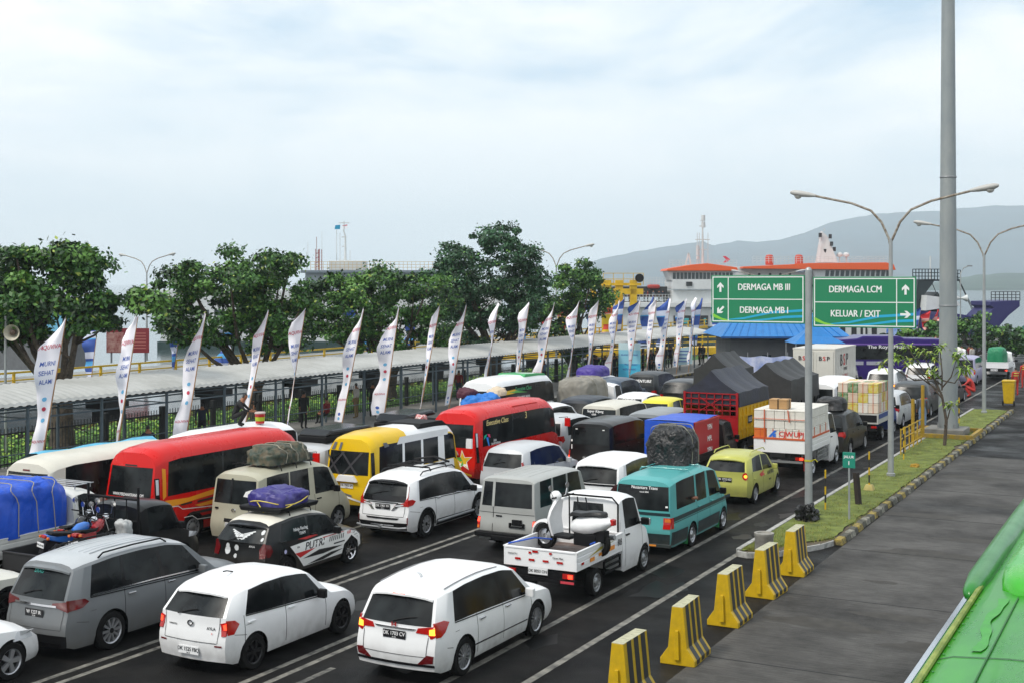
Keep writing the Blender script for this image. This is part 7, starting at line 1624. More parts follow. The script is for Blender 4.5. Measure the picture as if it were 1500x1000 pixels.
protos = [person('person', (*at(900+i*7, 84), .14), 'x', a, b, R(i*50), group='people waiting under the far end of the walkway', scale=1) for i, (a, b) in enumerate(((BLC, BLC), (NVC, BLC), (RDC, BLC), (GYC, NVC)))]
rnd = random.Random(8); LB = ['dark-clothed person in the crowd under the far walkway', 'navy-clothed person in the crowd under the far walkway', 'person in a red top in the crowd under the far walkway', 'person in a grey top in the crowd under the far walkway']
for i, p in enumerate(protos): p['label'] = LB[i]
for i in range(24):
    p = protos[rnd.choice((0, 0, 0, 1, 1, 2, 3))]; c = p.copy(); COL.objects.link(c); px = 865+145*rnd.random(); y = onx(px, -33.6+rnd.uniform(-.8, .8)); c.location = (-33.6+rnd.uniform(-.9, .9), y, .14); c.rotation_euler.z = rnd.random()*6
HV = mat('hi_vis_red', '#b0281e', .6); HVS = mat('hi_vis_strip', '#c9cf60', .4)
for px, D, l in ((1488, 73.5, 'officer in red reflective coveralls beside the yellow bin'), (1500, 79, 'second officer in red coveralls at the right edge')):
    o = person('person', (*at(px, D), 0), l, HV, HV, R(40)); q = MB()
    for z, r in ((1.18, .16), (1.32, .175)): q.lathe([(r, z), (r, z+.04)], 14)
    q.build('reflective_band', HVS, o)
rd = person('person', (*at(1429, 73), 0), 'person bending in bright red clothes beside the dark sedan', HV, HV, R(90), 'crouch', scale=1.35)
for px, D, l, a in ((1420, 98, 'person in a dark red shirt by the bushes', RDC), (1424, 97, 'person in a pale top and teal bag by the bushes', WHC), (1409, 98, 'person in maroon by the bushes left of the pale one', RDC)): person('person', (*at(px, D), .1), l, a, NVC, 1)
# ------------------------------------------------------------------ notices and awnings
t = empty('standing_banner', (-31.6, onx(922, -31.6), .14), 'tall light blue standing banner under the flags', 'banner', rz=R(12))
q = MB(); q.box(-.72, .72, 0, .02, .15, 1.2, 0); q.box(-.72, .72, 0, .02, 1.2, 2.1, 1); q.box(-.72, .72, 0, .02, 2.1, 2.55, 2); q.build('panel', [mat('banner_cyan', '#48b8dc', .6), mat('banner_sky', '#8ccbe0', .6), mat('banner_pale', '#c5dde2', .6)], t)
q = MB(); text_on(q, 'SELAMAT DATANG', .13, lambda a, b: (a, -.006, 1.78+b)); text_on(q, 'PELABUHAN', .15, lambda a, b: (a+.1, -.006, 1.15+b)); text_on(q, 'KETAPANG', .17, lambda a, b: (a, -.006, .85+b)); q.build('lettering', FLB, t, fix=False)
q = MB(); q.tube([(-.6, .05, 0), (-.6, .05, 2.5)], .02, 6); q.tube([(.6, .05, 0), (.6, .05, 2.5)], .02, 6); q.build('stand', STEEL, t)
t = empty('notice_board', (*at(1002, 92), .1), 'small pale blue notice board at the end of the flag row', 'notice board', rz=TH)
q = MB(); q.prism([(-.6, .5), (.6, .62), (.62, 1.9), (-.6, 1.7)], 0, .04, 'y'); q.build('panel', mat('notice_blue', '#b4d4de', .5), t); q = MB()
for k in range(4): q.box(-.45, .35, -.006, 0, .75+k*.25, .82+k*.25)
q.build('print', [FLB], t); q = MB(); q.tube([(-.5, .06, 0), (-.5, .06, 1.6)], .025, 6); q.tube([(.5, .06, 0), (.5, .06, 1.7)], .025, 6); q.build('leg', STEEL, t)
q = MB(); n = 10; q.add([(x, y*.65, z+.05*sin(y*1.7)) for y in range(n) for x, z in ((-1.0, .0), (-.5, .28), (0, .33), (.6, .02))], [(4*i+k, 4*i+k+1, 4*i+k+5, 4*i+k+4) for i in range(n-1) for k in range(3)]); o = q.build('tarp_awning', mat('sky_blue_tarp', '#5cb4d6', .5, var=.4, vs=2), smooth=50); o.location = (-29.4, 26.0, 1.36); o.scale = (.7, .8, .7); tag(o, 'long sky blue tarpaulin beyond the off-white high-roof van', 'awning')
for y in (0,): 
    q = MB()
    for yy in (.3, 5.4):
        for x in (-.9, .5): q.tube([(x, yy, -1.62), (x, yy, .02)], .03, 6)
    q.build('awning_frame', STEEL, o)
t = empty('loudspeaker', (*at(8, 47), 0), 'round horn loudspeaker on a grey pole at the left edge', 'loudspeaker', rz=TH)
q = MB(); q.tube([(0, 0, 0), (0, 0, 5.3)], .05, 8); q.build('pole', GALV, t); q = MB(); M_ = Matrix.Translation((.33, -.05, 4.7)); q.lathe([(.30, -.22), (.28, -.20), (.16, -.02), (.08, .12), (.07, .3), (.001, .32)], 24, M=M_, axis='y'); q.build('horn', mat('horn_cream', '#b9b4a4', .5), t, smooth=40)
q = MB(); q.lathe([(.001, -.17), (.10, -.15), (.11, -.06)], 16, M=M_, axis='y'); q.build('horn_throat', mat('horn_brown', '#4a3b30', .5), t); q = MB(); q.box(0, .33, -.02, .02, 4.66, 4.72); q.build('bracket', STEEL, t)
# ------------------------------------------------------------------ jetty with yellow railing
JY = mat('jetty_yellow', '#d2ab10', .5, var=.5, vs=2); JC = mat('jetty_concrete', '#8c8d8a', .8, var=.8, vs=.8, col2='#5f605d'); PIL = mat('fender_black', '#1d1c1c', .8, var=.4)
t = empty('jetty', (-58, 80, 0), 'concrete jetty with yellow railings on dark piles beyond the trees', 'jetty')
q = MB(); q.box(-5, 4.5, -75, 75, .25, .85); q.build('deck', JC, t)
q = MB(); q.box(4.5, 4.62, -75, 75, .0, .30); q.build('fender_beam', PIL, t)
for k in range(17):
    q = MB(); y = -72+k*9; q.box(3.2, 4.2, y-.6, y+.6, -6, .25); q.box(3.0, 4.55, y-.9, y+.9, -.6, -.1); q.build('pile', PIL, t)
for z in (1.15, 1.5, 1.9): q = MB(); q.bar((4.3, -75, z), (4.3, 75, z), .07 if z < 1.8 else .10); q.build('railing', JY, t)
q = MB(); q.box(4.2, 4.4, -75, 75, .86, 1.1); q.build('kerb_beam', JY, t)
for k in range(50): q = MB(); y = -73+k*3; q.box(4.24, 4.36, y-.06, y+.06, .85, 1.95); q.build('railing_post', JY, t)
q = MB()
for i in range(120): y = -20+i*.8; q.box(-43.6, -43.3, y, y+.8, -.3, .22, i % 2)
o = q.build('quay_kerb', [KY, KB]); tag(o, 'yellow and black painted quay edge', 'kerb')
# second walkway bridge with yellow rails right of the trees
t = empty('boarding_ramp', (*at(1000, 112), 0), 'yellow railed boarding ramp between the flags and the grey building', 'ramp', rz=TH)
W_r = 26
q = MB(); q.prism([(-20, -.2), (9, .5), (9, 1.1), (-20, .4)], -1, 1.5, 'y'); q.build('deck', JY, t)
for z in (1.5, 1.9, 2.4): q = MB(); q.bar((-20, -1, z-.6), (9, -1, z+.1), .10); q.build('railing', JY, t)
for k in range(13): q = MB(); x = -20+k*2.4; z = .4+(x+20)*.024; q.box(x-.06, x+.06, -1.06, -.94, z, z+1.5); q.build('railing_post', JY, t)
# yellow gantry towers
t = empty('ramp_gantry', (*at(915, 132), 0), 'tall yellow lifting gantry with four columns beside the ferries', 'gantry', rz=TH)
for x, w, y in ((-1.9, .95, 0), (-.35, .8, 3), (.9, .7, 0), (-3.1, .6, 3)): q = MB(); q.box(x-w/2, x+w/2, y-.5, y+.5, -2, 6.9); q.box(x-w/2-.1, x+w/2+.1, y-.6, y+.6, 6.3, 6.45); q.build('column', JY, t, bevel=.03)
q = MB(); q.box(-1.2, 1.9, -.5, .5, 5.4, 6.0); q.build('cross_beam', JY, t); q = MB(); q.box(-3.4, 2.0, 2.6, 3.4, 6.3, 6.6); q.build('cross_beam', JY, t)
q = MB()
for z in (7.0, 7.6): q.bar((-3.3, -.5, z), (1.9, -.5, z), .06)
for k in range(6): q.bar((-3.3+k*1.04, -.5, 6.4), (-3.3+k*1.04, -.5, 7.6), .06)
q.build('railing', JY, t); q = MB(); q.lathe([(.001, -.2), (.45, -.2), (.45, .2), (.001, .2)], 16, M=Matrix.Translation((1.5, -.5, 7.1)), axis='y'); q.build('sheave', BLK, t)
# ------------------------------------------------------------------ ships
SW = mat('ship_white', '#c9cdce', .5, var=.4, vs=.5, col2='#a8a8a2'); SO = mat('ship_orange', '#d8571c', .5); SGN = mat('ship_green', '#1e3a38', .5, var=.4, vs=.4); SGL = mat('ship_glass', (.03, .045, .05), .1); SDK = mat('ship_dark', '#25282b', .6); STK = mat('ship_tank', '#b23a20', .5)
def rails(q, x0, x1, y, z, h=1.0, n=12, t_=.05):
    for k in range(3): q.bar((x0, y, z+h*(k+1)/3), (x1, y, z+h*(k+1)/3), t_)
    for k in range(n+1): x = x0+(x1-x0)*k/n; q.bar((x, y, z), (x, y, z+h), t_)
def slab(t, name, m, *b, bev=.05): q = MB(); q.box(*b); return q.build(name, m, t, bevel=bev)
def ship_common(t, dk): pass
D = 175; M_ = D/1850
t = empty('ferry', (*at(1000, D), -1.3), 'white ferry with an orange edged bridge and a tall mast left of the signs', 'ferry', rz=TH)
X = lambda px: (px-1000)*M_
Z = lambda py: zat(py, D)+1.3
slab(t, 'hull', SGN, X(960), X(1085), -2, 14, -.5, Z(478)); slab(t, 'car_deck_wall', SW, X(880), X(1082), -1.2, 14, Z(478), Z(447)); slab(t, 'upper_deck', SW, X(880), X(1082), -1.8, 14, Z(450), Z(443))
for x0, x1 in ((985, 1010), (1018, 1035), (1045, 1060)): slab(t, 'opening', SDK, X(x0), X(x1), -1.4, -1.1, Z(475), Z(462)); slab(t, 'cyan_panel', mat('cyan_panel', '#3f9fa6', .5), X(x0)+1, X(x1)-.3, -1.5, -1.42, Z(474), Z(466))
slab(t, 'deck_house', SW, X(985), X(1075), 0, 10, Z(443), Z(425)); slab(t, 'deck_house', SW, X(985), X(1075), -.6, 9, Z(424), Z(410))
q = MB(); q.prism([(X(983), Z(411)), (X(1075), Z(411)), (X(1078), Z(397)), (X(978), Z(397))], 0, 6, 'y'); q.build('wheelhouse', SW, t, bevel=.05)
for k in range(16): x = X(985)+(X(1074)-X(985))*k/16; slab(t, 'bridge_window', SGL, x+.06, x+.46, -.06, .02, Z(409), Z(399.5), bev=.01)
q = MB(); q.prism([(X(975), Z(397)), (X(1080), Z(397)), (X(1078), Z(392)), (X(1035), Z(386)), (X(1012), Z(388)), (X(977), Z(394))], -.8, 6.6, 'y'); q.build('bridge_roof', SO, t, bevel=.05)
q = MB(); rails(q, X(880), X(982), -1.6, Z(443), 1.1, 22); rails(q, X(895), X(978), 2, Z(418), 1.1, 18); rails(q, X(980), X(1078), -.5, Z(392), 1.0, 20); q.build('railing', SW, t)
slab(t, 'deck_shelter', SDK, X(900), X(980), 2, 12, Z(436), Z(420)); slab(t, 'lifeboat', mat('lifeboat_red', '#9a2a22', .5), X(950), X(968), .5, 2.5, Z(423), Z(417), bev=.3)
q = MB(); q.tube([(X(1034), 3, Z(388)), (X(1034), 3, Z(315))], [.20, .07], 10)
for py, w in ((330, 10), (350, 22), (322, 7), (365, 12)): q.bar((X(1034-w/2), 3, Z(py)), (X(1034+w/2), 3, Z(py)), .12)
for py in (318, 328): q.lathe([(.001, -.4), (.28, -.4), (.28, .4), (.001, .4)], 10, M=Matrix.Translation((X(1035), 3, Z(py))))
for a in (1026, 1029, 1042): q.tube([(X(a), 3, Z(388)), (X(a), 3, Z(340))], .05, 5)
for py in (361, 366, 371, 377): q.lathe([(.001, -.2), (.2, -.2), (.2, .2), (.001, .2)], 8, M=Matrix.Translation((X(1026), 2.8, Z(py))))
q.build('mast', SW, t)
q = MB(); q.bar((X(1008), 3, Z(390)), (X(1013), 3, Z(370)), .2); q.bar((X(1013), 3, Z(370)), (X(1017), 3, Z(390)), .2); q.build('davit', SW, t)
q = MB(); q.add([(X(1062), 2, Z(385)), (X(1066), 2, Z(385)), (X(1073), 2, Z(380)), (X(1066), 2, Z(375)), (X(1062), 2, Z(375)), (X(1067), 2, Z(380))], [(0, 1, 2, 5), (5, 2, 3, 4)]); o = q.build('funnel_mark', FLR, t); o.modifiers.new('s', 'SOLIDIFY').thickness = .3
slab(t, 'vent_box', SDK, X(1004), X(1013), -.8, -.6, Z(419), Z(413))
# little people on deck rail
for i in range(10):
    c = protos[i % 4].copy(); COL.objects.link(c); px = 905+i*7.3+(i % 3); x, y = at(px, D+.5); c.location = (x, y, zat(443, D)); c['group'] = 'passengers on the ferry deck'; c['label'] = 'distant passenger standing at the rail of the left ferry'; c.name = 'person'
D2 = 190; M2 = D2/1850
t = empty('ferry', (*at(1190, D2), -1.3), 'larger white ferry with long orange roof and white pyramid mast behind the signs', 'ferry', rz=TH)
X = lambda px: (px-1190)*M2
Z = lambda py: zat(py, D2)+1.3
slab(t, 'hull', SGN, X(1060), X(1320), 0, 18, -.5, Z(462)); slab(t, 'deck_wall', SW, X(1066), X(1190), 0, 18, Z(462), Z(391)); slab(t, 'deck_wall', SW, X(1190), X(1318), -1, 18, Z(462), Z(406))
q = MB(); q.prism([(X(1190), Z(406)), (X(1301), Z(406)), (X(1306), Z(392)), (X(1186), Z(392))], -1.5, 8, 'y'); q.build('wheelhouse', SW, t, bevel=.05)
for k in range(13): x = X(1204)+(X(1300)-X(1204))*k/13; q = MB(); q.prism([(x+.1, Z(405)), (x+.62, Z(405)), (x+.72, Z(396.5)), (x+.2, Z(396.5))], -1.56, -1.48, 'y'); q.build('bridge_window', SGL, t)
q = MB(); q.prism([(X(1084), Z(394)), (X(1186), Z(395)), (X(1306), Z(396)), (X(1303), Z(388)), (X(1292), Z(385)), (X(1180), Z(386)), (X(1150), Z(388)), (X(1084), Z(391))], -2.2, 9, 'y'); q.build('bridge_roof', SO, t, bevel=.06)
for px in (1133, 1177): q = MB(); q.lathe([(.001, 0), (.62, 0), (.62, 1.2), (.5, 1.5), (.2, 1.6), (.001, 1.6)], 18, M=Matrix.Translation((X(px), 3, Z(388)))); q.build('water_tank', STK, t, smooth=40)
for px in (1098, 1112, 1128, 1143, 1157): q = MB(); q.lathe([(.001, -.05), (.2, -.05), (.2, .02), (.001, .02)], 12, M=Matrix.Translation((X(px), -.02, Z(402))), axis='y'); q.build('porthole', SDK, t)
q = MB(); q.add([(X(1208), 3, Z(384)), (X(1235), 3, Z(384)), (X(1235), 6, Z(384)), (X(1208), 6, Z(384)), (X(1214), 4, Z(337)), (X(1222), 4, Z(345)), (X(1222), 5, Z(345)), (X(1214), 5, Z(337))], [(0, 1, 5, 4), (1, 2, 6, 5), (2, 3, 7, 6), (3, 0, 4, 7), (4, 5, 6, 7)])
q.bar((X(1208), 4, Z(348)), (X(1224), 4, Z(347)), .12); q.bar((X(1217), 4, Z(337)), (X(1217), 4, Z(333)), .12); q.build('mast', SW, t)
for px, py in ((1210, 343), (1225, 345), (1227, 356), (1217, 367), (1231, 364)): q = MB(); q.lathe([(.001, -.35), (.25, -.35), (.25, .3), (.001, .3)], 8, M=Matrix.Translation((X(px), 3.6, Z(py)))); q.build('navigation_lamp', SDK, t)
for px in (1240, 1250): q = MB(); q.lathe([(.001, -.3), (.4, -.25), (.5, .05), (.35, .35), (.001, .45)], 12, M=Matrix.Translation((X(px), 4, Z(373)))); q.tube([(X(px), 4, Z(384)), (X(px), 4, Z(375))], .1, 6); q.build('radome', SW, t, smooth=50)
q = MB(); rails(q, X(1100), X(1296), -1.5, Z(386), 1.0, 34, .05); q.build('railing', SW, t)
# ship behind the left trees
D3 = 150; M3 = D3/1850
t = empty('ferry', (*at(500, D3), -1.3), 'white ship mostly hidden behind the left trees with a lattice mast', 'ferry', rz=TH)
X = lambda px: (px-500)*M3
Z = lambda py: zat(py, D3)+1.3
slab(t, 'hull', SGN, X(230), X(740), 0, 16, -.5, Z(500)); slab(t, 'deck_wall', SW, X(235), X(735), 0, 16, Z(500), Z(425))
for k in range(26): slab(t, 'side_window', SGL, X(260+k*18), X(270+k*18), -.06, .02, Z(462), Z(454), bev=.01)
slab(t, 'deck_house', mat('ship_grey', '#9aa3aa', .6), X(445), X(636), 1, 12, Z(425), Z(399)); slab(t, 'boat_deck_roof', mat('ship_slate', '#6c7780', .6), X(440), X(640), 0, 13, Z(400), Z(396))
slab(t, 'wheelhouse', SW, X(480), X(530), 1, 6, Z(396), Z(382)); q = MB(); rails(q, X(455), X(640), 0, Z(396), 1.0, 30, .04); q.build('railing', mat('rail_ochre', '#b89a58', .5), t)
q = MB(); q.tube([(X(501), 3, Z(382)), (X(501), 3, Z(345)), (X(498), 3, Z(335))], [.16, .10, .08], 8); q.tube([(X(499), 3, Z(340)), (X(499), 3, Z(322))], .06, 6)
for py, w in ((325, 16), (346, 7), (360, 6), (381, 16)): q.bar((X(499-w/2), 3, Z(py)), (X(499+w/2), 3, Z(py)), .10)
for a, b in ((488, 335), (493, 340), (508, 366), (488, 370)): q.tube([(X(a), 3, Z(382)), (X(a), 3, Z(b))], .04, 5)
q.build('mast', SW, t)
q = MB(); q.add([(X(485), 3, Z(334.5)), (X(493), 3, Z(334.5)), (X(493.5), 3, Z(328)), (X(486), 3, Z(328.5))], [(0, 1, 2, 3)]); o = q.build('teal_flag', mat('teal_cloth', '#168ab0', .7), t); o.modifiers.new('s', 'SOLIDIFY').thickness = .03
q = MB(); q.add([(X(497), 3, Z(334)), (X(504), 3, Z(333)), (X(504), 3, Z(329)), (X(497), 3, Z(330))], [(0, 1, 2, 3)], 0); q.add([(X(497), 3, Z(330)), (X(504), 3, Z(329)), (X(504), 3, Z(327.5)), (X(497), 3, Z(328.5))], [(0, 1, 2, 3)], 1); o = q.build('red_and_white_flag', [FLW, FLR], t); o.modifiers.new('s', 'SOLIDIFY').thickness = .03
q = MB()
for a in (457, 462): q.tube([(X(a), 3, Z(400)), (X(a), 3, Z(364))], .07, 5); q.tube([(X(a), 5, Z(400)), (X(a), 5, Z(364))], .07, 5)
for k in range(10): z = Z(398-k*3.4); q.bar((X(457), 3, z), (X(462), 3, z), .06, m=k % 2); q.bar((X(457), 3, z), (X(462), 3, z+.28), .05, m=k % 2)
q.tube([(X(458), 3, Z(364)), (X(458), 3, Z(346))], .035, 5); q.build('lattice_mast', [mat('rail_red', '#8a4a4a', .5), SW], t)
for px, h in ((443, 30), (466, 60), (445, 45)): q = MB(); q.tube([(X(px), 3, Z(398)), (X(px), 3, Z(398-h))], .022, 4); q.build('antenna', SW, t)
# landing craft at the right with raised ramps
SB = mat('craft_blue', '#1f1d5a', .5, var=.3, vs=.5); SGK = mat('craft_black_green', '#18262a', .5, var=.3, vs=.5)
D4 = 150; M4 = D4/1850
t = empty('landing_craft', (*at(1370, D4), -1.3), 'landing craft with a tall dark raised bow ramp behind the mast', 'landing craft', rz=TH)
X = lambda px: (px-1370)*M4
Z = lambda py: zat(py, D4)+1.3
q = MB(); q.prism([(X(1338), Z(460)), (X(1345), Z(411)), (X(1370), Z(409)), (X(1366), Z(416)), (X(1347), Z(441)), (X(1343), Z(470))], 0, 5, 'y'); q.build('bow_ramp', SGK, t)
q = MB(); q.prism([(X(1360), Z(470)), (X(1364), Z(440)), (X(1378), Z(428)), (X(1400), Z(470))], 1, 5, 'y'); q.build('bulwark', SGK, t)
q = MB(); rails(q, X(1337), X(1378), 0, Z(410), 1.25, 9, .09); rails(q, X(1399), X(1407), 0, Z(412), 1.3, 2, .09); q.box(X(1345), X(1407), 0, 1.5, Z(412), Z(409.5)); q.build('railing', SGK, t)
q = MB()
for a, b, c, d in ((1404, 405, 1428, 458), (1407, 410, 1432, 462), (1366, 412, 1378, 440)): q.tube([(X(a), .5, Z(b)), (X(c), .5, Z(d))], .05, 5)
q.build('stay_cable', SDK, t); q = MB(); q.tube([(X(1367), 1, Z(409)), (X(1367), 1, Z(375))], .09, 6); q.build('mast', SW, t)
slab(t, 'hull', SGN, X(1335), X(1440), 2, 25, -.5, Z(466)); slab(t, 'deck_house', SW, X(1352), X(1420), 12, 20, Z(466), Z(430))
t = empty('landing_craft', (*at(1470, D4-12), -1.3), 'dark blue landing craft with a railed platform at the right edge', 'landing craft', rz=TH); D5 = D4-12; M5 = D5/1850
X = lambda px: (px-1470)*M5
Z = lambda py: zat(py, D5)+1.3
q = MB(); q.prism([(X(1442), Z(466)), (X(1456), Z(451)), (X(1451), Z(448)), (X(1451), Z(442)), (X(1494), Z(440)), (X(1494), Z(449)), (X(1478), Z(462)), (X(1462), Z(480)), (X(1440), Z(490))], 0, 6, 'y'); q.build('bow', SB, t, bevel=.05)
q = MB(); q.prism([(X(1401), Z(492)), (X(1401), Z(459)), (X(1444), Z(466)), (X(1450), Z(492))], 1, 14, 'y'); q.build('hull', SB, t, bevel=.05)
q = MB(); q.prism([(X(1400), Z(458)), (X(1455), Z(450)), (X(1447), Z(440)), (X(1402), Z(434))], 10, 16, 'y'); q.build('deck_canopy', SW, t)
q = MB(); rails(q, X(1452), X(1494), 0, Z(441), 1.0, 7, .07); q.build('railing', SDK, t); q = MB(); q.prism([(X(1465), Z(500)), (X(1520), Z(455)), (X(1520), Z(480)), (X(1490), Z(505))], -3, -1, 'y'); q.build('green_ramp', mat('ramp_green', '#15574a', .5), t)
q = MB(); q.prism([(X(1486), Z(506)), (X(1530), Z(470)), (X(1530), Z(506))], -6, -4, 'y'); q.build('white_side', SW, t)
# lamp with twin horns right of the mast
t = empty('horn_pole', (*at(1407, 110), 0), 'slim pole with white horn loudspeakers right of the tall mast', 'loudspeaker pole', rz=TH)
q = MB(); q.tube([(0, 0, 0), (0, 0, 7.4), (.3, 0, 7.9), (.7, 0, 8.05)], .05, 6); q.build('pole', GALV, t)
for sg in (1, -1): q = MB(); q.lathe([(.32, .55), (.15, .25), (.08, .05), (.001, 0)], 14, M=Matrix.Translation((0, 0, 5.25)) @ Matrix.Rotation(sg*pi/2-pi/2, 4, 'Z'), axis='x'); q.build('horn', SW, t, smooth=40)
q = MB(); q.box(.6, 1.0, -.1, .1, 8.0, 8.12); q.build('lamp_head', STEEL, t)
# ------------------------------------------------------------------ building, blue roofs, tent, banners, purple bus
BR = mat('blue_roof_tile', '#1673b8', .45, var=.4, vs=1.5, col2='#0f5a98'); GW = mat('grey_wall', '#6a6c6c', .8, var=.6, vs=.8, col2='#585a5b')
t = empty('building', (*at(1145, 84), 0), 'low grey building with a bright blue tiled hip roof under the signs', 'building', rz=TH); M6 = 84/1850
q = MB(); q.box(-3.4, 3.6, 0, 6, 0, 3.1); q.build('wall', GW, t, bevel=.02)
q = MB(); q.add([(-4.2, -1, 3.0), (4.4, -1, 3.0), (4.4, 7, 3.0), (-4.2, 7, 3.0), (-2.6, 2.6, 4.5), (3.1, 2.6, 4.5)], [(0, 1, 5, 4), (1, 2, 5), (2, 3, 4, 5), (3, 0, 4), (3, 2, 1, 0)]); q.build('roof', BR, t)
for k in range(16):
    q = MB(); f = k/16; q.bar((-4.1+8.4*f, -.98, 3.03), (-2.5+5.5*f, 2.5, 4.48), .05); q.build('roof_rib', BR, t)
slab(t, 'window', SGL, -1.3, -.7, -.03, .03, 1.5, 1.8, bev=.005); slab(t, 'vent', SDK, 2.6, 2.9, -.03, .03, 2.2, 2.45, bev=.005)
q = MB(); q.box(-4.2, 4.4, -1.08, -1.0, 2.93, 3.05); q.build('gutter', mat('gutter_blue', '#0e4d88', .5), t)
t = empty('canopy_tent', (*at(1191, 80), 0), 'small pointed blue canopy right of the blue roofed building', 'tent', rz=TH)
q = MB(); q.add([(-1.5, -1.5, 2.8), (1.7, -1.5, 2.8), (1.7, 1.5, 2.8), (-1.5, 1.5, 2.8), (-.9, -.8, 3.2), (1, -.8, 3.2), (1, .8, 3.2), (-.9, .8, 3.2), (.05, 0, 4.0)], [(0, 1, 5, 4), (1, 2, 6, 5), (2, 3, 7, 6), (3, 0, 4, 7), (4, 5, 8), (5, 6, 8), (6, 7, 8), (7, 4, 8)]); q.build('canopy', BR, t)
for x in (-1.4, 1.6): 
    for y in (-1.4, 1.4): q = MB(); q.tube([(x, y, 0), (x, y, 2.85)], .04, 6); q.build('pole', GALV, t)
t = empty('fence_banner', (*at(1125, 76), 0), 'long white and pale blue banner fence behind the tarpaulin trucks', 'banner', rz=TH)
q = MB(); v = []; n = 40
for i in range(n+1): x = -3.6+7.2*i/n; yy = .06*sin(i*1.1); v += [(x, yy, .4), (x, yy, 2.15+.04*sin(i*.8))]
q.add(v, [(2*i, 2*i+2, 2*i+3, 2*i+1) for i in range(n)]); q.build('cloth', mat('banner_white', '#c6cbe0', .6, var=.9, vs=1.4, col2='#7f95cf'), t, smooth=60)
for k in range(7): q = MB(); x = -3.6+k*1.2; q.tube([(x, .1, 0), (x, .1, 2.4)], .03, 6); q.build('post', STEEL, t)
t = empty('fence_banner', (*at(1310, 118), 0), 'blue and white printed banner behind the purple bus', 'banner', rz=TH)
q = MB(); q.box(-2.8, 2.2, 0, .05, 1.2, 2.7); q.build('panel', mat('banner_bluewhite', '#b8cfee', .6, var=1, vs=1.0, col2='#3f6fc8'), t)
for x in (-2.6, 0, 2.0): q = MB(); q.tube([(x, .1, 0), (x, .1, 2.7)], .04, 6); q.build('post', STEEL, t)
t = empty('kiosk', (*at(1262, 112), 0), 'white kiosk with black stripes and the numeral 1 under the exit sign', 'kiosk', rz=TH)
q = MB(); q.box(-3.6, 2.2, 0, 3, 0, 3.0); q.build('wall', SW, t)
for x in (-2.9, -1.9, -.9, .9): q = MB(); q.box(x, x+.45, -.03, 0, 1.0, 2.9); q.build('black_stripe', SDK, t)
q = MB(); q.box(-.1, .5, -.05, -.03, 1.0, 2.9, 0); q.box(.12, .32, -.07, -.05, 1.2, 2.6, 1); q.build('numeral', [SDK, SW], t)
PUR = paint('purple', '#2c1566', .3, rough=.25, coat=.8)
def purplebus():
    D = 80; t = empty('coach', (*at(1297, D), 0), 'dark purple coach standing crosswise behind the box truck', 'bus', rz=TH)
    L = 8.2; q = MB(); out_ = [(-L/2+.1, .4), (L/2-.1, .4), (L/2, 1.5), (L/2-.05, 2.75), (L/2-.3, 3.0), (1.2, 3.05), (.9, 3.2), (-1.4, 3.2), (-1.8, 3.05), (-L/2+.9, 2.95), (-L/2+.2, 2.65), (-L/2, 1.5)]
    q.prism(out_, 0, 2.5, 'y'); q.build('body', PUR, t, bevel=.08, smooth=40)
    q = MB(); q.prism([(-L/2+.35, 1.75), (L/2-.15, 1.75), (L/2-.2, 2.6), (-L/2+.9, 2.6), (-L/2+.45, 2.4)], -.02, .01, 'y'); q.build('side_window', GLASS, t)
    q = MB(); q.prism([(-L/2+.9, 2.66), (L/2-.1, 2.66), (L/2-.1, 2.74), (-L/2+.9, 2.74)], -.025, .01, 'y'); q.build('stripe', mat('violet_trim', '#6a4a9c', .4), t)
    q = MB(); text_on(q, 'The Royal Master', .30, lambda a, b: (.2+a, -.035, 2.53+b), sx=1.25); q.build('lettering', TXTW, t, fix=False)
    for x in (-1.9, -.7): q = MB(); q.box(x-.5, x+.5, -.03, 0, 1.40, 1.62); q.build('side_label', mat('pale_panel', '#9a9aa8', .4), t)
    for x in (-2.4, 2.3):
        q = MB(); q.lathe([(.001, -.03), (.60, -.03), (.60, .02)], 24, M=Matrix.Translation((x, 0, .52)), axis='y'); q.build('wheel_arch', DARKG, t); q = MB(); q.lathe([(.001, -.06), (.28, -.06), (.30, -.08), (.47, -.08), (.5, -.02), (.5, .2)], 24, M=Matrix.Translation((x, 0, .5)), axis='y'); w = q.build('wheel', RUB, t, smooth=40)
    q = MB(); pts = [(-.6, 1.0), (.8, 1.25), (2.2, 1.45), (3.4, 1.3), (3.9, .9)]
    for (a, b), (c, d) in zip(pts, pts[1:]): q.add([(a, -.02, b), (c, -.02, d), (c, -.02, d+.06), (a, -.02, b+.06)], [(0, 1, 2, 3)])
    q.build('curved_trim', mat('violet_trim2', '#4a2f8c', .3), t, fix=False)
purplebus()
t = empty('billboard', (*at(187, 104), 0), 'dark red billboard with a pale picture on the jetty behind the left tree', 'billboard', rz=TH)
q = MB(); q.box(-1.75, 1.75, 0, .1, .85, 2.85); q.build('panel', mat('billboard_red', '#7d1a22', .5), t); q = MB(); q.box(-1.7, -.3, -.02, 0, .9, 2.5); q.build('picture', mat('billboard_pale', '#b08a80', .6, var=1, vs=2, col2='#7d2a2a'), t)
q = MB()
for k in range(6): q.box(.1, 1.5, -.015, 0, 1.2+k*.24, 1.28+k*.24)
q.build('print', mat('billboard_print', '#b06a60', .6), t); q = MB(); q.tube([(-1.4, .2, 0), (-1.4, .2, .9)], .08, 6); q.tube([(1.4, .2, 0), (1.4, .2, .9)], .08, 6); q.build('leg', STEEL, t)
t = empty('jetty_shed', (*at(55, 96), 0), 'grey walled shed with a pale blue roof behind the left tree', 'shed', rz=TH)
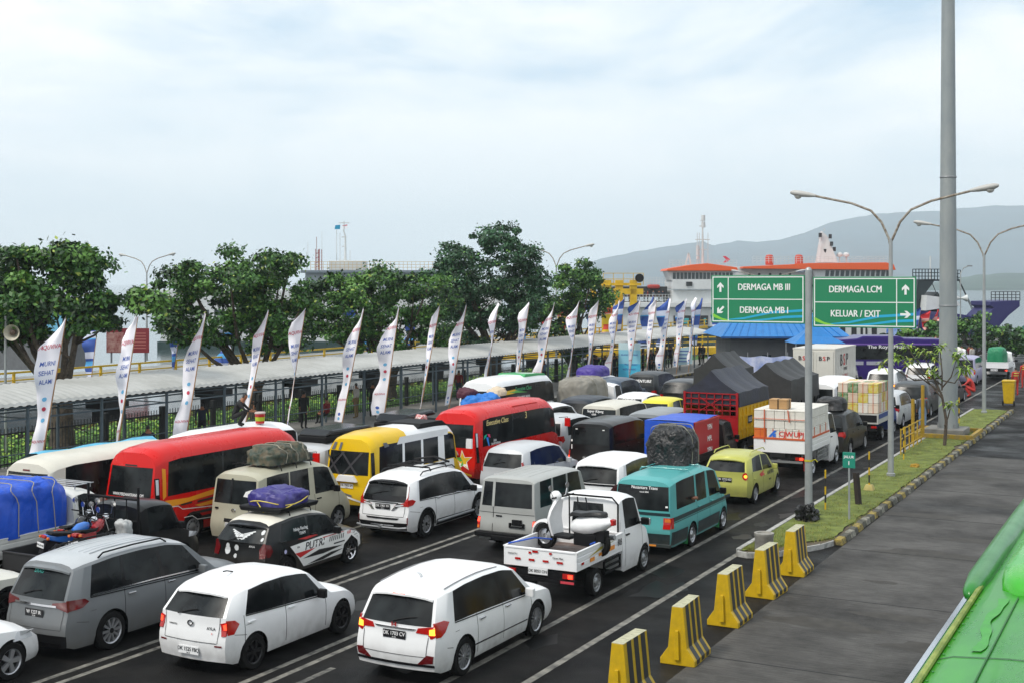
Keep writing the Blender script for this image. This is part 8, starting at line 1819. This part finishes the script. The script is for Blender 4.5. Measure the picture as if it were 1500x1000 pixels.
q = MB(); q.box(-4.5, 2.6, 0, 5, 0, 3.0); q.build('wall', mat('shed_grey', '#707274', .8, var=.4), t); q = MB(); q.prism([(-5, 2.9), (3.1, 2.9), (2.4, 4.2), (-4.4, 4.2)], -.4, 5.4, 'y'); q.build('roof', mat('shed_blue', '#6fb2cf', .5), t)
# ------------------------------------------------------------------ hills
def ridge(name, prof, D0, D1, m, depth, seed, rows=26, px0=800, px1=2200, n=640, rough=.05):
    """a real slope rising from D0 to a ridge line at D1"""
    q = MB(); v = []
    for j in range(rows+1):
        f = j/rows; D = D0+(D1-D0)*f
        for i in range(n+1):
            px = px0+(px1-px0)*i/n; x, y = at(px, D)
            zt = zat(lp(prof, px), D1); s_ = f**.85
            z = -2+(zt+2)*s_+max(zt, 10)*rough*(noise.fractal(Vector((x*.0016*4500/D1, y*.0016*4500/D1, seed)), 1, 2, 6))*(1 if f > .05 else 0)*(.8 if j < rows else .4)+(abs(noise.noise(Vector((x*.012*4500/D1, y*.012*4500/D1, seed))))*7*D1/4500 if j == rows else 0)
            v.append((x, y, z))
    for i in range(n+1): px = px0+(px1-px0)*i/n; x, y = at(px, D1+depth); v.append((x, y, -5))
    w = n+1; q.add(v, [(j*w+i, j*w+i+1, (j+1)*w+i+1, (j+1)*w+i) for j in range(rows+1) for i in range(n)]); o = q.build(name, m, smooth=70, fix=False); o['kind'] = 'structure'
HM = mat('hazed_forest_hill', '#2b4753', .9, var=1, vs=.006, col2='#142831', vdet=10)  # forest colour with the blue of distance haze mixed into it
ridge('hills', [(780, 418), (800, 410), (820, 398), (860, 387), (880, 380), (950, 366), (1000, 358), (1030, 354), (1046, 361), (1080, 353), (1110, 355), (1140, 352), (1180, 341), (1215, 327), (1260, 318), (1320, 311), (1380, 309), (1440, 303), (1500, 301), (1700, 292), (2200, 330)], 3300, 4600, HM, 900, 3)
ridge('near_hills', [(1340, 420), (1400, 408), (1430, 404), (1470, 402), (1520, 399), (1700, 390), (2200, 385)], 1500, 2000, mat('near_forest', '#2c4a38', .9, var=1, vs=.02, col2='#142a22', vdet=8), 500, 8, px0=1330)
# ------------------------------------------------------------------ sea air
q = MB(); q.box(-4700, 4700, -60, 6300, -7.2, 400); hzb = q.build('haze', None and [] or mat('haze_tmp', (1, 1, 1)))
hm = bpy.data.materials.new('haze_air'); hm.use_nodes = True; ht = hm.node_tree; ht.nodes.clear()
ho = ht.nodes.new('ShaderNodeOutputMaterial'); hv = ht.nodes.new('ShaderNodeVolumePrincipled'); hv.inputs['Color'].default_value = (.83, .93, 1, 1); hv.inputs['Density'].default_value = .00023; hv.inputs['Anisotropy'].default_value = .0
ht.links.new(hv.outputs[0], ho.inputs['Volume']); hzb.data.materials.clear(); hzb.data.materials.append(hm); hzb['kind'] = 'stuff'; tag(hzb, 'thin pale sea haze over the harbour and hills', 'haze')
